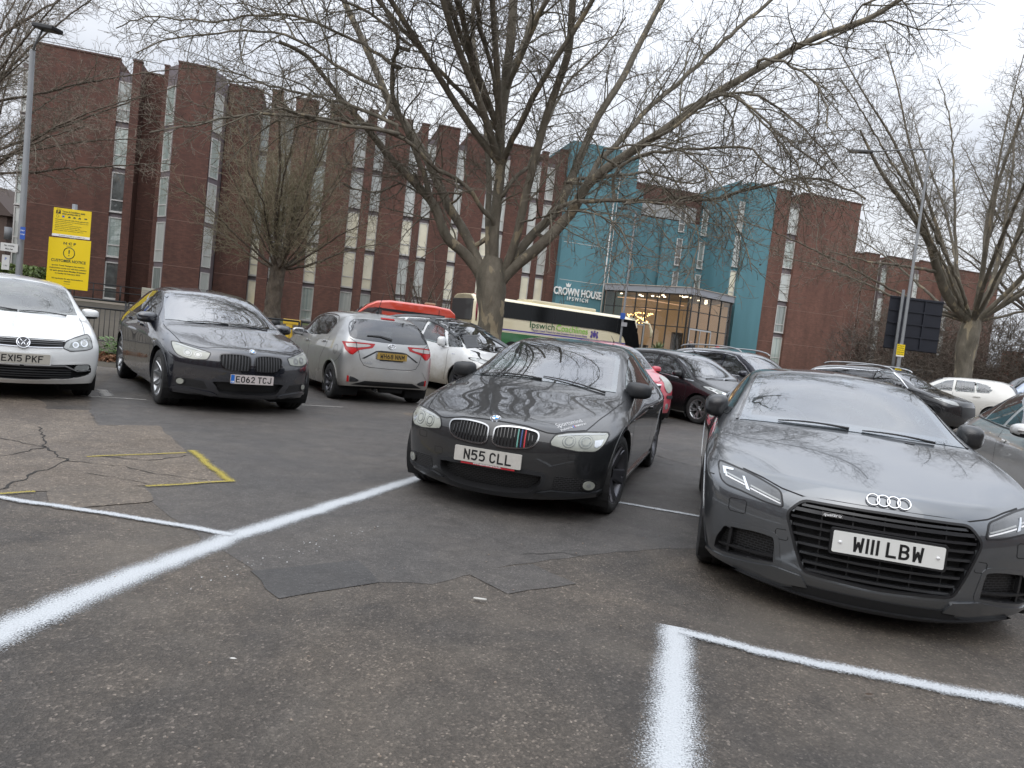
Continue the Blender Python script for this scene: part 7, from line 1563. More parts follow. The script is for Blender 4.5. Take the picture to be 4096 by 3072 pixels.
obj('sign_rail', bm, M_rs, rs); bm = NB(); tube(bm, [Ml @ Vector((.42, -.12, 0)), Ml @ Vector((.42, -.12, zt_ + .25))], .055, 10); obj('sign_post', bm, M_conc, rs)
# yellow car park sign and board on the right
def board(name, label, u0, v0, u1, v1, Y, mat, post=None, cat='sign'):
    a, b = at(u0, v0, Y), at(u1, v1, Y); w = (b.x - a.x); h = a.z - b.z; c = Vector(((a.x + b.x) / 2, Y, (a.z + b.z) / 2))
    t_ = thing(name, label, cat, (c.x, c.y, gh(c.x, c.y))); z = c.z - gh(c.x, c.y)
    bm = NB(); bx(bm, -w / 2, w / 2, -.01, .01, z - h / 2, z + h / 2, .004); p = obj('sign_panel', bm, mat, t_)
    if post: bm = NB(); tube(bm, [(0, .05, 0), (0, .05, z + h / 2 + .05)], post, 8); obj('post', bm, M_conc, t_)
    return t_, p, w, h, z
M0 = Matrix(((1, 0, 0, 0), (0, 0, -1, 0), (0, 1, 0, 0), (0, 0, 0, 1)))
t_, p, w, h, z = board('parking_terms_sign', 'small yellow sign in front of the big dark road sign', 897.5, 344, 903.5, 357, 24, M_signy, .04)
bm = NB(); bx(bm, -w / 2, w / 2, -.014, -.0105, z - h / 2, z - h / 2 + .04); obj('white_strip', bm, M_white, p)
for k, (s_, wd) in enumerate((('P Terms', .8), ('& Conditions', .8), ('i & m k f', .85), ('parking charges', .85), ('apply here', .7))): text('lettering', s_, .045, M_signink, p, Matrix.Translation((0, -.0115, z + h / 2 - .05 - k * .07)) @ M0, bold=.001, fit=w * wd, extrude=.0006)
t_, p, w, h, z = board('parking_machine_sign', 'narrow yellow sign low beside the road sign posts', 895.3, 367.5, 899.8, 380, 22, M_signy, None)
bm = NB(); bx(bm, -w * .25, w * .25, -.016, -.011, z - h * .1, z + h * .15, .01); obj('symbol', bm, M_signink, p)
text('lettering', 'PARK', .05, M_signink, p, Matrix.Translation((0, -.0115, z - h * .38)) @ M0, bold=.001, fit=w * .7, extrude=.0006); text('lettering_top', 'NCP', .04, M_signink, p, Matrix.Translation((0, -.0115, z + h * .36)) @ M0, bold=.001, fit=w * .6, extrude=.0006)
M_tealb = simple('board_teal', (.06, .22, .25), .5)
t_, p, w, h, z = board('site_board', 'teal and photo printed hoarding with CROWN HOUSE lettering, low behind the sign posts', 893, 366, 932, 383.5, 40, simple('board_grey', (.22, .22, .21), .6, var=.4, vs=1.2), None, 'board')
bm = NB(); bx(bm, -w / 2 + .02, -w * .10, -.03, -.0105, z - h / 2 + .02, z + h / 2 - .02); b_ = obj('teal_panel', bm, M_tealb, p)
text('lettering', 'CROWN', .30, M_white, b_, Matrix.Translation((-w * .28, -.032, z + h * .25)) @ M0, bold=.006, fit=w * .22, extrude=.002); text('lettering', 'HOUSE', .30, M_white, b_, Matrix.Translation((-w * .28, -.032, z + h * .02)) @ M0, bold=.006, fit=w * .22, extrude=.002)
bm = NB(); bx(bm, w * .15, w / 2 - .03, -.03, -.0105, z - h * .28, z + h / 2 - .05); obj('photo_panel', bm, simple('photo_grey', (.10, .10, .10), .5, var=.95, vs=3), p)
bm = NB(); bx(bm, -w * .06, w * .13, -.03, -.0105, z - h * .1, z + h * .3); obj('photo_panel', bm, simple('photo_dark', (.05, .05, .05), .5, var=.8, vs=3), p)
# entrance ramp railing and utility cabinet at the left
rr_ = thing('ramp_railing', 'black handrail on the ramp below the first window column at left', 'railing', tuple(fw(4.5, 1.2))); bm = NB()
g0 = .82
for pts in ([(3.1, 1.6), (3.6, 1.9), (6.2, 1.9)], [(6.0, 1.2), (8.6, 1.2)]):
    for z in (1.05, .65): tube(bm, [fw(a, b, g0 + z) for a, b in pts], .03, 6)
    for a, b in pts + [((pts[0][0] + pts[-1][0]) / 2, pts[-1][1])]: tube(bm, [fw(a, b, g0 - .2), fw(a, b, g0 + 1.05)], .03, 6)
wpart(rr_, 'handrail', bm, M_fence)
bm = NB(); fbox(bm, 7.6, 9.9, 2.2, 3.0, .5, 1.95, .03); cb = obj('utility_cabinet', bm, simple('cabinet_cream', (.46, .44, .36), .6, var=.06)); tag(cb, 'cream ribbed cabinet by the wall, just above the navy hatchback roof', 'cabinet'); bm = NB()
for k in range(9): fbox(bm, 7.65, 9.85, 3.002, 3.02, .65 + k * .14, .66 + k * .14)
wpart_ = obj('cabinet_groove', bm, simple('groove', (.2, .19, .16), .7), cb)
# coach
def coach():
    a = R(33); r = thing('coach', 'cream and green coach with dark glazing passing behind the big bare tree', 'coach', (-2.5, 37.3, .12), a)
    L, W, H = 12.2, 2.5, 3.36
    M_cream = simple('coach_cream', (.68, .61, .42), .25, var=.05, vs=1, Coat_Weight=1.); M_green = simple('coach_green', (.02, .13, .035), .3, Coat_Weight=1., var=.1, vs=2); M_pur = simple('coach_purple', (.09, .06, .28), .3); M_bg = simple('coach_glass', (.006, .007, .008), .1, Specular_IOR_Level=.3); M_rg = simple('coach_rear', (.06, .06, .062), .3, .2, Coat_Weight=.7); M_maroon = simple('maroon', (.20, .02, .04), .3); M_dirtyc = simple('coach_dirty', (.33, .29, .20), .45, var=.3, vs=1.5)
    sec = [(0, .32), (0, 1.0), (-.0, 2.0), (.05, 2.9), (.16, 3.2), (.42, 3.34), (1.25, 3.38)]  # (y, z) near side
    full = sec + [(W - y, z) for y, z in sec[::-1][1:]]
    xs = [(.0, .10), (.10, .03), (.28, 0), (9.8, 0), (10.9, 0), (11.6, .03), (12.0, .10), (12.25, .24)]
    bm = NB(); rows = []
    for i, (x, d) in enumerate(xs):
        row = []
        for y, z in full:
            cy = W / 2 + (y - W / 2) * (1 - d * .9); zz = z if z < 1 else 1 + (z - 1) * (1 - d * .22 * (1 if i < 3 else 1.5)); fx = x
            if i >= 5: fx = x - max(0, (z - 1.3)) * (.0, .18, .30)[i - 5] * (1 if i > 5 else .3)
            if i == 0: fx = x + (.10 if z > 1.9 else 0)
            row.append(bm.verts.new((fx, cy, zz)))
        rows.append(row)
    for p_, q_ in zip(rows, rows[1:]):
        for k in range(len(full) - 1):
            f = bm.faces.new((p_[k], q_[k], q_[k + 1], p_[k + 1])); f.smooth = True
    f0 = bm.faces.new(rows[0][::-1]); f1 = bm.faces.new(rows[-1]); f0.material_index = 1
    bmesh.ops.recalc_face_normals(bm, faces=bm.faces); obj('body', bm, [M_cream, M_dirtyc], r)
    def side(name, poly, mat, off=.012, par=None, th=.012):
        bm = NB(); prism(bm, poly, -off, 0, Matrix(((1, 0, 0, 0), (0, 0, 1, 0), (0, 1, 0, 0), (0, 0, 0, 1)))); return obj(name, bm, mat, par or r)
    side('lower_side', [(.3, .32), (12.0, .32), (12.0, 1.52), (.3, 1.52)], M_green, .010); side('purple_stripe', [(.3, 1.63), (11.0, 1.63), (11.0, 1.71), (.3, 1.71)], M_pur, .012); side('white_stripe', [(.3, 1.602), (11.0, 1.602), (11.0, 1.628), (.3, 1.628)], M_white, .014)
    wb = side('side_windows', spl([(.62, 2.30), (.62, 2.6), (.78, 3.08), (1.15, 3.17)], 4) + [(11.3, 3.14), (11.7, 2.3), (12.0, 1.3), (10.75, 1.25)] + spl([(10.75, 1.75), (10.5, 2.10), (9.9, 2.26), (8.9, 2.32)], 4), M_bg, .022)
    for x in (2.2, 3.75, 5.3, 6.85, 8.4, 9.95): side('window_joint', [(x, 2.33), (x + .03, 2.33), (x + .03, 3.15), (x, 3.15)], M_ink, .025, wb)
    side('front_door', [(11.0, .45), (11.75, .45), (11.6, 2.7), (11.0, 2.7)], M_bg, .026, wb)
    bm = NB(); bx(bm, .02, .14, .12, W - .12, 1.95, 3.1, .05); obj('rear_window', bm, M_rg, r); bm = NB(); tube(bm, [(.30, .02, 1.95), (.28, .0, 2.6), (.30, .10, 3.02), (.34, .5, 3.36)], .05, 6); obj('rear_trim', bm, M_maroon, r)
    bm = NB(); bx(bm, 1.0, 2.2, .5, 2.0, 3.3, 3.48, .06); bx(bm, 4.0, 8.6, .45, 2.05, 3.3, 3.52, .07); obj('roof_unit', bm, M_cream, r)
    bm = NB(); tube(bm, [(11.9, -.05, 3.1), (12.35, -.18, 3.05), (12.55, -.25, 2.6), (12.55, -.25, 2.2)], [.05, .06, .09, .06], 8); obj('mirror_arm', bm, M_cream, r)
    for x in (2.7, 9.3, 3.9):
        for y in (.14, W - .14):
            bm = NB(); lathe(bm, [(.001, -.14), (.5, -.14), (.5, .12), (.42, .14), (.30, .14), (.28, .08), (.001, .08)], 28); w = obj('wheel', bm, M_rubber, r); w.location = (x, y, .50); w.rotation_euler = (0, 0, math.pi if y < 1 else 0)
    for x in (2.7, 9.3, 3.9):
        side('wheel_arch', [(x + .58 * math.cos(q), .50 + .58 * math.sin(q)) for q in [math.pi * k / 14 for k in range(15)]] + [(x - .58, .33), (x + .58, .33)], M_matte, .016)
    MT = Matrix(((1, 0, 0, 0), (0, 0, -1, -.024), (0, 1, 0, 0), (0, 0, 0, 1)))
    M_dg = simple('letter_dark_green', (.015, .10, .04), .4); M_lg = simple('letter_light_green', (.20, .50, .04), .4)
    MT2 = MT
    text('lettering', 'Ipswich', .52, M_dg, r, MT2 @ Matrix.Translation((4.55, 2.10, 0)), bold=.0, fit=1.68, extrude=.003); text('lettering', 'Coachlines', .52, M_lg, r, MT2 @ Matrix.Translation((6.65, 2.10, 0)), bold=.0, fit=2.28, extrude=.003)
    text('lettering_small', 'Stylish Coach Travel For Any Occasion From Ipswich Buses', .16, M_pur, r, MT2 @ Matrix.Translation((5.85, 1.82, 0)), bold=.001, fit=3.85, extrude=.003)
    bm = NB(); MC = MT @ Matrix.Translation((8.30, 2.0, 0))
    prism(bm, [(-.12, -.08), (0, -.20), (.12, -.08), (.12, .10), (-.12, .10)], 0, .004, MC); prism(bm, [(-.08, .12), (.08, .12), (.05, .24), (0, .17), (-.05, .24)], 0, .004, MC)
    for sg in (1, -1): prism(bm, spl([(sg * .16, -.22), (sg * .30, -.16), (sg * .22, .02), (sg * .28, .14), (sg * .17, .18), (sg * .15, 0)], 3, True), 0, .004, MC)
    obj('crest', bm, M_pur, r)
coach()
def van():
    r = thing('van', 'red panel van whose roof shows behind the two parked light cars', 'van', (0, 0, 0)); p = fw(18.3, 24.2); r.location = (p.x, p.y, gz(24) + .0); r.rotation_euler = (0, 0, math.atan2(.284, .9588))
    M_red_ = simple('van_red', (.62, .062, .030), .3, Coat_Weight=1., var=.05); L = 5.1
    prof = [(.10, .35), (0, .60), (.03, 1.0), (.75, 1.28), (1.55, 2.02), (1.9, 2.20), (2.4, 2.28), (4.2, 2.27), (4.8, 2.22), (5.02, 2.05), (5.1, 1.5), (5.1, .35)]
    bm = NB(); rows = []
    for t_, sx in ((0, .0), (.03, .5), (.10, .85), (.22, 1), (.78, 1), (.90, .85), (.97, .5), (1, 0)):
        row = []
        for x, z in prof:
            low = z < 1.25; zz = z if low else 1.25 + (z - 1.25) * (.90 + .10 * sx); yy = 1.9 * t_ if low else .95 + (1.9 * t_ - .95) * (1 - .10 * (z - 1.25))
            row.append(bm.verts.new((x, yy, zz)))
        rows.append(row)
    for p_, q_ in zip(rows, rows[1:]):
        for k in range(len(prof) - 1): bm.faces.new((p_[k], p_[k + 1], q_[k + 1], q_[k])).smooth = True
    bm.faces.new(rows[0]); bm.faces.new(rows[-1][::-1]); bmesh.ops.recalc_face_normals(bm, faces=bm.faces); obj('body', bm, M_red_, r)
    MT = Matrix(((1, 0, 0, 0), (0, 0, 1, 0), (0, 1, 0, 0), (0, 0, 0, 1)))
    def side(nm, poly, m, off=.006):
        bm = NB(); 
        a = [bm.verts.new((x, (.95 - .95 * (1 - .10 * max(0, z - 1.25))) - off, z)) for x, z in poly]; bm.faces.new(a); return obj(nm, bm, m, r)
    side('side_window', rnd([(.85, 1.32), (1.55, 1.88), (2.1, 1.95), (2.1, 1.32)], .06), M_glassdark2); side('cargo_stripe', [(1.75, 1.93), (4.6, 1.90), (4.6, 1.80), (2.15, 1.83)], M_black, .012); side('door_joint', [(4.35, .5), (4.37, .5), (4.37, 2.1), (4.35, 2.1)], M_black, .01)
    bm = NB(); a = [bm.verts.new((.80 - .012, y, 1.31)) for y in (.12, 1.78)]; b = [bm.verts.new((1.52 - .012, y, 2.02)) for y in (1.66, .24)]; bm.faces.new(a + b); obj('windscreen', bm, M_glassdark2, r)
    bm = NB(); bx(bm, 3.9, 4.3, .7, 1.1, 2.28, 2.37, .03); obj('roof_box', bm, M_cardboard, r)
    for x in (.95, 4.15):
        for y in (.12, 1.78): bm = NB(); lathe(bm, [(.001, -.1), (.33, -.1), (.33, .1), (.001, .1)], 24); w = obj('wheel', bm, M_rubber, r); w.location = (x, y, .33)
M_cardboard = simple('vent_tan', (.38, .30, .20), .7)
van()
# people in the entrance
def person(label, x, y, z, face, coat, trou, seed=0, hair=None, arm=.3):
    bm = NB(); sk = bm.verts.layers.skin.verify() if hasattr(bm.verts.layers, 'skin') else None
    J = {'pel': ((0, 0, .95), .155), 'che': ((0, 0, 1.28), .165), 'neck': ((0, 0, 1.47), .065), 'head': ((.01, 0, 1.60), .095), 'top': ((.01, 0, 1.68), .085)}
    E_ = [('pel', 'che'), ('che', 'neck'), ('neck', 'head'), ('head', 'top')]
    for s_, sg in (('l', 1), ('r', -1)):
        J[s_ + 'sh'] = ((0, .19 * sg, 1.40), .07); J[s_ + 'el'] = ((.02, .25 * sg, 1.12), .05); J[s_ + 'wr'] = ((.10 + arm * .5, .20 * sg, .95 + arm * .3), .036); J[s_ + 'ha'] = ((.16 + arm * .6, .18 * sg, .93 + arm * .35), .04)
        J[s_ + 'hip'] = ((0, .09 * sg, .88), .10); J[s_ + 'kn'] = ((.02, .10 * sg, .50), .065); J[s_ + 'an'] = ((0, .10 * sg, .09), .045); J[s_ + 'toe'] = ((.17, .11 * sg, .04), .04)
        E_ += [('che', s_ + 'sh'), (s_ + 'sh', s_ + 'el'), (s_ + 'el', s_ + 'wr'), (s_ + 'wr', s_ + 'ha'), ('pel', s_ + 'hip'), (s_ + 'hip', s_ + 'kn'), (s_ + 'kn', s_ + 'an'), (s_ + 'an', s_ + 'toe')]
    V = {k: bm.verts.new(p) for k, (p, r_) in J.items()}
    for a, b in E_: bm.edges.new((V[a], V[b]))
    for k, v in V.items(): v[sk].radius = (J[k][1], J[k][1])
    v = V['pel']; v[sk].use_root = True
    me = bpy.data.meshes.new('p'); bm.to_mesh(me); bm.free(); o = bpy.data.objects.new('p', me); COL.objects.link(o); md = o.modifiers.new('s', 'SKIN'); md2 = o.modifiers.new('u', 'SUBSURF'); md2.levels = 2; md2.render_levels = 2
    bpy.context.view_layer.update(); m2 = bpy.data.meshes.new_from_object(o.evaluated_get(bpy.context.evaluated_depsgraph_get())); bpy.data.objects.remove(o)
    m2.materials.append(coat); m2.materials.append(trou); m2.materials.append(simple('skin', (.50, .28, .20), .6)); m2.materials.append(hair or M_matte)
    for p in m2.polygons:
        c = p.center; p.use_smooth = True
        p.material_index = 2 if (c.z > 1.49 or (c.x > .12 + arm * .5 and .8 < c.z < 1.2)) else (1 if c.z < .9 else 0)
        if c.z > 1.64 or (c.z > 1.57 and c.x < -.02): p.material_index = 3
        if c.z < .1: p.material_index = 3
    o = bpy.data.objects.new('person', m2); COL.objects.link(o); o.location = (x, y, z); o.rotation_euler = (0, 0, face); return tag(o, label, 'person')
M_coatd = simple('coat_dark', (.02, .022, .03), .8); M_coatr = simple('coat_red', (.55, .02, .025), .7); M_jean = simple('trousers_dark', (.02, .022, .03), .8)
q = at(691, 342, 51.6); person('person in dark jacket standing just outside the entrance doors', q.x, q.y, .96, R(-60), M_coatd, M_jean, hair=simple('grey_hair', (.25, .23, .21), .8), arm=.2)
q = at(718, 345, 51.9); person('person in a red jacket holding something by the entrance doors', q.x, q.y, .96, R(200), M_coatr, M_jean, arm=.5)
# spiky plant, bushes, hedge
def spiky(name, label, x, y, z, n_, L, w, mat, up=.5, cat='plant', r0=.1, droop=.5):
    t_ = thing(name, label, cat, (x, y, z)); bm = NB()
    for i in range(n_):
        a = random.uniform(0, 6.283); el = random.uniform(.15, 1.45) ** 1.; d = Vector((math.cos(a) * math.cos(el), math.sin(a) * math.cos(el), math.sin(el))); sd = Vector((-math.sin(a), math.cos(a), 0)); l = L * random.uniform(.6, 1); b0 = Vector((random.uniform(-r0, r0), random.uniform(-r0, r0), up))
        pv = None
        for k in range(5):
            t = k / 4; c = b0 + d * l * t - Vector((0, 0, droop * l * t * t * .5)); ww = w * (1 - t) * .5 + .002; q_ = (bm.verts.new(c + sd * ww), bm.verts.new(c - sd * ww))
            if pv: bm.faces.new((pv[0], pv[1], q_[1], q_[0]))
            pv = q_
    obj('leaves', bm, mat, t_); bm = NB(); tube(bm, [(0, 0, 0), (0, 0, up + .05)], [.10, .07], 8); obj('stem', bm, M_trunkb, t_); return t_
M_trunkb = simple('stem_brown', (.10, .075, .05), .9, var=.3, vs=8)
M_yucca = simple('yucca_green', (.13, .17, .075), .6, var=.4, vs=4); M_grassy = simple('ornamental_grass', (.10, .12, .06), .8, var=.4, vs=6)
q = at(658, 349, 47); spiky('spiky_plant', 'spiky yucca-like plant in front of the entrance glass', q.x, q.y, .6, 120, 1.25, .10, M_yucca, .9)
q = at(781, 372, 55); spiky('grass_clump', 'bushy green clump at the foot of the right brick block', q.x, q.y, .6, 700, 1.5, .03, M_grassy, .1, 'plant', 1.6, .9)
# ================================================================== bare trees
def tubes_mesh(lines, k):
    """lines: list of (pts Nx3, radii N); one mesh, grouped by point count for speed"""
    V = []; F = []; base = 0; groups = {}
    for p, r in lines: groups.setdefault(len(p), []).append((p, r))
    for N_, L in groups.items():
        P = np.array([l[0] for l in L]); Rr = np.array([l[1] for l in L]); B = len(L)
        T = np.empty_like(P); T[:, 1:-1] = P[:, 2:] - P[:, :-2]; T[:, 0] = P[:, 1] - P[:, 0]; T[:, -1] = P[:, -1] - P[:, -2]; T /= np.linalg.norm(T, axis=2, keepdims=True) + 1e-9
        ref = np.tile(np.array([.31, .17, .93]), (B, 1)); par = np.abs((T[:, 0] * ref).sum(1)) > .9; ref[par] = [.9, .3, .1]
        U = ref[:, None, :] - T * (T * ref[:, None, :]).sum(2, keepdims=True); U /= np.linalg.norm(U, axis=2, keepdims=True) + 1e-9; W = np.cross(T, U)
        a = 2 * np.pi * np.arange(k) / k
        ring = P[:, :, None, :] + Rr[:, :, None, None] * (np.cos(a)[None, None, :, None] * U[:, :, None, :] + np.sin(a)[None, None, :, None] * W[:, :, None, :])
        V.append(ring.reshape(-1, 3)); idx = base + np.arange(B * N_ * k).reshape(B, N_, k)
        a0 = idx[:, :-1, :]; a1 = np.roll(a0, -1, 2); b0 = idx[:, 1:, :]; b1 = np.roll(b0, -1, 2); F.append(np.stack([a0, a1, b1, b0], 3).reshape(-1, 4)); base += B * N_ * k
    return np.concatenate(V), np.concatenate(F)
def mesh_np(name, V, F, mat, parent, attr=None):
    me = bpy.data.meshes.new(name); me.vertices.add(len(V)); me.vertices.foreach_set('co', V.astype(np.float32).ravel()); me.loops.add(F.size); me.loops.foreach_set('vertex_index', F.astype(np.int32).ravel())
    me.polygons.add(len(F)); me.polygons.foreach_set('loop_start', np.arange(0, F.size, 4, dtype=np.int32)); me.polygons.foreach_set('loop_total', np.full(len(F), 4, np.int32)); me.update(calc_edges=True); me.polygons.foreach_set('use_smooth', [True] * len(F)); me.materials.append(mat)
    o = bpy.data.objects.new(name, me); COL.objects.link(o)
    if parent: o.parent = parent; o.matrix_parent_inverse = Matrix.Translation(-Vector(parent.location))
    return o
def limb_curve(P, step=.35, wob=.05, rng=None):
    """smooth 3D polyline resampled"""
    Q = spl([Vector(p) for p in P], 8); Q = np.array(Q); d = np.r_[0, np.cumsum(np.linalg.norm(np.diff(Q, axis=0), axis=1))]; n_ = max(4, int(d[-1] / step) + 1); s_ = np.linspace(0, d[-1], n_)
    out = np.stack([np.interp(s_, d, Q[:, i]) for i in range(3)], 1); 
    if wob: out[1:-1] += rng.normal(0, wob, (n_ - 2, 3)) * .5
    return out, d[-1]
TWMIN = [.0062]
def sub_branches(rng, P, Rr, spacing, ang, length, npts, rk, tropism, wig, tmin=.15, lmin=.35, taper=.25, dirbias=None):
    out = []; seg = np.linalg.norm(np.diff(P, axis=0), axis=1); D = np.r_[0, np.cumsum(seg)]; L = D[-1]; s_ = L * tmin + rng.uniform(0, spacing)
    az = rng.uniform(0, 6.28)
    while s_ < L * .985:
        i = min(len(P) - 2, np.searchsorted(D, s_) - 1); f = (s_ - D[i]) / max(seg[i], 1e-6); p = P[i] * (1 - f) + P[i + 1] * f; T = (P[i + 1] - P[i]) / max(seg[i], 1e-6); r = Rr[i] * (1 - f) + Rr[i + 1] * f
        az += 2.4 + rng.normal(0, .5); ref = np.array([.1, .2, 1.]) if abs(T[2]) < .9 else np.array([1., .1, 0]); U = np.cross(T, ref); U /= np.linalg.norm(U); W = np.cross(T, U); a = math.radians(rng.normal(ang, 11))
        d = T * math.cos(a) + (U * math.cos(az) + W * math.sin(az)) * math.sin(a); fr = s_ / L; l = length * (1 - (1 - lmin) * fr) * rng.uniform(.55, 1.15); n_ = npts; pts = [p]; st = l / (n_ - 1)
        for k in range(n_ - 1):
            d = d + rng.normal(0, wig, 3) + np.array(tropism) * (k / n_ + .3) * .35; d /= np.linalg.norm(d); pts.append(pts[-1] + d * st)
        r0 = min(r * .85, max(rk * l, TWMIN[0])); out.append((np.array(pts), np.linspace(r0, max(r0 * taper, TWMIN[0] * .75), n_))); s_ += spacing * rng.uniform(.6, 1.4)
    # continue the tip as well
    return out
def bark(name, cols, patch=None, scale=2.5, bump=.6, bs=9):
    t = NT(name); o = t.obj(); mp_ = t.new('Mapping'); mp_.inputs['Scale'].default_value = (1, 1, .4); t.l(o, mp_.inputs['Vector'])
    n = t.noise(scale, 6, .65, vec=mp_.outputs[0]); c = t.ramp(n, [(.30, cols[0]), (.50, cols[1]), (.68, cols[2])])
    if patch: c = t.mix(t.ramp(t.noise(patch[1], 3, .5, dist=.4, vec=mp_.outputs[0]), [(.60, 0), (.63, 1)]), c, patch[0])
    v = t.new('TexVoronoi'); v.inputs['Scale'].default_value = bs; t.l(mp_.outputs[0], v.inputs['Vector']); h = t.math('ADD', v.outputs['Distance'], t.noise(30, 5, .7))
    t.pbr(c, .85, 0, t.bump(h, bump, .03)); return t.m
M_bark = bark('plane_bark', ((.085, .076, .056), (.14, .122, .092), (.20, .175, .135)), ((.27, .225, .15), 3.2))
M_twig = simple('twig_bark', (.15, .122, .096), .85, var=.35, vs=1.2); M_twig2 = simple('twig_olive', (.22, .185, .12), .85, var=.35, vs=1.0); M_twig3 = simple('twig_tan', (.24, .185, .145), .85, var=.3, vs=1.0); M_twigd = simple('twig_dark', (.09, .07, .055), .85, var=.3, vs=1.0)
M_limb = bark('limb_bark', ((.08, .072, .048), (.14, .125, .09), (.20, .18, .14)), None, 3); M_limb2 = bark('limb_olive', ((.10, .088, .05), (.17, .15, .09), (.22, .195, .14)), None, 2); M_trunkd = bark('rough_trunk', ((.05, .04, .03), (.10, .08, .06), (.15, .12, .09)), None, 4, 1., 16)
def trunk_tube(P, Rr, k=28, rough=.05, sc=3., seed=0):
    P = np.array(P, float); V = []; F = []
    Q, L = limb_curve(P, .12, 0); D = np.linspace(0, 1, len(Q)); rr = np.interp(D, np.linspace(0, 1, len(Rr)), Rr)
    for i, (q, r) in enumerate(zip(Q, rr)):
        T = Q[min(i + 1, len(Q) - 1)] - Q[max(i - 1, 0)]; T /= np.linalg.norm(T); U = np.cross(T, [0, 1, .01]); U /= np.linalg.norm(U); W = np.cross(T, U)
        for j in range(k):
            a = 2 * math.pi * j / k; dv = U * math.cos(a) + W * math.sin(a); nn = mnoise.noise(Vector(q * sc + dv * 1.6 + seed)); n2 = mnoise.noise(Vector((q + dv * r) * sc * 4)); V.append(q + dv * r * (1 + rough * 2 * nn + rough * .7 * n2))
    for i in range(len(Q) - 1):
        for j in range(k): F.append((i * k + j, i * k + (j + 1) % k, (i + 1) * k + (j + 1) % k, (i + 1) * k + j))
    return np.array(V), np.array(F)
def join(parts):
    V = []; F = []; b = 0
    for v, f in parts: V.append(v); F.append(f + b); b += len(v)
    return np.concatenate(V), np.concatenate(F)
def build_tree(name, label, loc, trunk, limbs, seed, mats, L1=(.42, 48, 2.9, 7), L2=(.25, 50, 1.25, 5), L3=(.15, 50, .45, 4), trop=(0, 0, .25), wig=.16, balls=0, twr=(.010, .0075, .006), extra_trunks=(), group=None, t0=.15, trough=.05):
    rng = np.random.default_rng(seed); t_ = thing(name, label, 'tree', loc, 0, group)
    parts = [trunk_tube(*trunk, rough=trough, seed=seed)]; lv0 = []
    for P, r0, r1 in limbs:
        Q, L = limb_curve(P, .30, .035, rng); D = np.linspace(0, 1, len(Q)); rr = r1 + (r0 - r1) * (1 - D) ** 1.1; lv0.append((Q, rr))
        if r0 > .09: parts.append(trunk_tube(P, [r1 + (r0 - r1) * (1 - d) ** 1.1 for d in np.linspace(0, 1, 9)], 14, .045, 4, seed + 3))
    thin = [(q, r) for (q, r), (P, r0, r1) in zip(lv0, limbs) if r0 <= .09]
    if thin: parts.append(tubes_mesh(thin, 8))
    V, F = join(parts); mesh_np('trunk', V, F, mats[0], t_)
    b1 = [];
    for q, r in lv0: b1 += sub_branches(rng, q, r, L1[0], L1[1], L1[2], L1[3], twr[0], trop, wig, t0)
    b2 = []
    for q, r in b1: b2 += sub_branches(rng, q, r, L2[0], L2[1], L2[2], L2[3], twr[1], (trop[0], trop[1], trop[2] * .4), wig * 1.3, .12)
    for q, r in lv0: b2 += sub_branches(rng, q, r, L2[0] * 2.2, 55, L2[2] * .8, L2[3], twr[1], trop, wig * 1.2, .3)
    b3 = []
    if L3:
        for q, r in b2: b3 += sub_branches(rng, q, r, L3[0], L3[1], L3[2], L3[3], twr[2], (0, 0, .1), wig * 1.6, .1, taper=.6)
    V, F = join([tubes_mesh(b1, 6), tubes_mesh(b2, 4)]); mesh_np('branches', V, F, mats[1], t_)
    if b3: V, F = tubes_mesh(b3, 3); mesh_np('twigs', V, F, mats[2], t_)
    if balls:
        bm = NB(); src = b2 + b3
        for i in range(balls):
            q, r = src[int(rng.integers(len(src)))]; p = Vector(q[-1]) - Vector((0, 0, rng.uniform(.04, .14))); tube(bm, [Vector(q[-1]), p], .003, 3, False); bmesh.ops.create_icosphere(bm, subdivisions=1, radius=rng.uniform(.016, .026), matrix=Matrix.Translation(p))
        o = obj('seed_balls', bm, M_twigd); o.parent = t_; o.matrix_parent_inverse = Matrix.Translation(-Vector(loc)); o['kind'] = 'stuff'
    print('TIME tree', name, len(b1), len(b2), len(b3)); return t_
# --- the big plane tree: limbs read off the photograph and spread in depth
TY = 20.5
def zA(X, Y): return (325 + X / 6.032, Y / 6.032)
def zB(X, Y): return (650 + X / 5.914, Y / 5.914)
def zC(X, Y): return (X / 6.032, Y / 6.032)
def limb(pts, f, d, r0, r1, ext=None, d0=0.):
    """pixel trace -> 3D with depth drifting by d along the limb; ext = extra end points relative to the last"""
    P = []; n_ = len(pts)
    for i, q in enumerate(pts):
        u, v = f(*q) if not (isinstance(q[0], str)) else zA(*q[1:]); t = i / (n_ - 1); P.append(tuple(at(u, v, TY + d0 + d * t ** 1.15)))
    if ext:
        a = Vector(P[-1]); b = Vector(P[-2]); dr = (a - b).normalized()
        for k in range(1, 4): P.append(tuple(a + (dr * (1 - .1 * k) + Vector((0, 0, .05 * k))) * ext * k / 3))
    if d0 == 0 and P[0][2] < 4.2 and r0 > .1: P = [tuple(base + Vector((0, 0, -.75)))] + P
    return (P, r0 * .58, r1 * .8)
base = at(491, 273, TY)
bt = at(488, 345, TY)
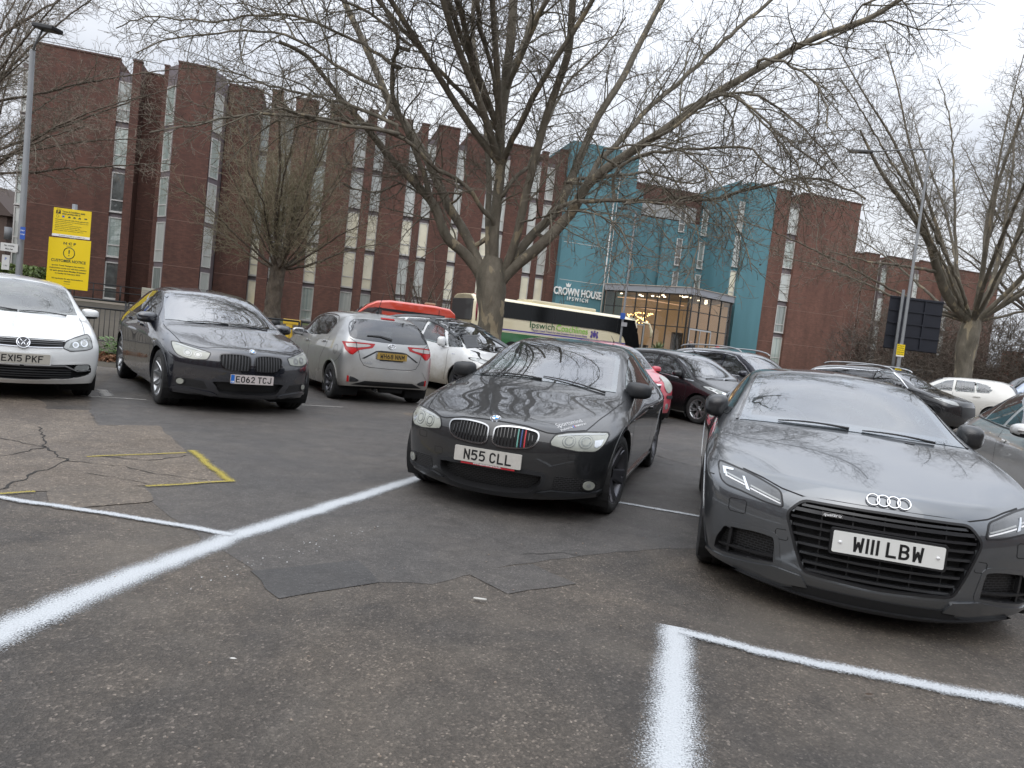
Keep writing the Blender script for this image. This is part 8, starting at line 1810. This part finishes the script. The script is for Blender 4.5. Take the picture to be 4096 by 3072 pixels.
LM = [
 limb([(930, 1650), (840, 1530), (735, 1430), (650, 1230), (500, 1060), (390, 950), (300, 830), (190, 700), (90, 590), (0, 470), (-120, 330), (-280, 250)], zA, -3.2, .30, .05),
 limb([(950, 1640), (840, 1400), (745, 1240), (650, 1030), (570, 880), (480, 740), (390, 620), (310, 430), (230, 250), (140, 60), (100, -40)], zA, 2.4, .25, .09, 4.5),
 limb([(640, 1180), (560, 960), (480, 760), (400, 560), (410, 370), (440, 280), (420, 160), (350, 30)], zA, -1.6, .13, .05, 2.5, -1.),
 limb([(1020, 1400), (960, 1270), (830, 1110), (650, 1000), (520, 870), (390, 800), (200, 740), (0, 712), (-150, 690), (-300, 640)], zA, -4.6, .13, .035),
 limb([(1010, 1620), (1020, 1400), (1040, 1200), (1060, 1000), (1055, 800), (1085, 560), (1095, 420), (1120, 250), (1135, 0)], zA, -.4, .27, .13, 5),
 limb([(985, 1450), (985, 1250), (990, 1080), (975, 850), (960, 620), (920, 400), (890, 200), (895, 0)], zA, 2.8, .17, .06, 3.5),
 limb([(1050, 850), (1040, 640), (1020, 480), (975, 300), (930, 150), (915, 0)], zA, -2.4, .11, .05, 3, -.3),
 limb([(1090, 440), (1160, 350), (1215, 200), (1240, 60), (1260, -60)], zA, 1.5, .11, .05, 3, -.2),
 limb([(1075, 1640), (1150, 1450), (1210, 1180), (1270, 950), (1330, 720), (1400, 520), (1470, 300), (1495, 0)], zA, -2.6, .22, .09, 4.5),
 limb([(1060, 1190), (1130, 1090), (1220, 1010), (1270, 880), (1330, 760), (1390, 640), (1470, 500), (1640, 330)], zA, 2.4, .11, .03, 2, -.2),
 limb([(1085, 1630), (1240, 1430), (1400, 1270), (1470, 1120), (1560, 900), (1650, 700), (1790, 480), (1900, 260), (2030, 10), (2110, -120)], zA, 3.2, .25, .08, 4),
 limb([(1110, 1640), (1300, 1480), (1480, 1290), (1580, 1120), (1720, 1000), (1900, 880), (2111, 740), (2300, 600), (2500, 480), (2760, 330), (2980, 220), (3280, 110), (3480, -10)], zA, -1.6, .30, .06, 2.5),
 limb([(1560, 1140), (1660, 960), (1800, 830), (1960, 640), (2111, 520), (2400, 250), (2700, -10)], zA, 3.5, .15, .06, 3, -.3),
 limb([(1290, 1400), (1400, 1250), (1560, 1210), (1800, 1215), (2111, 1200), (2360, 1200), (2620, 1120), (2900, 1080), (3080, 1110), (3260, 1200)], zA, -4.2, .12, .03),
 limb([(1450, 1100), (1600, 1070), (1760, 1060), (1950, 1045), (2111, 1090)], zA, 2.6, .10, .03, 2),
 limb([(820, 1640 - 470), (590, 1165), (500, 1130), (430, 1115), (330, 1155), (240, 1150)], zA, -1.5, .06, .02, 1),
 limb([(60, 800), (160, 740), (400, 560), (600, 640), (760, 790), (900, 900), (1010, 980), (1080, 1050)], zB, -2.8, .09, .02, None, -1.5),
 limb([(-200, 1020), (0, 905), (300, 882), (600, 880), (690, 980), (850, 1080), (980, 1150)], zB, -3.4, .085, .02, None, -1.2),
 limb([(200, 640), (420, 560), (600, 560), (760, 640), (950, 800), (1100, 980), (1220, 1120)], zB, 2.8, .08, .02, None, -.5),
 limb([(650, 350), (800, 370), (960, 470), (1030, 600), (1050, 760)], zB, -3, .07, .02, None, -1.5),
 limb([(860, 250), (1000, 260), (1200, 160), (1400, 120), (1600, 170), (1760, 180)], zB, 1, .06, .02, None, -1.5),
 limb([(-150, 1200), (0, 1190), (200, 1240), (290, 1400), (250, 1560), (200, 1680)], zB, -2, .05, .015, None, -2.5),
 limb([(150, 1190), (330, 1160), (470, 1280), (560, 1440), (600, 1600)], zB, -1, .05, .015, None, -3),
 limb([(-300, 900), (-100, 860), (150, 880), (300, 960), (430, 1120), (500, 1300)], zB, -3, .06, .015, None, -1.5),
 limb([(-500, 1250), (-330, 1260), (-200, 1330), (-120, 1480), (-100, 1600)], zB, -2, .05, .015, None, -3),
 limb([(500, 560), (640, 700), (820, 900), (900, 1040), (980, 1230)], zB, -3.5, .06, .015, None, -1.5),
 limb([(1200, 120), (1260, 30), (1500, -60)], zB, -1, .05, .02, 1.5, -1.5),
 limb([(2400, 800), (2111, 760), (1800, 700), (1550, 690), (1350, 715), (1200, 752), (1050, 765), (900, 800)], zC, -2.2, .10, .018, None, -3.2),
 limb([(2400, 760), (2111, 640), (1900, 580), (1700, 540), (1560, 490), (1400, 440), (1250, 400)], zC, 1.5, .09, .02, None, -3.),
 limb([(2350, 560), (2111, 450), (1800, 240), (1500, 180), (1300, 200), (1000, 240), (820, 320)], zC, -1.5, .085, .018, None, -2.8),
 limb([(2400, 400), (2111, 230), (1800, 100), (1500, 95), (1250, 130), (900, 100), (700, 170)], zC, 2.8, .08, .02, None, -2),
 limb([(2500, 300), (2200, 60), (1900, -40), (1500, -90), (1100, -60)], zC, -2, .08, .02, None, -2),
]
def attach(i):
    P, r0, r1 = LM[i]; a = Vector(P[0]); best = None
    for k, (Q, s0, s1) in enumerate(LM[:i]):
        if s0 < r0 * 1.05: continue
        for q, q2 in zip(spl([Vector(t) for t in Q], 5), spl([Vector(t) for t in Q], 5)[1:]):
            d = (Vector(q) - a).length + max(0, Vector(q).z - a.z) * .8
            if best is None or d < best[0]: best = (d, q)
    if best and best[0] > .05: LM[i] = ([tuple(best[1])] + list(P), r0, r1)
for i in range(1, len(LM)):
    if (Vector(LM[i][0][0]) - (base + Vector((0, 0, -.75)))).length > .3: attach(i)
# limbs reaching towards and away from the camera, mostly above the frame
def rlimb(az, el, L, r0, r1, b=None, curl=.25, rng_=random.Random(3)):
    b = Vector(b or base); d = Vector((math.cos(az) * math.cos(el), math.sin(az) * math.cos(el), math.sin(el))); P = [tuple(b)]
    for k in range(1, 7): d = (d + Vector((rng_.uniform(-.12, .12), rng_.uniform(-.12, .12), curl * .3 * (1 if k < 4 else -.9)))).normalized(); P.append(tuple(Vector(P[-1]) + d * L / 6))
    return (P, r0, r1)
up_ = LM[4][0]
for az, el, L, r0, k in ((-95, 50, 9.5, .10, 5), (-60, 55, 8, .08, 6), (85, 50, 9, .10, 5), (-132, 45, 11, .11, 4), (-70, 34, 9.5, .09, 4), (-150, 35, 10.5, .10, 4), (-118, 40, 10.5, .09, 5), (-140, 52, 10, .09, 5), (-165, 30, 9, .07, 5)):
    LM.append(rlimb(R(az), R(el), L, r0, .03, up_[k], .12))
trunkP = [(bt.x + .03, TY, .0), (bt.x + .02, TY, .35), (bt.x, TY, 1.4), tuple(at(491.5, 318, TY)), tuple(at(491, 295, TY)), tuple(base), tuple(base + Vector((.02, 0, .45)))]
build_tree('plane_tree', 'big bare plane tree in the centre with many rising limbs and mottled bark', (bt.x, TY, 0), (trunkP, [.52, .40, .36, .35, .36, .42, .42, .26]), LM, 11, (M_bark, M_limb, M_twig), (.27, 46, 3.0, 7), (.20, 50, 1.25, 5), (.15, 50, .44, 4), (0, 0, -.05), .15, 260, t0=.2)
TWMIN[0] = .0075
# --- smaller tree in front of the building
def fan(b, n_, L, el0, el1, r0, seed, spread=1., az0=0, zl=0., curl=.35):
    rg = random.Random(seed); out = []
    for i in range(n_):
        az = 6.283 * i / n_ + rg.uniform(-.3, .3) + az0; el = rg.uniform(el0, el1); out.append(rlimb(az, R(el), L * rg.uniform(.8, 1.1), r0 * .8 * rg.uniform(.7, 1.1), .02, Vector(b) + Vector((math.cos(az) * .15, math.sin(az) * .15, zl)), curl, rg))
    return out
b = Vector((-13.0, 38, 4.0)); g_ = gh(-13, 38)
build_tree('street_tree', 'bushy bare tree with a knobbly trunk in front of the brick wall, left of centre', (-13.1, 38, g_), ([(-13.15, 38, g_), (-13.15, 38, g_ + 1), (-13.05, 38, 3.2), (-13.0, 38, 4.3)], [.50, .40, .40, .36]), fan(b, 14, 9.4, 50, 86, .13, 4) + fan(b - Vector((0, 0, .4)), 12, 6.4, 8, 48, .09, 9), 21, (M_trunkd, M_limb2, M_twig2), (.30, 40, 3.2, 6), (.26, 45, 1.35, 5), (.24, 45, .55, 3), (0, 0, .35), .13, 0, (.009, .009, .010), t0=.12, trough=.10)
# --- tree beyond the left edge
b = Vector((-27.5, 33.5, 4.5)); g_ = gh(-27.5, 33.5)
build_tree('street_tree', 'bare tree at the left edge whose pale twigs reach over the end brick wall', (-27.5, 33.5, g_), ([(-27.5, 33.5, g_), (-27.5, 33.5, 2), (-27.5, 33.5, 5)], [.42, .34, .3]), fan(b, 12, 10.5, 20, 72, .12, 14) + fan(b + Vector((0, 0, 2)), 8, 9.5, 10, 40, .10, 15) + fan(b + Vector((0, 0, 5)), 7, 8.5, 15, 60, .10, 16) + [rlimb(R(a_), R(e_), 11.5, .08, .02, b + Vector((0, 0, z_)), .2, random.Random(90 + a_)) for a_, e_, z_ in ((-35, 8, 0), (-15, 20, .5), (5, 4, 1.5), (20, 24, 2), (-25, 30, 3), (0, 38, 3.5), (-45, 22, 2.5), (12, 14, 4.5), (-8, 30, 6))], 31, (M_trunkd, M_limb, M_twig3), (.32, 46, 2.7, 6), (.22, 48, 1.2, 5), (.17, 48, .5, 3), (0, 0, .1), .15, 0, (.010, .008, .008), t0=.2)
# --- right hand trees
b = at(972, 322, 32); g_ = gh(20.5, 32)
bb = at(962, 385, 32)
RL = fan(b, 12, 13.5, 36, 74, .14, 24, curl=.12) + fan(b, 9, 10.5, 10, 38, .10, 25, az0=.4, curl=.2)
RL.append(([tuple(b), tuple(at(950, 300, 31.6)), tuple(at(938, 272, 31)), tuple(at(928, 240, 30.6)), tuple(at(905, 205, 30)), tuple(at(880, 170, 29.5)), tuple(at(860, 130, 29))], .24, .04))
RL.append(([tuple(b), tuple(at(985, 300, 32.5)), tuple(at(1000, 275, 33)), tuple(at(1016, 240, 33)), tuple(at(1030, 190, 33))], .22, .05)); RL.append(([tuple(at(938, 272, 31)), tuple(at(905, 266, 30)), tuple(at(870, 262, 29)), tuple(at(830, 252, 28.5))], .08, .02))
build_tree('plane_tree', 'bare plane tree on the right with mottled trunk beside the dark road sign', (bb.x, 32, g_), ([(bb.x, 32, g_ - .1), (bb.x, 32, g_ + .5), tuple(at(966, 350, 32)), tuple(b), tuple(b + Vector((.1, 0, .4)))], [.46, .36, .36, .46, .3]), RL, 41, (M_bark, M_limb, M_twig), (.30, 46, 3.0, 6), (.22, 48, 1.3, 5), (.17, 50, .55, 3), (0, 0, .12), .14, 130, (.010, .008, .008), t0=.36)
b = Vector((27.5, 37, 5)); g_ = gh(27.5, 37)
build_tree('street_tree', 'bare tree behind the right plane tree, cut by the right edge', (27.5, 37, g_), ([(27.5, 37, g_), (27.5, 37, 2), (27.5, 37, 5.2)], [.45, .36, .3]), fan(b, 14, 13, 50, 82, .13, 34) + fan(b, 7, 9, 15, 45, .12, 35), 51, (M_trunkd, M_limb, M_twig), (.38, 46, 3.1, 6), (.27, 48, 1.3, 5), (.2, 50, .5, 3), (0, 0, .2), .14, 90, (.010, .008, .008), t0=.2)
def sapling(label, x, y, H, seed, mats, n_=7, r=.05, cat='street_tree', w=.32, g_=None):
    g_ = gh(x, y) if g_ is None else g_; b = Vector((x, y, g_ + H * .25)); rg = random.Random(seed)
    LMs = [rlimb(6.283 * i / n_ + rg.uniform(-.3, .3), R(rg.uniform(48, 84)), H * .72 * rg.uniform(.75, 1.1), r, .008, b + Vector((0, 0, H * .12 * rg.random())), .2, rg) for i in range(n_)]
    return build_tree(cat, label, (x, y, g_), ([(x, y, g_), (x, y, g_ + H * .15), (x, y, g_ + H * .4)], [r * 1.3, r * 1.1, r]), LMs, seed, mats, (.35, 40, H * w * .5, 5), (.3, 42, H * .1, 4), None, (0, 0, .3), .12, 0, (.012, .009, .008), trough=.03)
tm = (M_trunkd, M_twigd, M_twig)
for (u, Y, H, sd, lb) in ((396, 41, 4.4, 61, 'young bare tree with dark upright stems, behind the red van roof left half'), (419, 42, 4.9, 62, 'young bare tree behind the right end of the red van roof'), (437, 43, 3.8, 63, 'small bare tree just left of the coach rear'), (562, 52, 4.0, 64, 'bare golden-brown shrub left of the CROWN HOUSE letters'), (574, 51, 3.0, 65, 'low bare shrub in front of the first CROWN HOUSE letters'), (902, 46, 4.2, 66, 'thin bare sapling left of the road sign posts'), (925, 44, 3.8, 67, 'thin bare sapling right of the hoarding')):
    q = at(u, 340, Y); sapling(lb, q.x, Y, H, sd, tm)
# scrub at the far right and ivy hedge at far left
def scrub(name, label, c, dims, n_, mat, L=1.3, seed=1, kind=None):
    rng = np.random.default_rng(seed); lines = []
    for i in range(n_):
        p = np.array([c[0] + rng.uniform(-.5, .5) * dims[0], c[1] + rng.uniform(-.5, .5) * dims[1], c[2] + rng.uniform(0, 1) ** 1.4 * dims[2]]); d = rng.normal(0, 1, 3); d[2] = abs(d[2]) * 1.1; d /= np.linalg.norm(d); pts = [p]
        for k in range(4): d = d + rng.normal(0, .28, 3); d /= np.linalg.norm(d); pts.append(pts[-1] + d * L * rng.uniform(.5, 1) / 4)
        lines.append((np.array(pts), np.linspace(.014, .005, 5)))
    V, F = tubes_mesh(lines, 3); o = mesh_np(name, V, F, mat, None); tag(o, label, 'scrub', kind='stuff'); return o
scrub('scrub', 'tangled brown scrub beneath the right hand trees', (27.5, 40, .8), (17, 5, 4.6), 9000, M_twig, 1.6, 71)
scrub('scrub', 'dark undergrowth under the right hand trees', (27.5, 42, .8), (18, 3, 3.0), 5000, M_twigd, 1.4, 72)
def leafmass(name, label, c, dims, n_, mat, s_=.06, seed=1, cat='hedge', kind=None):
    rng = np.random.default_rng(seed); P = rng.uniform(-.5, .5, (n_, 3)); P *= np.array(dims); P += np.array(c); A = rng.normal(0, 1, (n_, 3)); A /= np.linalg.norm(A, axis=1, keepdims=True); B = rng.normal(0, 1, (n_, 3)); B -= A * (A * B).sum(1, keepdims=True); B /= np.linalg.norm(B, axis=1, keepdims=True); s = s_ * rng.uniform(.5, 1.2, (n_, 1))
    V = np.stack([P + A * s, P + B * s * .6, P - A * s, P - B * s * .6], 1).reshape(-1, 3); F = np.arange(n_ * 4).reshape(-1, 4); o = mesh_np(name, V, F, mat, None); return tag(o, label, cat, kind=kind)
M_ivy = simple('ivy_leaf', (.10, .14, .035), .5, var=.6, vs=3); M_weed = simple('weed_leaf', (.09, .17, .035), .5, var=.5, vs=8); M_deadl = simple('dead_leaves', (.16, .075, .035), .8, var=.5, vs=9)
q = at(2, 280, 30); leafmass('ivy_hedge', 'clipped green ivy hedge at the left edge below the distant house', (q.x - 1, 30, 1.35), (5.5, 1.2, 1.5), 9000, M_ivy, .09, 81, 'hedge')
q = at(78, 360, 13.6)
def weeds(label, cx, cy, w, n_, seed):
    rg = random.Random(seed); t_ = thing('weed_clump', label, 'weeds', (cx, cy, .02)); bm = NB()
    for i in range(n_):
        x, y = rg.gauss(0, w), rg.gauss(0, .22); h = rg.uniform(.05, .42); r = rg.uniform(.02, .05); a = rg.uniform(0, 6.28); ti = rg.uniform(-.8, .8)
        vs = [bm.verts.new((x + r * math.cos(a + k * 1.57) * (1 if k % 2 else 1.5), y + r * math.sin(a + k * 1.57), h + r * ti * math.cos(k * 1.57 + a))) for k in range(4)]; bm.faces.new(vs)
        if i % 6 == 0: tube(bm, [(x * .7, y * .7, 0), (x, y, h)], .004, 3, False)
    obj('leaves', bm, M_weed, t_)
g1 = gnd(84, 366); g2 = gnd(108, 362)
weeds('leafy green weeds at the foot of the railing beside the white hatchback', g2.x - .1, g2.y + .8, .38, 700, 3); weeds('low green weeds in the gap left of the navy hatchback rear wheel', g2.x + .75, g2.y + .9, .3, 400, 4)
o = leafmass('dead_leaves', 'drift of dead brown leaves under the weeds by the railing', (g2.x + .1, g2.y + .3, .06), (2.6, 1.1, .10), 1500, M_deadl, .055, 5, 'leaves', 'stuff')
# distant house at far left, wall and gate at far right
hs_t = thing('distant_house', 'dark brick house with a low roof behind the left lamp post', 'building', (-52, 66, 1.0)); bm = NB(); bx(bm, -8, 7, -4, 4, 0, 6.0); obj('wall', bm, brickmat('far_brick', (.10, .06, .045), (.08, .05, .04), (.07, .06, .05), ax=(0, 2)), hs_t); bm = NB()
prism(bm, [(-8.5, 6.0), (7.5, 6.0), (7.5, 6.2), (5, 8.6), (-6, 8.6), (-8.5, 6.2)], -4.3, 4.3, Matrix(((1, 0, 0, 0), (0, 0, 1, 0), (0, 1, 0, 0), (0, 0, 0, 1)))); obj('roof', bm, simple('far_roof', (.07, .05, .042), .8), hs_t)
for x in (2.5, 4.8): bm = NB(); bx(bm, x - .6, x + .6, -4.05, -3.98, 2.8, 4.4); w = obj('window', bm, M_wframe, hs_t); bm = NB(); bx(bm, x - .5, x + .5, -4.08, -4.052, 2.9, 4.3); obj('pane', bm, WM[2], w)
q = at(1010, 372, 44); gw = thing('gate_pier', 'orange brick pier beside a dark gate at the far right edge', 'wall', (q.x, 44, .9)); bm = NB(); bx(bm, -.4, .4, -.4, .4, 0, 3.1, .02); obj('pier', bm, brickmat('pier_brick', (.42, .11, .05), (.33, .09, .045), (.16, .10, .07), ax=(0, 2)), gw)
gt_ = thing('gate', 'dark barred gate right of the orange pier', 'gate', (q.x + .45, 44, .9)); bm = NB(); bx(bm, 0, 5, .1, .14, 0, 2.6); obj('backing', bm, M_matte, gt_); bm = NB()
for k in range(20): tube(bm, [(.1 + k * .22, 0, 0), (.1 + k * .22, 0, 2.6)], .02, 5)
obj('bars', bm, M_fence, gt_)
wt_ = NB(); bx(wt_, -9, 9, -.15, .15, 0, 2.2); q = at(985, 378, 47); o = obj('garden_wall', wt_, brickmat('garden_brick', (.10, .035, .025), (.08, .03, .022), (.06, .04, .03), ax=(0, 2)), None, loc=(q.x + 4, 47.5, .8)); tag(o, 'low dark brick wall behind the scrub at far right', 'wall')

# brick buildings added around the viewpoint, unseen, to darken reflections in the paintwork
def reflection_block(x, y, w, d, h, rz, mat, label, seed):
    t_ = thing('reflection_building', label, 'building', (x, y, 0), R(rz)); bm = NB(); bx(bm, -w / 2, w / 2, -d / 2, d / 2, 0, h); obj('wall', bm, mat, t_); bm = NB(); bx(bm, -w / 2 - .2, w / 2 + .2, -d / 2 - .2, d / 2 + .2, h, h + .3); obj('coping', bm, M_cap, t_)
    for fl in range(int(h // 3)):
        bm = NB(); b2 = NB()
        for k in range(int(w // 4)): x0 = -w / 2 + 1.2 + k * 4; bx(bm, x0, x0 + 1.8, d / 2 - .02, d / 2 + .05, .9 + fl * 3, 2.5 + fl * 3); bx(b2, x0 + .1, x0 + 1.7, d / 2 + .051, d / 2 + .06, 1.0 + fl * 3, 2.4 + fl * 3)
        o_ = obj('window', bm, M_wframe, t_); obj('pane', b2, WM[2], o_)
reflection_block(0, -26, 60, 10, 9, 0, M_brick, 'unseen long brick building added behind the viewpoint for reflections', 1)
reflection_block(-38, -4, 40, 10, 8, -75, M_brick, 'unseen brick building added left of the viewpoint for reflections', 2); reflection_block(34, -6, 36, 10, 7, 80, M_brickR, 'unseen brick building added right of the viewpoint for reflections', 3)
